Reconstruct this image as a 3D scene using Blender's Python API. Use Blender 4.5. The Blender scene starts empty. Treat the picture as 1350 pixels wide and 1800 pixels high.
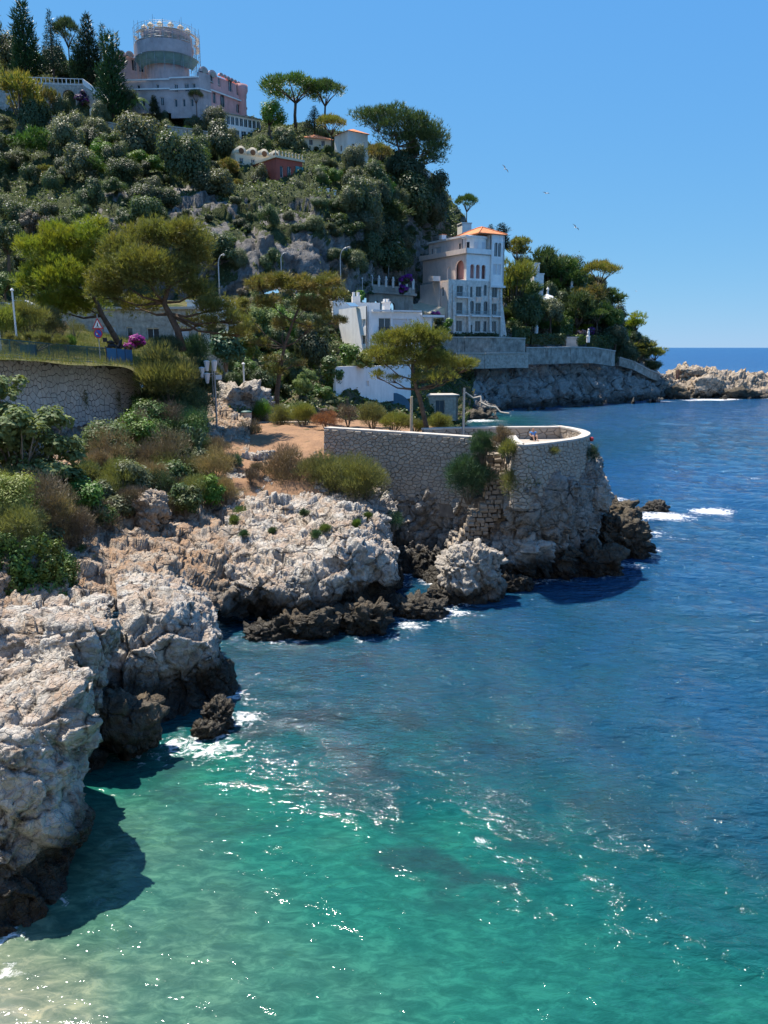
import bpy, math, random
import numpy as np
from mathutils import Vector, Matrix
from mathutils.bvhtree import BVHTree

SC = bpy.context.scene
COL = SC.collection
# ------------------------------------------------------------------ camera
H = 15.0
PITCH = math.radians(12.05)
F = 1354.0
cam_d = bpy.data.cameras.new('camera')
cam = bpy.data.objects.new('camera', cam_d)
COL.objects.link(cam)
cam.location = (0, 0, H)
cam.rotation_euler = (math.radians(90) - PITCH, 0, 0)
cam_d.sensor_fit = 'VERTICAL'
cam_d.sensor_height = 36.0
cam_d.lens = 36.0 * F / 1800.0
cam_d.clip_start = 0.5
cam_d.clip_end = 120000
SC.camera = cam
# ------------------------------------------------------------------ sky and sun
SUN_EL = math.radians(64)
SUN_AZ = math.radians(-46)          # from +Y towards +X
world = bpy.data.worlds.new('World')
SC.world = world
world.use_nodes = True
wt = world.node_tree
wt.nodes.clear()
sky = wt.nodes.new('ShaderNodeTexSky')
sky.sky_type = 'NISHITA'
sky.sun_disc = False
sky.sun_elevation = SUN_EL
sky.sun_rotation = SUN_AZ
sky.air_density = 1.0
sky.dust_density = 0.0
sky.ozone_density = 6.0
sky.altitude = 1000
bg = wt.nodes.new('ShaderNodeBackground')
bg.inputs['Strength'].default_value = 0.125
wo = wt.nodes.new('ShaderNodeOutputWorld')
# even response curve of the whole sky (bright horizon held back as the phone camera does)
_sep = wt.nodes.new('ShaderNodeSeparateColor'); _com = wt.nodes.new('ShaderNodeCombineColor')
wt.links.new(sky.outputs[0], _sep.inputs[0])
for _i, (_g, _a) in enumerate(((0.65, 0.455), (0.38, 1.19), (0.06, 3.20))):
    _p = wt.nodes.new('ShaderNodeMath'); _p.operation = 'POWER'; _p.inputs[1].default_value = _g
    _m = wt.nodes.new('ShaderNodeMath'); _m.operation = 'MULTIPLY'; _m.inputs[1].default_value = _a
    wt.links.new(_sep.outputs[_i], _p.inputs[0]); wt.links.new(_p.outputs[0], _m.inputs[0]); wt.links.new(_m.outputs[0], _com.inputs[_i])
wt.links.new(_com.outputs[0], bg.inputs[0])
wt.links.new(bg.outputs[0], wo.inputs[0])
sun_d = bpy.data.lights.new('sun', 'SUN')
sun_d.energy = 4.5
sun_d.angle = math.radians(0.53)
sun_d.color = (1.0, 0.93, 0.82)
sun = bpy.data.objects.new('sun', sun_d)
COL.objects.link(sun)
sdir = Vector((math.sin(SUN_AZ) * math.cos(SUN_EL), math.cos(SUN_AZ) * math.cos(SUN_EL), math.sin(SUN_EL)))
sun.rotation_euler = sdir.to_track_quat('Z', 'Y').to_euler()
sun.location = (-60, 60, 120)
SC.view_settings.view_transform = 'Standard'
SC.view_settings.look = 'None'
SC.view_settings.exposure = 0.97
SC.view_settings.gamma = 1
SC.view_settings.use_curve_mapping = False
SC.render.engine = 'CYCLES'
SC.cycles.max_bounces = 6
SC.cycles.diffuse_bounces = 3
SC.cycles.glossy_bounces = 2
SC.cycles.transmission_bounces = 3
SC.cycles.transparent_max_bounces = 4
SC.cycles.use_denoising = True
SC.cycles.sample_clamp_indirect = 4.0

# ------------------------------------------------------------------ measuring helpers
CP, SP = math.cos(PITCH), math.sin(PITCH)
def ray(px, py):
    a, b = (px - 675.0) / F, (900.0 - py) / F
    return Vector((a, CP + b * SP, -SP + b * CP))
def at(px, py, Y):
    d = ray(px, py)
    t = Y / d.y
    return Vector((d.x * t, Y, H + d.z * t))
def on_z(px, py, z=0.0):
    d = ray(px, py)
    t = (z - H) / d.z
    return Vector((d.x * t, d.y * t, z))
def mpp(px, py, Y):
    """metres per photograph pixel at that distance"""
    return (Y / ray(px, py).y) / F
R = math.radians
rnd = random.Random(7)

# ------------------------------------------------------------------ numpy noise
def _hash(ix, iy, iz, s=0):
    h = (ix.astype(np.int64) * 374761393 + iy.astype(np.int64) * 668265263 + iz.astype(np.int64) * 2147483647 + s * 1274126177) & 0xffffffff
    h = ((h ^ (h >> 13)) * 1274126177) & 0xffffffff
    h = ((h ^ (h >> 16)) * 2246822519) & 0xffffffff
    return (h ^ (h >> 15)) & 0xffffffff
def _h01(ix, iy, iz, s=0):
    return _hash(ix, iy, iz, s).astype(np.float64) / 4294967295.0
def vnoise(P, s=0):
    """smooth value-gradient noise in -1..1"""
    I = np.floor(P).astype(np.int64)
    f = P - I
    u = f * f * f * (f * (f * 6 - 15) + 10)
    out = 0
    for dx in (0, 1):
        wx = u[:, 0] if dx else 1 - u[:, 0]
        for dy in (0, 1):
            wy = u[:, 1] if dy else 1 - u[:, 1]
            for dz in (0, 1):
                wz = u[:, 2] if dz else 1 - u[:, 2]
                h = _hash(I[:, 0] + dx, I[:, 1] + dy, I[:, 2] + dz, s)
                gx = (h & 1023) / 511.5 - 1
                gy = ((h >> 10) & 1023) / 511.5 - 1
                gz = ((h >> 20) & 1023) / 511.5 - 1
                out = out + wx * wy * wz * (gx * (f[:, 0] - dx) + gy * (f[:, 1] - dy) + gz * (f[:, 2] - dz))
    return out * 1.25
def fbm(P, o=4, s=0, g=0.5, l=2.03):
    a, t = 1.0, 0
    for i in range(o):
        t = t + a * vnoise(P, s + i * 17)
        P = P * l + 11.3
        a *= g
    return t
def ridged(P, o=4, s=0):
    a, t = 1.0, 0
    for i in range(o):
        t = t + a * (1 - np.abs(vnoise(P, s + i * 13)) * 2)
        P = P * 2.1 + 3.7
        a *= 0.5
    return t / 1.9
def worley(P, s=0):
    """F1, F2, nearest cell point, nearest cell hash (3 values)"""
    I = np.floor(P).astype(np.int64)
    n = len(P)
    f1 = np.full(n, 9.0); f2 = np.full(n, 9.0)
    c1 = np.zeros((n, 3)); h1 = np.zeros((n, 3), np.int64)
    for dx in (-1, 0, 1):
        for dy in (-1, 0, 1):
            for dz in (-1, 0, 1):
                a, b, c = I[:, 0] + dx, I[:, 1] + dy, I[:, 2] + dz
                q = np.stack([a + _h01(a, b, c, s), b + _h01(a, b, c, s + 1), c + _h01(a, b, c, s + 2)], 1)
                d = np.sqrt(((P - q) ** 2).sum(1))
                nr = d < f1
                f2 = np.where(nr, f1, np.minimum(f2, d))
                f1 = np.where(nr, d, f1)
                c1[nr] = q[nr]
                h1[nr] = np.stack([a, b, c], 1)[nr]
    r = np.stack([_h01(h1[:, 0], h1[:, 1], h1[:, 2], s + k) for k in (5, 6, 7)], 1)
    return f1, f2, c1, r
def rock_disp(P, size=2.2, amp=0.5, seed=0, stretch=(1, 1, 0.8), crack=0.55):
    """fractured limestone: tilted flat-faced blocks at three sizes, narrow cracks between, some roughness"""
    W = P + 0.13 * size * np.stack([vnoise(P / size * 0.8, seed + 31), vnoise(P / size * 0.8, seed + 32), vnoise(P / size * 0.8, seed + 33)], 1)
    d = np.zeros(len(P))
    a, sz = amp, size
    for k in range(3):
        Q = W / (sz * np.array(stretch))
        f1, f2, c, r = worley(Q, seed + 50 * k)
        loc = Q - c
        d += a * ((r[:, 0] - 0.5) * 1.35 + (loc * (r - 0.5)).sum(1) * 2.4)
        if k < 2: d -= a * crack * (0.5 + vnoise(P / sz * 0.7, seed + 90 + k)) * np.exp(-np.maximum(f2 - f1, 0) * 18.0)
        a *= 0.42
        sz *= 0.40
    S = np.array(stretch)
    d += amp * 0.40 * fbm(P / size * 0.6, 3, seed + 7) + amp * 0.20 * (ridged(P / S / size * 2.2, 4, seed + 9) - 0.5) + amp * 0.16 * (ridged(P / S / size * 8, 3, seed + 19) - 0.5)
    return d

# ------------------------------------------------------------------ mesh helpers
def mesh_np(name, V, faces, mat=None, smooth=False, mats=None):
    """faces: (n,3) or (n,4) int array"""
    V = np.asarray(V, dtype=np.float32); faces = np.asarray(faces, dtype=np.int32)
    m = bpy.data.meshes.new(name)
    n, k = faces.shape
    m.vertices.add(len(V)); m.vertices.foreach_set('co', V.ravel())
    m.loops.add(n * k); m.loops.foreach_set('vertex_index', faces.ravel())
    m.polygons.add(n)
    m.polygons.foreach_set('loop_start', np.arange(0, n * k, k, dtype=np.int32))
    m.polygons.foreach_set('loop_total', np.full(n, k, dtype=np.int32))
    if smooth:
        m.polygons.foreach_set('use_smooth', np.ones(n, dtype=bool))
    m.update(calc_edges=True)
    if mat: m.materials.append(mat)
    return m
def link(name, data, parent=None, loc=None):
    o = bpy.data.objects.new(name, data)
    COL.objects.link(o)
    if parent is not None: o.parent = parent
    if loc is not None: o.location = loc
    return o
def tag(o, label=None, cat=None, group=None, kind=None):
    if label: o['label'] = label
    if cat: o['category'] = cat
    if group: o['group'] = group
    if kind: o['kind'] = kind
    return o
def thing(name, loc, label, cat, group=None, rz=0.0):
    o = link(name, None)
    o.location = loc
    o.rotation_euler = (0, 0, rz)
    return tag(o, label, cat, group)
def struct(name, mesh, label=None, cat=None):
    o = link(name, mesh)
    o['kind'] = 'structure'
    if label: o['label'] = label
    if cat: o['category'] = cat
    return o
def copy_thing(src, loc, rz=0.0, sc=1.0, label=None, group=None):
    c = src.copy(); COL.objects.link(c)
    c.location = loc; c.rotation_euler = (0, 0, rz)
    c.scale = (sc, sc, sc) if not isinstance(sc, tuple) else sc
    if label: c['label'] = label
    if group: c['group'] = group
    for ch in src.children:
        d = ch.copy(); COL.objects.link(d); d.parent = c
        for g in ch.children:
            e = g.copy(); COL.objects.link(e); e.parent = d
    return c
class MB:
    """collects simple solids, then becomes one mesh object"""
    def __init__(s): s.v = []; s.f = []
    def add(s, vs, fs):
        b = len(s.v); s.v += [tuple(v) for v in vs]; s.f += [tuple(i + b for i in f) for f in fs]; return s
    def box(s, x0, x1, y0, y1, z0, z1):
        return s.add([(x0,y0,z0),(x1,y0,z0),(x1,y1,z0),(x0,y1,z0),(x0,y0,z1),(x1,y0,z1),(x1,y1,z1),(x0,y1,z1)],
                     [(0,3,2,1),(4,5,6,7),(0,1,5,4),(1,2,6,5),(2,3,7,6),(3,0,4,7)])
    def prism(s, pts, off):
        """polygon (3D points) extruded by a vector"""
        n = len(pts); off = Vector(off); pts = [Vector(p) for p in pts]
        return s.add(pts + [p + off for p in pts], [tuple(range(n))[::-1], tuple(range(n, 2*n))] + [(i, (i+1) % n, n + (i+1) % n, n + i) for i in range(n)])
    def tube(s, pts, rad, n=7, cap=True):
        pts = [Vector(p) for p in pts]
        if not hasattr(rad, '__len__'): rad = [rad] * len(pts)
        b = len(s.v); up = Vector((0.31, 0.17, 0.93))
        for i, p in enumerate(pts):
            t = (pts[min(i+1, len(pts)-1)] - pts[max(i-1, 0)])
            t = t.normalized() if t.length > 1e-9 else Vector((0,0,1))
            a = t.cross(up)
            if a.length < 0.05: a = t.cross(Vector((1,0,0)))
            a.normalize(); c = t.cross(a)
            for k in range(n):
                w = 2*math.pi*k/n
                s.v.append(tuple(p + (a*math.cos(w) + c*math.sin(w)) * rad[i]))
        for i in range(len(pts)-1):
            for k in range(n):
                k2 = (k+1) % n
                s.f.append((b+i*n+k, b+i*n+k2, b+(i+1)*n+k2, b+(i+1)*n+k))
        if cap:
            s.f.append(tuple(b+k for k in range(n))[::-1])
            s.f.append(tuple(b+(len(pts)-1)*n+k for k in range(n)))
        return s
    def lathe(s, prof, n=12, c=(0,0,0), a0=0.0, a1=2*math.pi):
        """prof: list of (r,z)"""
        full = abs(a1-a0) > 6.28; b = len(s.v); m = n if full else n+1
        for r, z in prof:
            for k in range(m):
                w = a0 + (a1-a0)*k/n
                s.v.append((c[0]+r*math.cos(w), c[1]+r*math.sin(w), c[2]+z))
        for i in range(len(prof)-1):
            for k in range(n):
                k2 = (k+1) % m
                s.f.append((b+i*m+k, b+i*m+k2, b+(i+1)*m+k2, b+(i+1)*m+k))
        return s
    def mesh(s, name, mat, smooth=False):
        m = bpy.data.meshes.new(name)
        m.from_pydata(s.v, [], s.f)
        if smooth: m.polygons.foreach_set('use_smooth', [True]*len(m.polygons))
        m.update()
        if mat: m.materials.append(mat)
        return m
    def build(s, name, mat, parent=None, smooth=False):
        return link(name, s.mesh(name, mat, smooth), parent)

def cr(A, n, axis):
    """Catmull-Rom resampling of a control array along an axis to n samples"""
    A = np.moveaxis(np.asarray(A, float), axis, 0)
    m = len(A)
    t = np.linspace(0, m - 1 - 1e-6, n); i = t.astype(int); f = (t - i)
    f = f.reshape((-1,) + (1,) * (A.ndim - 1))
    g = lambda k: A[np.clip(i + k, 0, m - 1)]
    p0, p1, p2, p3 = g(-1), g(0), g(1), g(2)
    r = 0.5 * (2*p1 + (p2-p0)*f + (2*p0-5*p1+4*p2-p3)*f*f + (3*p1-p0-3*p2+p3)*f**3)
    return np.moveaxis(r, 0, axis)
def grid_faces(nu, nv):
    i = np.arange(nu*nv).reshape(nu, nv)
    return np.stack([i[:-1, :-1], i[1:, :-1], i[1:, 1:], i[:-1, 1:]], -1).reshape(-1, 4)
def grid_normals(G):
    du = np.gradient(G, axis=0); dv = np.gradient(G, axis=1)
    n = np.cross(du, dv)
    return n / np.maximum(np.linalg.norm(n, axis=-1, keepdims=True), 1e-9)
def equal_rows(G, axis):
    """respace a dense grid evenly by arc length averaged over the other axis"""
    d = np.linalg.norm(np.diff(G, axis=axis), axis=-1).mean(axis=1-axis)
    s = np.concatenate([[0], np.cumsum(d)]); n = G.shape[axis]
    t = np.interp(np.linspace(0, s[-1], n), s, np.arange(n))
    i = np.clip(t.astype(int), 0, n-2); f = t - i
    if axis == 0: return G[i]*(1-f)[:, None, None] + G[i+1]*f[:, None, None]
    return G[:, i]*(1-f)[None, :, None] + G[:, i+1]*f[None, :, None]
TERR = []           # (verts, faces) of everything plants can stand on
def loft(ctrl, nu, nv, disp, flip=False, edge=True):
    """ctrl: columns of 3D points; disp(P)->distance along the normal"""
    A = np.array([[tuple(p) for p in c] for c in ctrl], float)
    G = cr(cr(A, nu, 0), nv, 1)
    G = equal_rows(equal_rows(G, 0), 1)
    N = grid_normals(G) * (-1 if flip else 1)
    D = disp(G.reshape(-1, 3)).reshape(nu, nv)
    G = G + N * D[..., None]
    Fc = grid_faces(nu, nv)
    if flip: Fc = Fc[:, ::-1]
    V = G.reshape(-1, 3)
    TERR.append((V, Fc))
    return V, Fc
# ------------------------------------------------------------------ materials
def new_mat(name):
    m = bpy.data.materials.new(name); m.use_nodes = True
    t = m.node_tree; t.nodes.clear()
    out = t.nodes.new('ShaderNodeOutputMaterial')
    return m, t, out
class NT:
    """short node-tree writer"""
    def __init__(s, t): s.t = t
    def n(s, typ, ins=None, **kw):
        nd = s.t.nodes.new(typ)
        for k, v in kw.items(): setattr(nd, k, v)
        for k, v in (ins or {}).items():
            if hasattr(v, 'is_output') or isinstance(v, bpy.types.NodeSocket): s.t.links.new(v, nd.inputs[k])
            else: nd.inputs[k].default_value = v
        return nd
    def math(s, op, a, b=0.0, clamp=False):
        return s.n('ShaderNodeMath', {0: a, 1: b}, operation=op, use_clamp=clamp).outputs[0]
    def mix(s, f, a, b, blend='MIX'):
        nd = s.n('ShaderNodeMix', None, data_type='RGBA', blend_type=blend)
        for k, v in ((0, f), (6, a), (7, b)):
            if isinstance(v, bpy.types.NodeSocket): s.t.links.new(v, nd.inputs[k])
            else: nd.inputs[k].default_value = (tuple(v) + (1,)) if k > 0 and len(v) == 3 else v
        return nd.outputs[2]
    def noise(s, vec, scale, detail=4, rough=0.55, dist=0.0):
        return s.n('ShaderNodeTexNoise', {'Vector': vec, 'Scale': scale, 'Detail': detail, 'Roughness': rough, 'Distortion': dist}).outputs[0]
    def vor(s, vec, scale, feature='F1', rand=1.0):
        return s.n('ShaderNodeTexVoronoi', {'Vector': vec, 'Scale': scale, 'Randomness': rand}, feature=feature)
    def ramp(s, fac, stops, interp='LINEAR'):
        nd = s.n('ShaderNodeValToRGB', {0: fac})
        r = nd.color_ramp; r.interpolation = interp
        while len(r.elements) < len(stops): r.elements.new(0.5)
        for e, (p, c) in zip(r.elements, stops):
            e.position = p; e.color = tuple(c) + (1,) if len(c) == 3 else c
        return nd.outputs[0]
    def rng(s, v, a, b, c=0.0, d=1.0):
        return s.n('ShaderNodeMapRange', {0: v, 1: a, 2: b, 3: c, 4: d}).outputs[0]
    def geo(s): return s.n('ShaderNodeNewGeometry')
    def bump(s, h, dist, strength=1.0, nrm=None):
        nd = s.n('ShaderNodeBump', {'Height': h, 'Distance': dist, 'Strength': strength})
        if nrm is not None: s.t.links.new(nrm, nd.inputs['Normal'])
        return nd.outputs[0]
    def bsdf(s, col, rough=0.8, spec=0.25, nrm=None, **kw):
        ins = {'Base Color': col if isinstance(col, bpy.types.NodeSocket) else tuple(col) + (1,), 'Roughness': rough, 'Specular IOR Level': spec}
        ins.update(kw)
        nd = s.n('ShaderNodeBsdfPrincipled', ins)
        if nrm is not None: s.t.links.new(nrm, nd.inputs['Normal'])
        return nd.outputs[0]

def rock_mat(name, pale=(0.42, 0.39, 0.34), tan=(0.40, 0.26, 0.15), dark=(0.16, 0.135, 0.105), soil=0.5, wet=(1.3, 2.6), sc=1.0, warm=0.45, bump=1.0, soilcol=(0.33, 0.185, 0.095)):
    m, t, out = new_mat(name); b = NT(t)
    g = b.geo(); P = g.outputs['Position']
    sep = b.n('ShaderNodeSeparateXYZ', {0: P})
    z = sep.outputs[2]
    nz = b.n('ShaderNodeSeparateXYZ', {0: g.outputs['Normal']}).outputs[2]
    n1 = b.noise(P, 0.35*sc, 5, 0.6); n2 = b.noise(P, 1.6*sc, 6, 0.65, 0.6); n3 = b.noise(P, 7.0*sc, 5, 0.7)
    c = b.mix(b.rng(n2, 0.36, 0.66), pale, tuple(x*0.66 for x in pale))
    c = b.mix(b.math('MULTIPLY', b.rng(n1, 0.47, 0.62), warm), c, tan)
    # weathered grey-black lichen films
    c = b.mix(b.math('MULTIPLY', b.rng(b.noise(P, 1.0*sc, 7, 0.72, 1.0), 0.50, 0.66), 0.8), c, dark)
    # reddish earth caught on ledges
    f = b.math('MULTIPLY', b.rng(nz, 0.45, 0.85), b.rng(b.noise(P, 0.9*sc, 5, 0.65), 0.42, 0.58))
    c = b.mix(b.math('MULTIPLY', f, soil), c, soilcol)
    c = b.mix(b.math('MULTIPLY', b.rng(n3, 0.42, 0.75), 0.35), c, tuple(x*0.5 for x in pale))
    # black sea-weathered band above the water
    zz = b.math('ADD', z, b.math('MULTIPLY', b.math('SUBTRACT', b.noise(P, 0.55, 5, 0.6), 0.5), 3.2))
    wf = b.rng(zz, wet[0], wet[1], 1.0, 0.0)
    wetc = b.mix(b.rng(n2, 0.4, 0.65), (0.022, 0.019, 0.015), (0.06, 0.05, 0.035))
    c = b.mix(wf, c, wetc)
    vd = b.vor(b.mix(0.42, P, b.n('ShaderNodeTexNoise', {'Vector': P, 'Scale': 1.1*sc, 'Detail': 5.0}).outputs[1]), 1.25*sc, 'DISTANCE_TO_EDGE').outputs['Distance']
    vd2 = b.vor(P, 4.2*sc, 'DISTANCE_TO_EDGE').outputs['Distance']
    ck = b.math('MULTIPLY', b.rng(vd, 0.008, 0.06, 1.0, 0.0), b.rng(n2, 0.38, 0.52))
    c = b.mix(b.math('MULTIPLY', ck, b.rng(b.noise(P, 0.7*sc, 5, 0.65), 0.44, 0.58, 0.0, 0.92)), c, (0.03, 0.026, 0.022))
    h = b.math('ADD', b.math('MULTIPLY', b.rng(vd, 0, 0.08), 0.6), b.math('MULTIPLY', b.rng(vd2, 0, 0.1), 0.16))
    h = b.math('ADD', h, b.math('MULTIPLY', n2, 0.9)); h = b.math('ADD', h, b.math('MULTIPLY', n3, 0.35))
    h = b.math('ADD', h, b.math('MULTIPLY', b.noise(P, 22*sc, 4, 0.7), 0.12))
    nr = b.bump(h, 0.21*bump/sc)
    rough = b.rng(wf, 0, 1, 0.88, 0.5)
    t.links.new(b.bsdf(c, rough, 0.3, nr), out.inputs[0])
    return m
def plain_mat(name, col, rough=0.75, spec=0.3, var=0.25, sc=1.5, bump=0.0, metal=0.0, stain=None, stain_f=0.5):
    m, t, out = new_mat(name); b = NT(t)
    P = b.n('ShaderNodeTexCoord').outputs['Object']
    n = b.noise(P, sc, 6, 0.65)
    c = b.mix(b.rng(n, 0.3, 0.7), tuple(x*(1-var) for x in col), tuple(min(1, x*(1+var*0.6)) for x in col))
    if stain:
        mp = b.n('ShaderNodeMapping', {'Vector': P, 'Scale': (1.0, 1.0, 0.16)}).outputs[0]
        c = b.mix(b.math('MULTIPLY', b.rng(b.noise(mp, sc*1.6, 5, 0.7), 0.52, 0.72), stain_f), c, stain)
    nr = b.bump(b.noise(P, sc*6, 4), bump) if bump else None
    t.links.new(b.bsdf(c, rough, spec, nr, Metallic=metal), out.inputs[0])
    return m
def leaf_mat(name, col, trans=0.35, var=0.5, yellow=None, yf=0.3, tcol=None, sc=0.8, rough=0.5, spec=0.3):
    m, t, out = new_mat(name); b = NT(t)
    P = b.geo().outputs['Position']
    rn = b.n('ShaderNodeObjectInfo').outputs['Random']
    n = b.noise(P, sc, 3, 0.6); n2 = b.noise(P, sc*7, 2, 0.6)
    c = b.mix(b.rng(n2, 0.3, 0.7), tuple(x*(1-var) for x in col), tuple(x*(1+var) for x in col))
    if yellow: c = b.mix(b.math('MULTIPLY', b.rng(n, 0.42, 0.62), yf), c, yellow)
    hs = b.n('ShaderNodeHueSaturation', {'Hue': b.rng(rn, 0, 1, 0.485, 0.515), 'Saturation': b.rng(rn, 0, 1, 0.85, 1.1), 'Value': b.rng(rn, 0, 1, 0.8, 1.25), 'Color': c}).outputs[0]
    d = b.bsdf(hs, rough, spec)
    tc = b.mix(1.0, hs, tuple(tcol or (1.0, 1.0, 0.45)), 'MULTIPLY')
    tr = b.n('ShaderNodeBsdfTranslucent', {0: tc}).outputs[0]
    t.links.new(b.n('ShaderNodeMixShader', {0: trans, 1: d, 2: tr}).outputs[0], out.inputs[0])
    return m
def glass_mat(name, col=(0.03, 0.04, 0.05)):
    m, t, out = new_mat(name); b = NT(t)
    t.links.new(b.bsdf(col, 0.08, 0.6), out.inputs[0])
    return m
M = {}
M['rock'] = rock_mat('limestone', pale=(0.59, 0.555, 0.495), tan=(0.44, 0.32, 0.20), soil=0.55, warm=0.3)
M['rock_cliff'] = rock_mat('terrace_cliff_rock', pale=(0.45, 0.42, 0.375), tan=(0.36, 0.26, 0.17), dark=(0.085, 0.075, 0.06), soil=0.3, wet=(1.0, 2.6), warm=0.35, bump=1.3)
M['rock_warm'] = rock_mat('limestone_warm', pale=(0.48, 0.41, 0.33), tan=(0.42, 0.26, 0.14), soil=0.75, warm=0.65)
M['rock_far'] = rock_mat('cliff_rock', pale=(0.46, 0.43, 0.39), dark=(0.10, 0.09, 0.08), tan=(0.30, 0.25, 0.2), soil=0.0, wet=(0.3, 3.0), sc=0.30, warm=0.3, bump=1.2)
M['rock_dark'] = rock_mat('sea_rock', pale=(0.13, 0.11, 0.08), tan=(0.13, 0.09, 0.05), dark=(0.03, 0.027, 0.022), soil=0.0, wet=(0.5, 1.8), sc=1.3, warm=0.6)
M['rock_pale'] = rock_mat('pale_boulder', pale=(0.55, 0.50, 0.43), soil=0.1, wet=(0.4, 1.5), sc=1.2, warm=0.2)
M['rock_jetty'] = rock_mat('jetty_rock', pale=(0.52, 0.43, 0.33), tan=(0.46, 0.32, 0.2), soil=0.15, wet=(0.8, 2.2), sc=0.5, warm=0.4)
def hill_mat():
    m, t, out = new_mat('hillside'); b = NT(t)
    g = b.geo(); P = g.outputs['Position']
    nz = b.n('ShaderNodeSeparateXYZ', {0: g.outputs['Normal']}).outputs[2]
    n = b.noise(P, 0.09, 6, 0.65, 0.8); n2 = b.noise(P, 0.5, 6, 0.7)
    rock = b.mix(b.rng(n2, 0.35, 0.65), (0.38, 0.35, 0.315), (0.13, 0.12, 0.11))
    veg = b.mix(b.rng(n2, 0.35, 0.65), (0.045, 0.062, 0.024), (0.10, 0.115, 0.045))
    bare = b.n('ShaderNodeAttribute', None, attribute_name='bare').outputs['Fac']
    f = b.rng(b.math('SUBTRACT', b.math('ADD', n, b.math('MULTIPLY', nz, 0.40)), b.math('MULTIPLY', bare, 0.30)), 0.58, 0.68)
    c = b.mix(f, rock, veg)
    mp = b.n('ShaderNodeMapping', {'Vector': P, 'Scale': (1.0, 1.0, 0.35)}).outputs[0]
    h = b.math('ADD', b.noise(mp, 0.35, 8, 0.75, 0.6), b.math('MULTIPLY', n2, 0.6))
    t.links.new(b.bsdf(c, 0.9, 0.15, b.bump(h, 2.2)), out.inputs[0])
    return m
M['hill'] = hill_mat()
def ground_mat(name, a, b_, veg=None, vf=(0.5, 0.6), sc=0.5):
    m, t, out = new_mat(name); b = NT(t)
    P = b.geo().outputs['Position']
    n = b.noise(P, sc, 6, 0.65, 0.4); n2 = b.noise(P, sc*9, 5, 0.7)
    c = b.mix(b.rng(n, 0.35, 0.65), a, b_)
    c = b.mix(b.math('MULTIPLY', b.rng(n2, 0.5, 0.75), 0.4), c, tuple(x*0.5 for x in a))
    if veg: c = b.mix(b.rng(b.noise(P, sc*1.4, 5, 0.65), *vf), c, veg)
    h = b.math('ADD', n2, b.math('MULTIPLY', b.noise(P, sc*40, 3), 0.3))
    t.links.new(b.bsdf(c, 0.95, 0.1, b.bump(h, 0.12)), out.inputs[0])
    return m
M['dirt'] = ground_mat('red_earth', (0.34, 0.20, 0.115), (0.24, 0.145, 0.09), (0.07, 0.075, 0.035), (0.58, 0.70), 0.45)
M['slope'] = ground_mat('scrub_slope', (0.15, 0.12, 0.075), (0.085, 0.075, 0.042), (0.045, 0.06, 0.022), (0.42, 0.55), 0.25)
M['grass'] = ground_mat('dry_grass', (0.17, 0.14, 0.065), (0.10, 0.095, 0.035), (0.05, 0.065, 0.022), (0.45, 0.6), 0.3)
M['paving'] = ground_mat('terrace_paving', (0.50, 0.43, 0.36), (0.40, 0.35, 0.30), None, sc=0.6)
M['asphalt'] = ground_mat('asphalt', (0.055, 0.055, 0.056), (0.045, 0.045, 0.047), None, sc=0.6)

# ------------------------------------------------------------------ sea
WPTS = [(0,1795,0.02),(-150,1760,0.0),(110,1800,0.55),(60,1720,0.7),(250,1740,1.5),(350,1790,1.7),(250,1500,1.7),(180,1480,1.4),(400,1420,2.2),(600,1500,2.7),(330,1620,1.9),(150,1650,1.6),
        (500,1700,2.0),(600,1790,2.2),(800,1650,2.9),(800,1780,2.8),(1000,1700,3.3),(1300,1780,3.7),(1000,1560,4.2),(1250,1600,5.5),(800,1480,3.6),
        (700,1370,6.5),(500,1310,6.0),(850,1300,7.5),(1300,1450,9),(1100,1300,10),(450,1200,7.5),(620,1200,8),(800,1150,9),(350,1350,2.4),(560,1250,7.5),(1000,1100,11),(1300,1000,15),
        (1300,1250,12),(1200,850,18),(1050,745,15),(900,745,7),(860,738,4),(980,722,12),(1200,725,18),(1300,650,22),(300,1250,5.0),(1000,1400,6.5),(700,1560,2.9),(960,900,14)]
WP = np.array([tuple(on_z(a, b)) for a, b, c in WPTS]); WD = np.array([c for a, b, c in WPTS])
FOAM = [(375,1318,1.3,0.78),(330,1312,1.1,0.85),(425,1265,1.0,0.9),(432,1230,1.0,0.55),(450,1195,1.3,0.45),(290,1330,1.1,0.5),(720,1100,1.0,0.85),(690,1118,1.1,0.55),(800,1078,1.0,0.9),
        (770,1088,1.0,0.7),(860,1052,0.9,0.6),(1170,908,2.6,1.0),(1130,910,2.0,0.9),(1250,897,1.7,1.25),(1140,935,1.8,0.7),(1160,945,2.0,0.55),(1140,968,1.2,0.8),(1100,995,1.5,0.75),
        (1060,1012,1.2,0.6),(1070,878,2.0,0.9),(600,1118,0.9,0.5),(560,1122,0.9,0.4),(850,1480,0.35,0.75),(880,1488,0.3,0.55),(75,1568,0.5,0.65),(110,1578,0.6,0.5),(40,1620,0.5,0.45),(20,1712,0.5,0.62),(5,1718,0.4,0.7),
        (1250,703,5.5,1.2),(1220,704,4,0.9),(1280,702,3,1.2),(1345,700,5,1.1),(1165,706,4,0.8),(400,1150,1.0,0.35),(1010,1018,1.0,0.6),(960,1022,1.0,0.5),(845,740,4,0.9),(800,742,4,0.8),(1330,842,1.8,0.55),(640,1125,0.8,0.6)]
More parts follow.
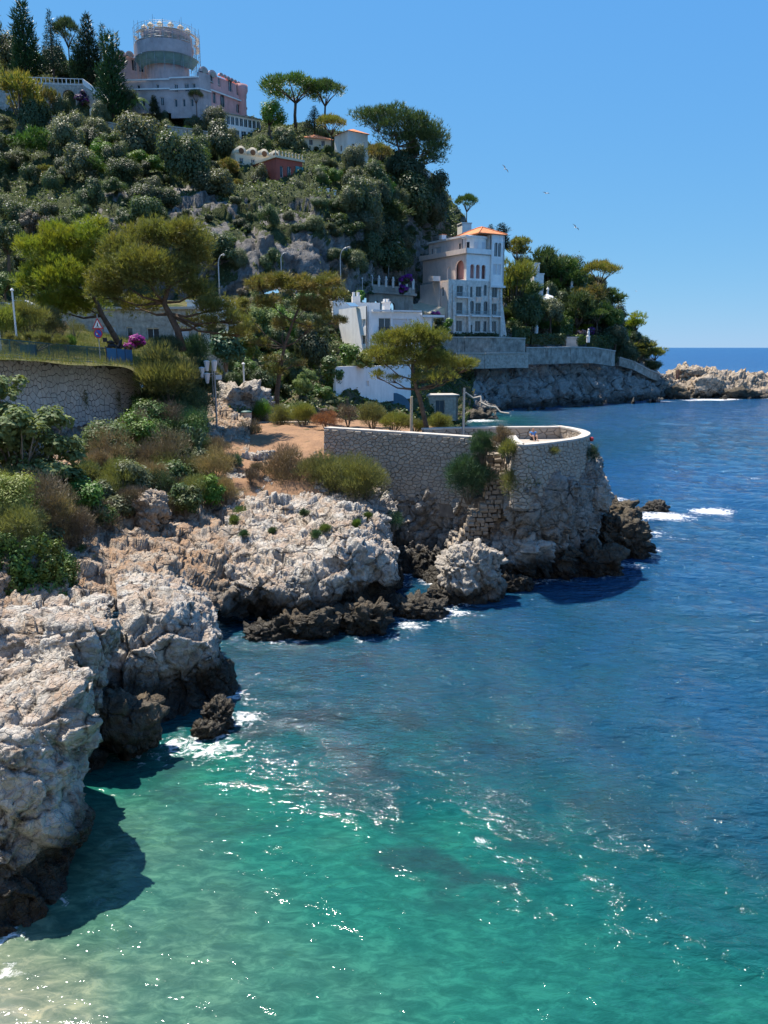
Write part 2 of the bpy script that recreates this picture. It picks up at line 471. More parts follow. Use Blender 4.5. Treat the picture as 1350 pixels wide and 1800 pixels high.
def sea():
    ang = np.concatenate([np.linspace(-85, -36, 30, endpoint=False), np.linspace(-36, 36, 400, endpoint=False), np.linspace(36, 85, 31)]) * math.pi/180
    rr = [6.0]
    while rr[-1] < 90000: rr.append(rr[-1] * (1.0075 if rr[-1] < 420 else 1.03))
    rr = np.array(rr)
    X = rr[:, None]*np.sin(ang)[None]; Y = rr[:, None]*np.cos(ang)[None]
    n = X.size
    x, y = X.ravel(), Y.ravel(); r = np.hypot(x, y)
    Z = np.zeros(n)
    near = r < 420
    q = np.stack([x[near], y[near], np.zeros(near.sum())], 1)
    # waves come from the right and front: crests run from upper left to lower right
    c, s = math.cos(R(-38)), math.sin(R(-38))
    u = q[:, 0]*c + q[:, 1]*s; v = -q[:, 0]*s + q[:, 1]*c
    w = 0
    for (lu, lv, a, sd) in ((16, 5.5, 0.16, 1), (5.5, 2.4, 0.10, 2), (2.4, 1.15, 0.04, 3), (1.1, 0.55, 0.014, 4)):
        p = np.stack([u/lu, v/lv, np.full(len(u), sd*3.1)], 1)
        p = p + 0.25*vnoise(p*0.7, sd)[:, None]
        w = w + a*(0.62 - np.abs(vnoise(p, sd*7))*2.2 + 0.5*vnoise(p*1.0+5.2, sd*9))
    Z[near] = w * (0.38 + 0.42*np.clip((q[:, 1]-28)/25, 0, 1)) * np.clip((420-r[near])/250, 0, 1)
    V = np.stack([x, y, Z], 1)
    nu, nv = X.shape
    Fc = grid_faces(nu, nv)[:, ::-1]
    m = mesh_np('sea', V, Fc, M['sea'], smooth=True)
    # depth of the bottom, reef patches and foam
    dep = np.full(n, 22.0); reef = np.zeros(n); foam = np.zeros(n)
    k = r < 330
    xy = np.stack([x[k], y[k]], 1)
    lw = np.zeros(k.sum()); acc = np.zeros(k.sum())
    for pnt, d in zip(WP, WD):
        rad = 0.10*np.hypot(pnt[0], pnt[1]) + 1.0
        wgt = 1.0/(((xy - pnt[:2])**2).sum(1)/rad**2 + 0.15)**1.6
        lw += wgt; acc += wgt*d
    wb = 0.002; dep[k] = (acc + wb*22)/(lw + wb)
    q3 = np.stack([xy[:, 0], xy[:, 1], np.zeros(k.sum())], 1)
    dep[k] *= 1 + 0.16*fbm(q3/3.0, 3, 5)
    rf = np.clip(fbm(q3/np.array([3.2, 2.2, 1]), 4, 21)*2.2 + 0.1, 0, 1)
    zone = 0
    for (px, py, rad, a) in ((520,1300,4.5,1.0),(700,1350,5.5,1.0),(420,1330,3,1.0),(880,1330,4,0.6),(800,1520,1.6,1.6),(860,1530,1.3,1.4),(600,1180,4,0.6),(650,1560,1.2,0.5),(1150,925,5,0.7),(330,1400,1.6,0.7)):
        p = on_z(px, py); zone = np.maximum(zone, a*np.exp(-((xy[:, 0]-p.x)**2/(rad*1.5)**2 + (xy[:, 1]-p.y)**2/rad**2)))
    reef[k] = np.clip(rf*zone*1.3, 0, 1)
    for (px, py, rad, a) in FOAM:
        p = on_z(px, py); foam[k] = np.maximum(foam[k], a*np.exp(-((xy[:, 0]-p.x)**2/(rad*1.35)**2 + (xy[:, 1]-p.y)**2/rad**2)))
    from mathutils.kdtree import KDTree
    pts = np.concatenate([V_[np.abs(V_[:, 2]) < 0.10] for V_, F_ in TERR] + WL)
    kd = KDTree(len(pts))
    for i_, p_ in enumerate(pts): kd.insert((p_[0], p_[1], 0), i_)
    kd.balance()
    idx = np.where((r > 14) & (r < 110) & (np.abs(np.arctan2(x, y)) < 0.68))[0]
    patch = np.clip(0.5 + 1.3*fbm(np.stack([x[idx]/2.6, y[idx]/2.6, np.zeros(len(idx))], 1), 3, 44), 0, 1)
    for q_, ii in enumerate(idx):
        dd = kd.find((x[ii], y[ii], 0))[2]
        if dd < 1.1: foam[ii] = max(foam[ii], (0.76 - 0.58*dd)*patch[q_])
    for nm, arr in (('depth', dep), ('reef', reef), ('foam', foam)):
        at_ = m.attributes.new(nm, 'FLOAT', 'POINT'); at_.data.foreach_set('value', arr.astype(np.float32))
    return struct('sea', m)
def sea_mat():
    m, t, out = new_mat('sea_water'); b = NT(t)
    P = b.geo().outputs['Position']
    at_ = lambda n: b.n('ShaderNodeAttribute', None, attribute_name=n).outputs['Fac']
    d = b.rng(at_('depth'), 0, 20)
    body = b.ramp(d, [(0.0, (0.34, 0.31, 0.24)), (0.03, (0.17, 0.19, 0.135)), (0.075, (0.050, 0.122, 0.088)), (0.14, (0.013, 0.112, 0.084)), (0.22, (0.006, 0.085, 0.078)), (0.34, (0.007, 0.055, 0.076)), (0.55, (0.008, 0.056, 0.115)), (1.0, (0.010, 0.068, 0.185))])
    # caustic light painted into the body colour of the shallows
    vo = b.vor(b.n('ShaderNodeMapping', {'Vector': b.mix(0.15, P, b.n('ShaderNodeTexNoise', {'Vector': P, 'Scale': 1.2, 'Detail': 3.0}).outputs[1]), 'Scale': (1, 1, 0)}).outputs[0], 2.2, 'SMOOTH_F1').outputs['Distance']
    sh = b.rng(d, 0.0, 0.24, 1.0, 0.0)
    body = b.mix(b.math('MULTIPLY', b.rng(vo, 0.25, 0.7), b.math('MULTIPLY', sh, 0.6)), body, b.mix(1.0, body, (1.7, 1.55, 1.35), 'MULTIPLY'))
    pn = b.noise(b.n('ShaderNodeMapping', {'Vector': P, 'Rotation': (0, 0, R(38)), 'Scale': (0.45, 1.0, 1.0)}).outputs[0], 3.2, 6, 0.7, 0.6)  # bright and dark of refracted ripples, mixed into the body colour below
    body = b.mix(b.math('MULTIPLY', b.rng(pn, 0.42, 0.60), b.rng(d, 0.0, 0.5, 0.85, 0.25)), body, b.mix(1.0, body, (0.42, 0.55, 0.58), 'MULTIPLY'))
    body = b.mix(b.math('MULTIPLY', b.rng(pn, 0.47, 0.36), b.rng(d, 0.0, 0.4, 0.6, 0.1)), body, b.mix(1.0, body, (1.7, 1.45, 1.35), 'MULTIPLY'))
    body = b.mix(b.math('MULTIPLY', at_('reef'), 0.6), body, (0.014, 0.026, 0.036))
    # fine waves
    mp = b.n('ShaderNodeMapping', {'Vector': P, 'Rotation': (0, 0, R(38)), 'Scale': (0.5, 1.0, 1.0)}).outputs[0]
    h = b.math('ADD', b.math('MULTIPLY', b.noise(mp, 0.9, 3, 0.5, 0.3), 1.35), b.math('MULTIPLY', b.noise(mp, 2.4, 4, 0.6, 0.4), 0.85))
    h = b.math('ADD', h, b.math('MULTIPLY', b.noise(mp, 0.16, 3, 0.5, 0.3), 3.2))
    h = b.math('MULTIPLY', h, b.rng(d, 0.12, 0.5, 0.19, 1.45))
    nr = b.bump(h, 0.36)
    fo = at_('foam')
    ff = b.math('ADD', b.noise(P, 2.4, 8, 0.72, 0.8), b.math('MULTIPLY', b.math('SUBTRACT', fo, 0.5), 0.42))
    fm = b.math('MULTIPLY', b.rng(ff, 0.54, 0.72), b.rng(fo, 0.08, 0.3))
    dist = b.n('ShaderNodeVectorMath', {0: P}, operation='LENGTH').outputs['Value']
    rg = b.rng(dist, 120, 700, 0.06, 0.33)
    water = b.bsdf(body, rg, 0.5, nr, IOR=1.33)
    foam = b.bsdf((0.8, 0.8, 0.8), 0.7, 0.2, nr)
    t.links.new(b.n('ShaderNodeMixShader', {0: fm, 1: water, 2: foam}).outputs[0], out.inputs[0])
    return m
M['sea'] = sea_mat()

# ------------------------------------------------------------------ terrain
def C(*pts):        # a column of measured points (px, py, distance)
    return [at(*p) for p in pts]
def rd(size, amp, seed, **k): return lambda P: rock_disp(P, size, amp, seed, **k)
# near headland, lower left
V, Fc = loft([
    C((-190,1760,15.5),(-190,1720,15.6),(-185,1560,16.6),(-190,1440,17.6),(-190,1330,18.6),(-190,1240,21.5),(-190,1185,24.5),(-190,1150,26.5)),
    C((-70,1720,16.0),(-80,1675,16.4),(-70,1540,17.2),(-80,1420,18.0),(-80,1310,18.9),(-80,1225,21.8),(-70,1180,24.5),(-70,1150,26.5)),
    C((0,1690,16.5),(0,1640,17.3),(20,1540,17.7),(10,1400,18.4),(5,1285,19.2),(5,1215,21.6),(10,1180,24.0),(10,1150,26)),
    C((75,1660,17.2),(70,1610,18.0),(85,1500,18.6),(80,1360,19.2),(75,1245,19.9),(60,1190,22.0),(60,1168,24.0),(60,1145,26)),
    C((125,1620,18.4),(125,1575,18.9),(140,1470,19.8),(135,1340,20.1),(125,1215,20.4),(115,1180,22.0),(105,1166,23.5),(100,1145,25.5)),
    C((150,1540,20.3),(143,1505,20.7),(162,1440,21.1),(160,1320,21.4),(172,1195,21.6),(158,1174,22.2),(140,1166,23.5),(130,1145,25)),
    C((110,1480,22.5),(115,1450,22.7),(130,1380,23),(140,1280,23.2),(150,1190,23.2),(140,1176,23.5),(130,1170,24),(120,1150,25)),
    C((0,1440,24),(0,1420,24.2),(0,1360,24.5),(0,1280,24.8),(0,1215,25),(0,1200,25.2),(0,1190,25.6),(0,1170,26)),
], 340, 260, lambda P: rock_disp(P, 2.4, 0.46, 3) - 0.27)
struct('cliff', mesh_np('cliff', V, Fc, M['rock'], False), 'pale grey limestone headland with dark waterline filling the lower left', 'cliff')
# second cliff behind it
V, Fc = loft([
    C((-190,1500,23),(-190,1450,23.5),(-190,1330,24.5),(-190,1200,25.5),(-190,1100,26.5),(-190,1070,28.5),(-190,1050,31),(-190,1040,33)),
    C((-40,1500,23.5),(-40,1450,23.5),(-40,1330,24.5),(-40,1190,25.5),(-40,1095,26.5),(-40,1068,28.5),(-40,1048,31),(-40,1040,33)),
    C((80,1480,24),(80,1400,24.5),(80,1300,25),(85,1190,25.6),(85,1095,26.4),(90,1070,28.3),(90,1056,30.5),(90,1045,33)),
    C((150,1420,24.5),(150,1370,25),(155,1280,25.4),(165,1180,25.8),(170,1098,26.4),(165,1075,28),(160,1062,30),(160,1050,33)),
    C((165,1380,25.2),(160,1345,25.6),(180,1260,26),(200,1180,26.5),(208,1105,27.0),(195,1082,28.2),(190,1070,30),(190,1055,33)),
    C((130,1360,27.5),(140,1330,27.8),(170,1250,28),(190,1180,28.5),(205,1120,29),(195,1092,29.5),(190,1080,30.5),(190,1060,33)),
], 260, 210, lambda P: rock_disp(P, 2.2, 0.40, 12) - 0.18)
struct('cliff.001', mesh_np('cliff', V, Fc, M['rock'], False), 'whitish cracked cliff face just behind the nearest headland', 'cliff')
# third rock with the undercut tip
V, Fc = loft([
    C((130,1370,27),(140,1340,27),(170,1240,27.8),(185,1160,28.6),(205,1090,30.2),(205,1040,32),(200,1015,35),(190,1000,38)),
    C((210,1340,27),(215,1318,27.2),(225,1240,28),(230,1160,28.8),(240,1085,30.2),(240,1040,32),(235,1015,34.5),(230,1000,38)),
    C((280,1330,27.5),(290,1300,28.2),(290,1230,29.5),(285,1160,29.6),(290,1090,30.2),(290,1045,31.8),(285,1025,34.2),(280,1005,38)),
    C((345,1310,28.5),(345,1265,29.8),(345,1215,30.6),(340,1165,30.2),(345,1100,30.8),(340,1060,32.2),(330,1040,34.5),(330,1010,38)),
    C((405,1255,30.2),(412,1216,31.9),(400,1195,32),(380,1150,31.2),(378,1110,31.8),(365,1075,33),(360,1055,35),(350,1030,38)),
    C((400,1215,34),(405,1190,34.4),(392,1170,34.5),(388,1140,34),(390,1112,33.8),(375,1085,34.4),(368,1065,36),(360,1040,38)),
    C((340,1180,36),(340,1165,36.2),(345,1140,36.5),(350,1120,36.5),(355,1100,36.5),(350,1085,37),(350,1070,37.5),(350,1050,38.5)),
], 260, 210, lambda P: rock_disp(P, 1.9, 0.38, 23) - 0.18)
struct('cliff.002', mesh_np('cliff', V, Fc, M['rock'], False), 'rounded grey rock bluff with a black undercut tip over the water', 'cliff')
# gully slope below the road wall
V, Fc = loft([
    C((-190,1080,28),(-190,980,31),(-190,880,36),(-190,800,44),(-190,740,53),(-190,715,58),(-190,700,62)),
    C((0,1080,30),(0,985,33),(0,900,38),(0,820,46),(0,750,55),(0,735,60),(0,700,66)),
    C((150,1085,32),(150,1000,36),(150,925,41.5),(150,840,49),(150,765,58),(150,750,62),(150,712,68)),
    C((250,1055,34.5),(250,990,38.5),(250,930,43.5),(250,860,50),(250,765,60),(250,745,64),(255,682,70)),
    C((350,1060,37.5),(350,1000,40.5),(350,930,45),(350,850,53),(350,760,64),(350,742,70),(355,690,78)),
    C((430,1090,40),(430,1010,41.5),(430,930,46),(430,852,54),(440,770,65),(440,748,72),(445,722,82)),
], 300, 240, rd(1.6, 0.40, 31))
struct('slope', mesh_np('slope', V, Fc, M['rock_warm'], False), 'steep ochre rocky gully below the road wall', 'slope')
# middle promontory
V, Fc = loft([
    C((380,1125,42),(380,1105,42.5),(385,1070,42),(395,1035,40.5),(395,985,42),(395,930,45.5),(395,880,50),(400,800,57)),
    C((470,1140,41),(470,1112,41.5),(470,1085,41.5),(465,1042,39.6),(470,985,41.3),(470,925,45.5),(470,872,51.5),(470,795,58.5)),
    C((540,1150,39),(545,1118,38.6),(545,1098,39.3),(540,1048,39.6),(545,990,41),(545,925,45),(540,872,51),(540,800,58)),
    C((600,1140,40.5),(600,1100,40.6),(605,1060,41),(612,1000,40.6),(603,948,42.3),(590,905,46),(590,870,51),(585,800,57.5)),
    C((655,1120,42.2),(658,1080,42.4),(665,1035,43),(672,990,42.3),(652,950,43.8),(640,908,47),(640,876,51),(640,815,56.5)),
    C((690,1080,45),(690,1050,46),(692,1020,46),(690,985,44.6),(680,955,46),(668,912,48.5),(668,880,52),(670,820,57)),
    C((690,1045,49),(690,1032,49.3),(690,1010,49.8),(690,985,50),(690,955,51),(690,925,52),(690,885,53.5),(690,830,57)),
], 320, 260, rd(1.7, 0.44, 41))
struct('cliff.003', mesh_np('cliff', V, Fc, M['rock'], False), 'sunlit jagged promontory with red earth on top beside the terrace wall', 'cliff')
# rock pedestal under the terrace
V, Fc = loft([
    C((660,1040,50),(660,1025,50),(665,985,51.5),(665,950,53),(665,920,53.8),(665,874,54.6),(665,866,57)),
    C((720,1045,49),(720,1022,49.3),(720,985,51),(720,945,52.4),(720,915,52.7),(720,869,53.1),(720,860,56)),
    C((780,1060,47),(780,1032,47),(780,985,49.8),(780,945,51.2),(780,915,51.5),(780,868,51.9),(780,858,55)),
    C((830,1065,46),(830,1045,45.9),(830,995,47.2),(830,955,49.2),(830,920,50.3),(830,872,50.9),(830,860,54)),
    C((885,1060,46),(885,1038,46.4),(885,985,47),(885,940,47.8),(885,905,48.3),(885,860,48.4),(885,850,52)),
    C((930,1048,47.5),(932,1020,48.6),(932,975,48.3),(932,930,47.4),(932,890,47.1),(932,850,46.9),(930,835,51)),
    C((985,1036,49),(985,1012,50),(985,980,49.6),(982,935,48.6),(980,890,48.3),(980,846,48.4),(975,822,52)),
    C((1030,1028,50),(1032,1004,51.2),(1032,968,51.6),(1032,920,50.9),(1032,880,50.6),(1028,838,50.5),(1015,808,54)),
    C((1062,1000,52.5),(1060,985,53.5),(1056,950,53.8),(1054,905,53.6),(1056,870,53.4),(1050,828,53.2),(1036,800,55)),
    C((1055,965,57.5),(1055,948,58),(1052,920,58),(1048,890,58),(1050,855,57.8),(1040,800,57.8),(1028,790,57)),
    C((960,940,63),(960,925,63),(960,900,62.5),(960,870,62),(960,840,61.5),(960,795,60.5),(960,785,58.5)),
    C((800,930,66),(800,915,66),(800,890,65.5),(800,860,65),(800,830,64.5),(800,785,63),(800,775,60)),
], 400, 280, rd(1.7, 0.52, 52, stretch=(0.75, 0.75, 1.5), crack=1.0))
struct('cliff.004', mesh_np('cliff', V, Fc, M['rock_cliff'], False), 'grey rock pedestal carrying the stone terrace', 'cliff')
# earth plateau and path behind the terrace
V, Fc = loft([
    C((385,905,50),(385,850,55),(385,790,62),(378,757,72),(378,738,82),(380,690,92)),
    C((440,880,51),(440,830,56),(440,775,64),(440,750,73),(440,738,83),(440,700,94)),
    C((500,862,52),(500,815,57),(500,770,64.5),(500,752,73),(500,742,84),(500,712,98)),
    C((565,870,52),(568,812,57),(568,773,64),(570,757,73),(575,745,86),(590,725,104)),
    C((640,880,53),(640,800,59),(640,778,64),(640,760,73),(650,748,88),(670,738,112)),
    C((720,860,56),(720,800,60),(720,782,64),(720,768,71),(730,756,84),(760,748,122)),
    C((800,850,60),(800,815,62),(800,800,63.5),(800,790,66),(810,775,75),(840,765,95)),
], 150, 150, lambda P: 0.10*fbm(P/1.7, 4, 3) + 0.2*fbm(P/6, 3, 4))
struct('ground', mesh_np('ground', V, Fc, M['dirt'], True))
# bare earth bank falling from the plateau to the promontory
V, Fc = loft([
    *[[c[0] - Vector((0, 0, 1.1)), *c[1:]] for c in (
    C((375,905,47.5),(370,860,51),(370,815,55.5),(372,775,62),(375,752,70),(378,738,80)),
    C((415,890,48.5),(415,850,52),(415,810,56),(415,775,62.5),(415,752,71),(415,738,82)),
    C((450,893,48.0),(455,850,52.3),(455,810,56.5),(455,777,62.8),(458,752,71.5),(460,738,83)),
    C((490,880,49.3),(490,845,52.5),(495,805,56.8),(500,776,62.8),(505,752,71.5),(510,738,84)),
    C((530,880,49.2),(532,845,52.2),(535,805,56.0),(545,776,61.5),(560,755,71),(565,740,84)),
    C((575,885,49.0),(578,850,51.5),(580,815,54.5),(582,785,58.5),(585,762,66),(590,745,84)))],
], 150, 150, lambda P: 0.16*fbm(P/1.2, 4, 13) + 0.22*fbm(P/4, 3, 14) - 0.12)
struct('bank', mesh_np('bank', V, Fc, M['dirt'], True), 'bare red-brown earth bank between the bushes and the terrace wall', 'slope')
# road level behind the fence, and the grassy rise to the boulevard
V, Fc = loft([
    C((-400,640,44),(-400,625,54),(-400,590,75),(-400,560,100),(-400,545,118),(-400,530,126)),
    C((-250,640,48),(-250,625,56),(-250,590,75),(-250,560,100),(-250,545,118),(-250,530,126)),
    C((-20,634,51),(-20,625,58),(-20,590,76),(-10,556,104),(-10,545,120),(-10,530,128)),
    C((120,641,56.5),(120,632,62),(120,604,78),(120,570,106),(120,550,122),(120,530,132)),
    C((225,648,61),(228,638,66),(230,618,80),(230,590,106),(230,560,124),(230,530,136)),
    C((262,690,62),(275,650,68),(300,622,80),(330,595,105),(340,560,126),(340,525,140)),
    C((340,755,66),(350,715,74),(380,670,86),(420,625,106),(440,565,130),(450,515,145)),
], 90, 90, lambda P: 0.18*fbm(P/4, 4, 8))
RISE = (V, Fc)
struct('ground.001', mesh_np('ground', V, Fc, M['grass'], True))
# wooded slope from the shore path up to the boulevard
V, Fc = loft([
    C((350,745,72),(370,690,86),(400,650,98),(410,600,118),(415,550,132),(420,520,143)),
    C((460,742,80),(460,705,92),(470,660,104),(480,600,122),(490,545,136),(500,512,147)),
    C((560,735,92),(560,705,100),(570,680,108),(580,640,122),(590,560,140),(600,512,152)),
    C((640,742,100),(640,722,106),(650,700,116),(660,650,130),(668,580,156),(680,553,188)),
    C((720,748,112),(720,735,120),(725,715,135),(728,650,150),(730,582,180),(735,556,202)),
    C((775,752,135),(775,742,145),(780,725,160),(785,665,182),(788,602,197),(800,594,216)),
    C((815,750,150),(822,738,163),(830,725,176),(835,660,192),(840,604,204),(850,594,220)),
], 130, 130, lambda P: rock_disp(P, 4.0, 0.8, 61))
WOOD = (V, Fc)
struct('slope.001', mesh_np('slope', V, Fc, M['slope'], True), 'wooded slope between the shore and the boulevard', 'slope')
# the big hill
V, Fc = loft([
    C((-260,560,105),(-260,500,120),(-260,420,145),(-260,330,185),(-260,240,222),(-260,140,250),(-260,110,275),(-260,160,330)),
    C((0,555,112),(0,500,125),(0,420,150),(0,330,190),(0,240,225),(0,135,252),(0,105,275),(0,160,330)),
    C((100,545,126),(100,490,130),(100,410,141),(100,320,182),(100,240,228),(100,142,255),(100,110,275),(100,170,330)),
    C((200,540,134),(200,480,138),(200,400,147),(200,310,182),(200,245,226),(200,160,256),(200,130,278),(200,180,330)),
    C((300,535,142),(300,480,145),(300,400,153),(300,320,184),(300,260,226),(300,195,256),(300,180,278),(300,210,330)),
    C((400,530,146),(400,485,149),(400,410,157),(400,330,180),(400,275,220),(400,222,250),(400,205,275),(400,230,330)),
    C((500,515,150),(500,475,153),(500,410,160),(500,345,181),(500,280,220),(500,232,248),(500,222,275),(500,250,330)),
    C((600,515,162),(600,470,165),(600,410,172),(600,350,189),(600,290,218),(600,252,245),(600,240,270),(600,270,330)),
    C((690,520,200),(690,470,203),(690,412,208),(690,362,214),(690,320,222),(690,292,238),(700,280,262),(700,310,330)),
    C((745,540,222),(745,480,224),(745,432,226),(745,390,229),(750,350,233),(752,328,241),(760,320,262),(770,345,330)),
    C((790,560,232),(790,500,233),(790,452,234),(790,425,235),(795,408,238),(800,396,246),(810,395,266),(830,420,330)),
    C((850,560,236),(850,520,237),(850,490,238),(850,466,240),(850,450,244),(855,444,252),(860,446,268),(880,470,330)),
], 300, 200, lambda P: rock_disp(P, 9.0, 1.3, 71, stretch=(0.8, 0.8, 1.5), crack=0.35) + 1.2*fbm(P/14, 3, 72))
HILL = (V, Fc)
struct('hill', mesh_np('hill', V, Fc, M['hill'], True), 'steep wooded cliff hill with houses on top', 'hill')
# far headland with the sea cliff
V, Fc = loft([
    C((740,760,150),(745,750,153),(755,735,165),(765,700,182),(770,660,192),(775,632,198),(780,600,202),(790,560,215)),
    C((805,760,158),(815,742,163),(825,715,180),(830,685,188),(835,655,194),(838,632,199),(840,603,203),(845,560,218)),
    C((860,745,170),(868,727,184),(872,705,190),(875,680,194),(878,652,198),(880,630,201),(882,600,205),(885,500,235)),
    C((920,730,185),(922,718,195),(924,700,198),(925,678,200),(926,652,203),(926,628,206),(930,600,212),(930,475,248)),
    C((990,726,193),(992,714,203),(994,698,206),(996,678,208),(998,655,211),(1000,633,214),(1000,598,222),(1000,490,254)),
    C((1060,720,203),(1062,709,213),(1062,695,216),(1062,678,218),(1062,658,221),(1062,637,224),(1055,605,232),(1055,540,254)),
    C((1120,716,212),(1125,705,223),(1122,694,226),(1118,680,228),(1115,664,231),(1112,648,234),(1105,625,240),(1100,585,256)),
    C((1172,708,222),(1176,701,234),(1174,692,237),(1168,682,239),(1160,672,241),(1152,660,243),(1142,645,248),(1135,622,258)),
    C((1180,690,258),(1180,684,262),(1178,678,262),(1172,672,262),(1165,666,262),(1158,660,262),(1148,650,262),(1140,632,265)),
], 240, 150, lambda P: rock_disp(P, 4.5, 1.3, 81, stretch=(0.7, 0.7, 2.0), crack=0.8))
def headland_mat():
    m = M['rock_far'].copy(); return m
POINT = (V, Fc)
struct('cliff.005', mesh_np('cliff', V, Fc, M['rock_far'], False), 'grey sea cliff below the villa and its garden wall', 'cliff')
# rocky jetty at the far right
V, Fc = loft([
    C((1150,715,222),(1155,703,232),(1160,693,236),(1160,676,239),(1165,664,243),(1170,654,248),(1180,664,262),(1182,690,270)),
    C((1195,712,226),(1197,703,233),(1200,693,236),(1200,677,239),(1205,662,243),(1208,644,247),(1215,662,262),(1215,690,270)),
    C((1235,712,227),(1237,703,233),(1240,693,236),(1238,676,239),(1240,660,243),(1236,645,247),(1240,664,262),(1240,690,270)),
    C((1280,712,227),(1282,703,233),(1283,694,236),(1283,680,239),(1283,664,243),(1283,655,248),(1283,668,262),(1283,690,270)),
    C((1340,711,228),(1342,702,234),(1343,694,237),(1343,681,240),(1343,664,244),(1343,655,249),(1343,668,263),(1343,690,270)),
    C((1460,711,228),(1462,702,234),(1463,694,237),(1463,681,240),(1463,664,244),(1463,656,249),(1463,668,263),(1463,690,270)),
    C((1560,711,230),(1562,704,236),(1563,702,240),(1563,700,244),(1563,698,247),(1563,696,250),(1563,694,262),(1563,692,270)),
], 280, 100, rd(3.0, 1.0, 91, crack=0.8))
struct('jetty', mesh_np('jetty', V, Fc, M['rock_jetty'], False), 'low tan boulder jetty running out to the right edge of the bay', 'jetty')

# unseen rocky shore under and behind the camera, added to bounce warm sunlight
B3 = lambda *p: [Vector((q[0], q[1] - 3.5, q[2])) for q in p]
V, Fc = loft([
    B3((-70,9,-1),(-70,7,2),(-70,4,8),(-70,1.5,13.2),(-70,-7,13.4),(-70,-9,20),(-70,-22,34),(-70,-45,46)),
    B3((-32,10,-1),(-32,8,2),(-32,4.5,8),(-32,1.5,13.2),(-32,-7,13.4),(-32,-9,21),(-32,-20,38),(-32,-45,50)),
    B3((-12,10,-1),(-12,8,2),(-12,4,8),(-12,1.2,13.2),(-12,-7,13.4),(-12,-9,22),(-12,-20,38),(-12,-45,52)),
    B3((6,9,-1),(6,7,2),(6,3.5,8),(6,1.0,13.2),(6,-7,13.4),(6,-9,22),(6,-20,38),(6,-45,52)),
    B3((26,6,-1),(26,4,2),(26,1.5,8),(26,-.5,13.2),(26,-8,13.4),(26,-10,21),(26,-22,36),(26,-45,50)),
    B3((50,-2,-1),(50,-4,2),(50,-6,8),(50,-8,13.2),(50,-15,13.4),(50,-17,20),(50,-28,33),(50,-50,46)),
    B3((80,-18,-1),(80,-20,2),(80,-22,8),(80,-25,13.2),(80,-31,13.4),(80,-33,18),(80,-45,28),(80,-65,38)),
], 220, 160, lambda P: rock_disp(P, 3.0, 0.5, 95)*np.where(np.abs(P[:, 2]-13.3) < .4, 0.05, 0.8), flip=False)
struct('shore', mesh_np('shore', V, Fc, M['rock'], True), 'unseen rocky shore and slope behind the viewpoint, added for bounced sunlight', 'shore')

tv, tf, off = [], [], 0
for V, Fc in TERR:
    tv.append(V); tf.append(Fc + off); off += len(V)
BVH = BVHTree.FromPolygons(np.concatenate(tv).tolist(), np.concatenate(tf).tolist())
def hit(px, py, dmin=0.0):
    """where the sight line through a photograph point meets the terrain"""
    d = ray(px, py).normalized()
    o = Vector((0, 0, H)) + d*dmin
    r = BVH.ray_cast(o, d)
    return r[0] if r[0] is not None else None
def ground_z(x, y, z0=200.0):
    r = BVH.ray_cast(Vector((x, y, z0)), Vector((0, 0, -1)))
    return r[0].z if r[0] is not None else 0.0

# ------------------------------------------------------------------ boulders in the water
def ico(sub=5):
    import bmesh
    bm = bmesh.new(); bmesh.ops.create_icosphere(bm, subdivisions=sub, radius=1.0)
    V = np.array([v.co[:] for v in bm.verts]); Fc = np.array([[v.index for v in f.verts] for f in bm.faces]); bm.free()
    return V, Fc
ICO5 = ico(5); ICO4 = ico(4); ICO6 = ico(6)
WL = []
def boulder(px, py, Y, rx, ry, rz, mat, seed, label, group=None, z=None, amp=0.3, base=ICO5, rot=0.0, name='boulder'):
    c = at(px, py, Y)
    if z is not None: c.z = z
    V = base[0].copy()
    V = np.sign(V)*np.abs(V)**0.82
    V = V*np.array([rx, ry, rz])
    ca, sa = math.cos(rot), math.sin(rot)
    V = np.stack([V[:, 0]*ca - V[:, 1]*sa, V[:, 0]*sa + V[:, 1]*ca, V[:, 2]], 1)
    Nn = base[0]
    W = V + np.array(c)
    s = min(rx, ry, rz)
    d = rock_disp(W, s*0.95, s*amp, seed, crack=0.5)
    V = V + Nn*d[:, None]
    o = link(name, mesh_np(name, V, base[1], M[mat], False), None, c); WL.append((V + np.array(c))[np.abs(V[:, 2] + c.z) < 0.12])
    return tag(o, label, 'rock', group)
boulder(828,1008,45.0, 1.8,1.5,1.9, 'rock_pale', 5, 'large pale sunlit boulder standing at the water below the terrace', amp=0.30, base=ICO6)
boulder(640,1092,39.6, 1.35,1.1,1.15, 'rock_dark', 6, 'dark hump-backed rock at the water in front of the cave', amp=0.4)
boulder(735,1072,42.3, 1.7,1.1,0.7, 'rock_dark', 7, 'low olive brown rock shelf between the pale boulder and the hump-backed rock', amp=0.45)
boulder(776,1050,44.2, 0.9,0.8,0.7, 'rock_dark', 17, 'small dark rock tucked against the left foot of the pale boulder', amp=0.45)
boulder(535,1098,38.9, 1.7,1.0,0.75, 'rock_dark', 8, 'long dark rock shelf at the foot of the promontory', amp=0.4)
boulder(365,1285,28.0, 0.62,0.55,0.45, 'rock_dark', 9, 'low front lobe of rock in the foam beside the undercut bluff', amp=0.35)
boulder(385,1262,28.7, 0.6,0.6,0.75, 'rock_dark', 10, 'taller black rock rising from white foam off the undercut bluff', amp=0.45)
boulder(222,1268,26.6, 1.15,1.0,1.15, 'rock_dark', 11, 'big dark rounded boulder wedged between the two near bluffs', amp=0.3)
boulder(1056,990,50.4, 1.3,1.1,1.1, 'rock_dark', 12, 'olive brown rock ridge at the right foot of the terrace cliff', amp=0.42)
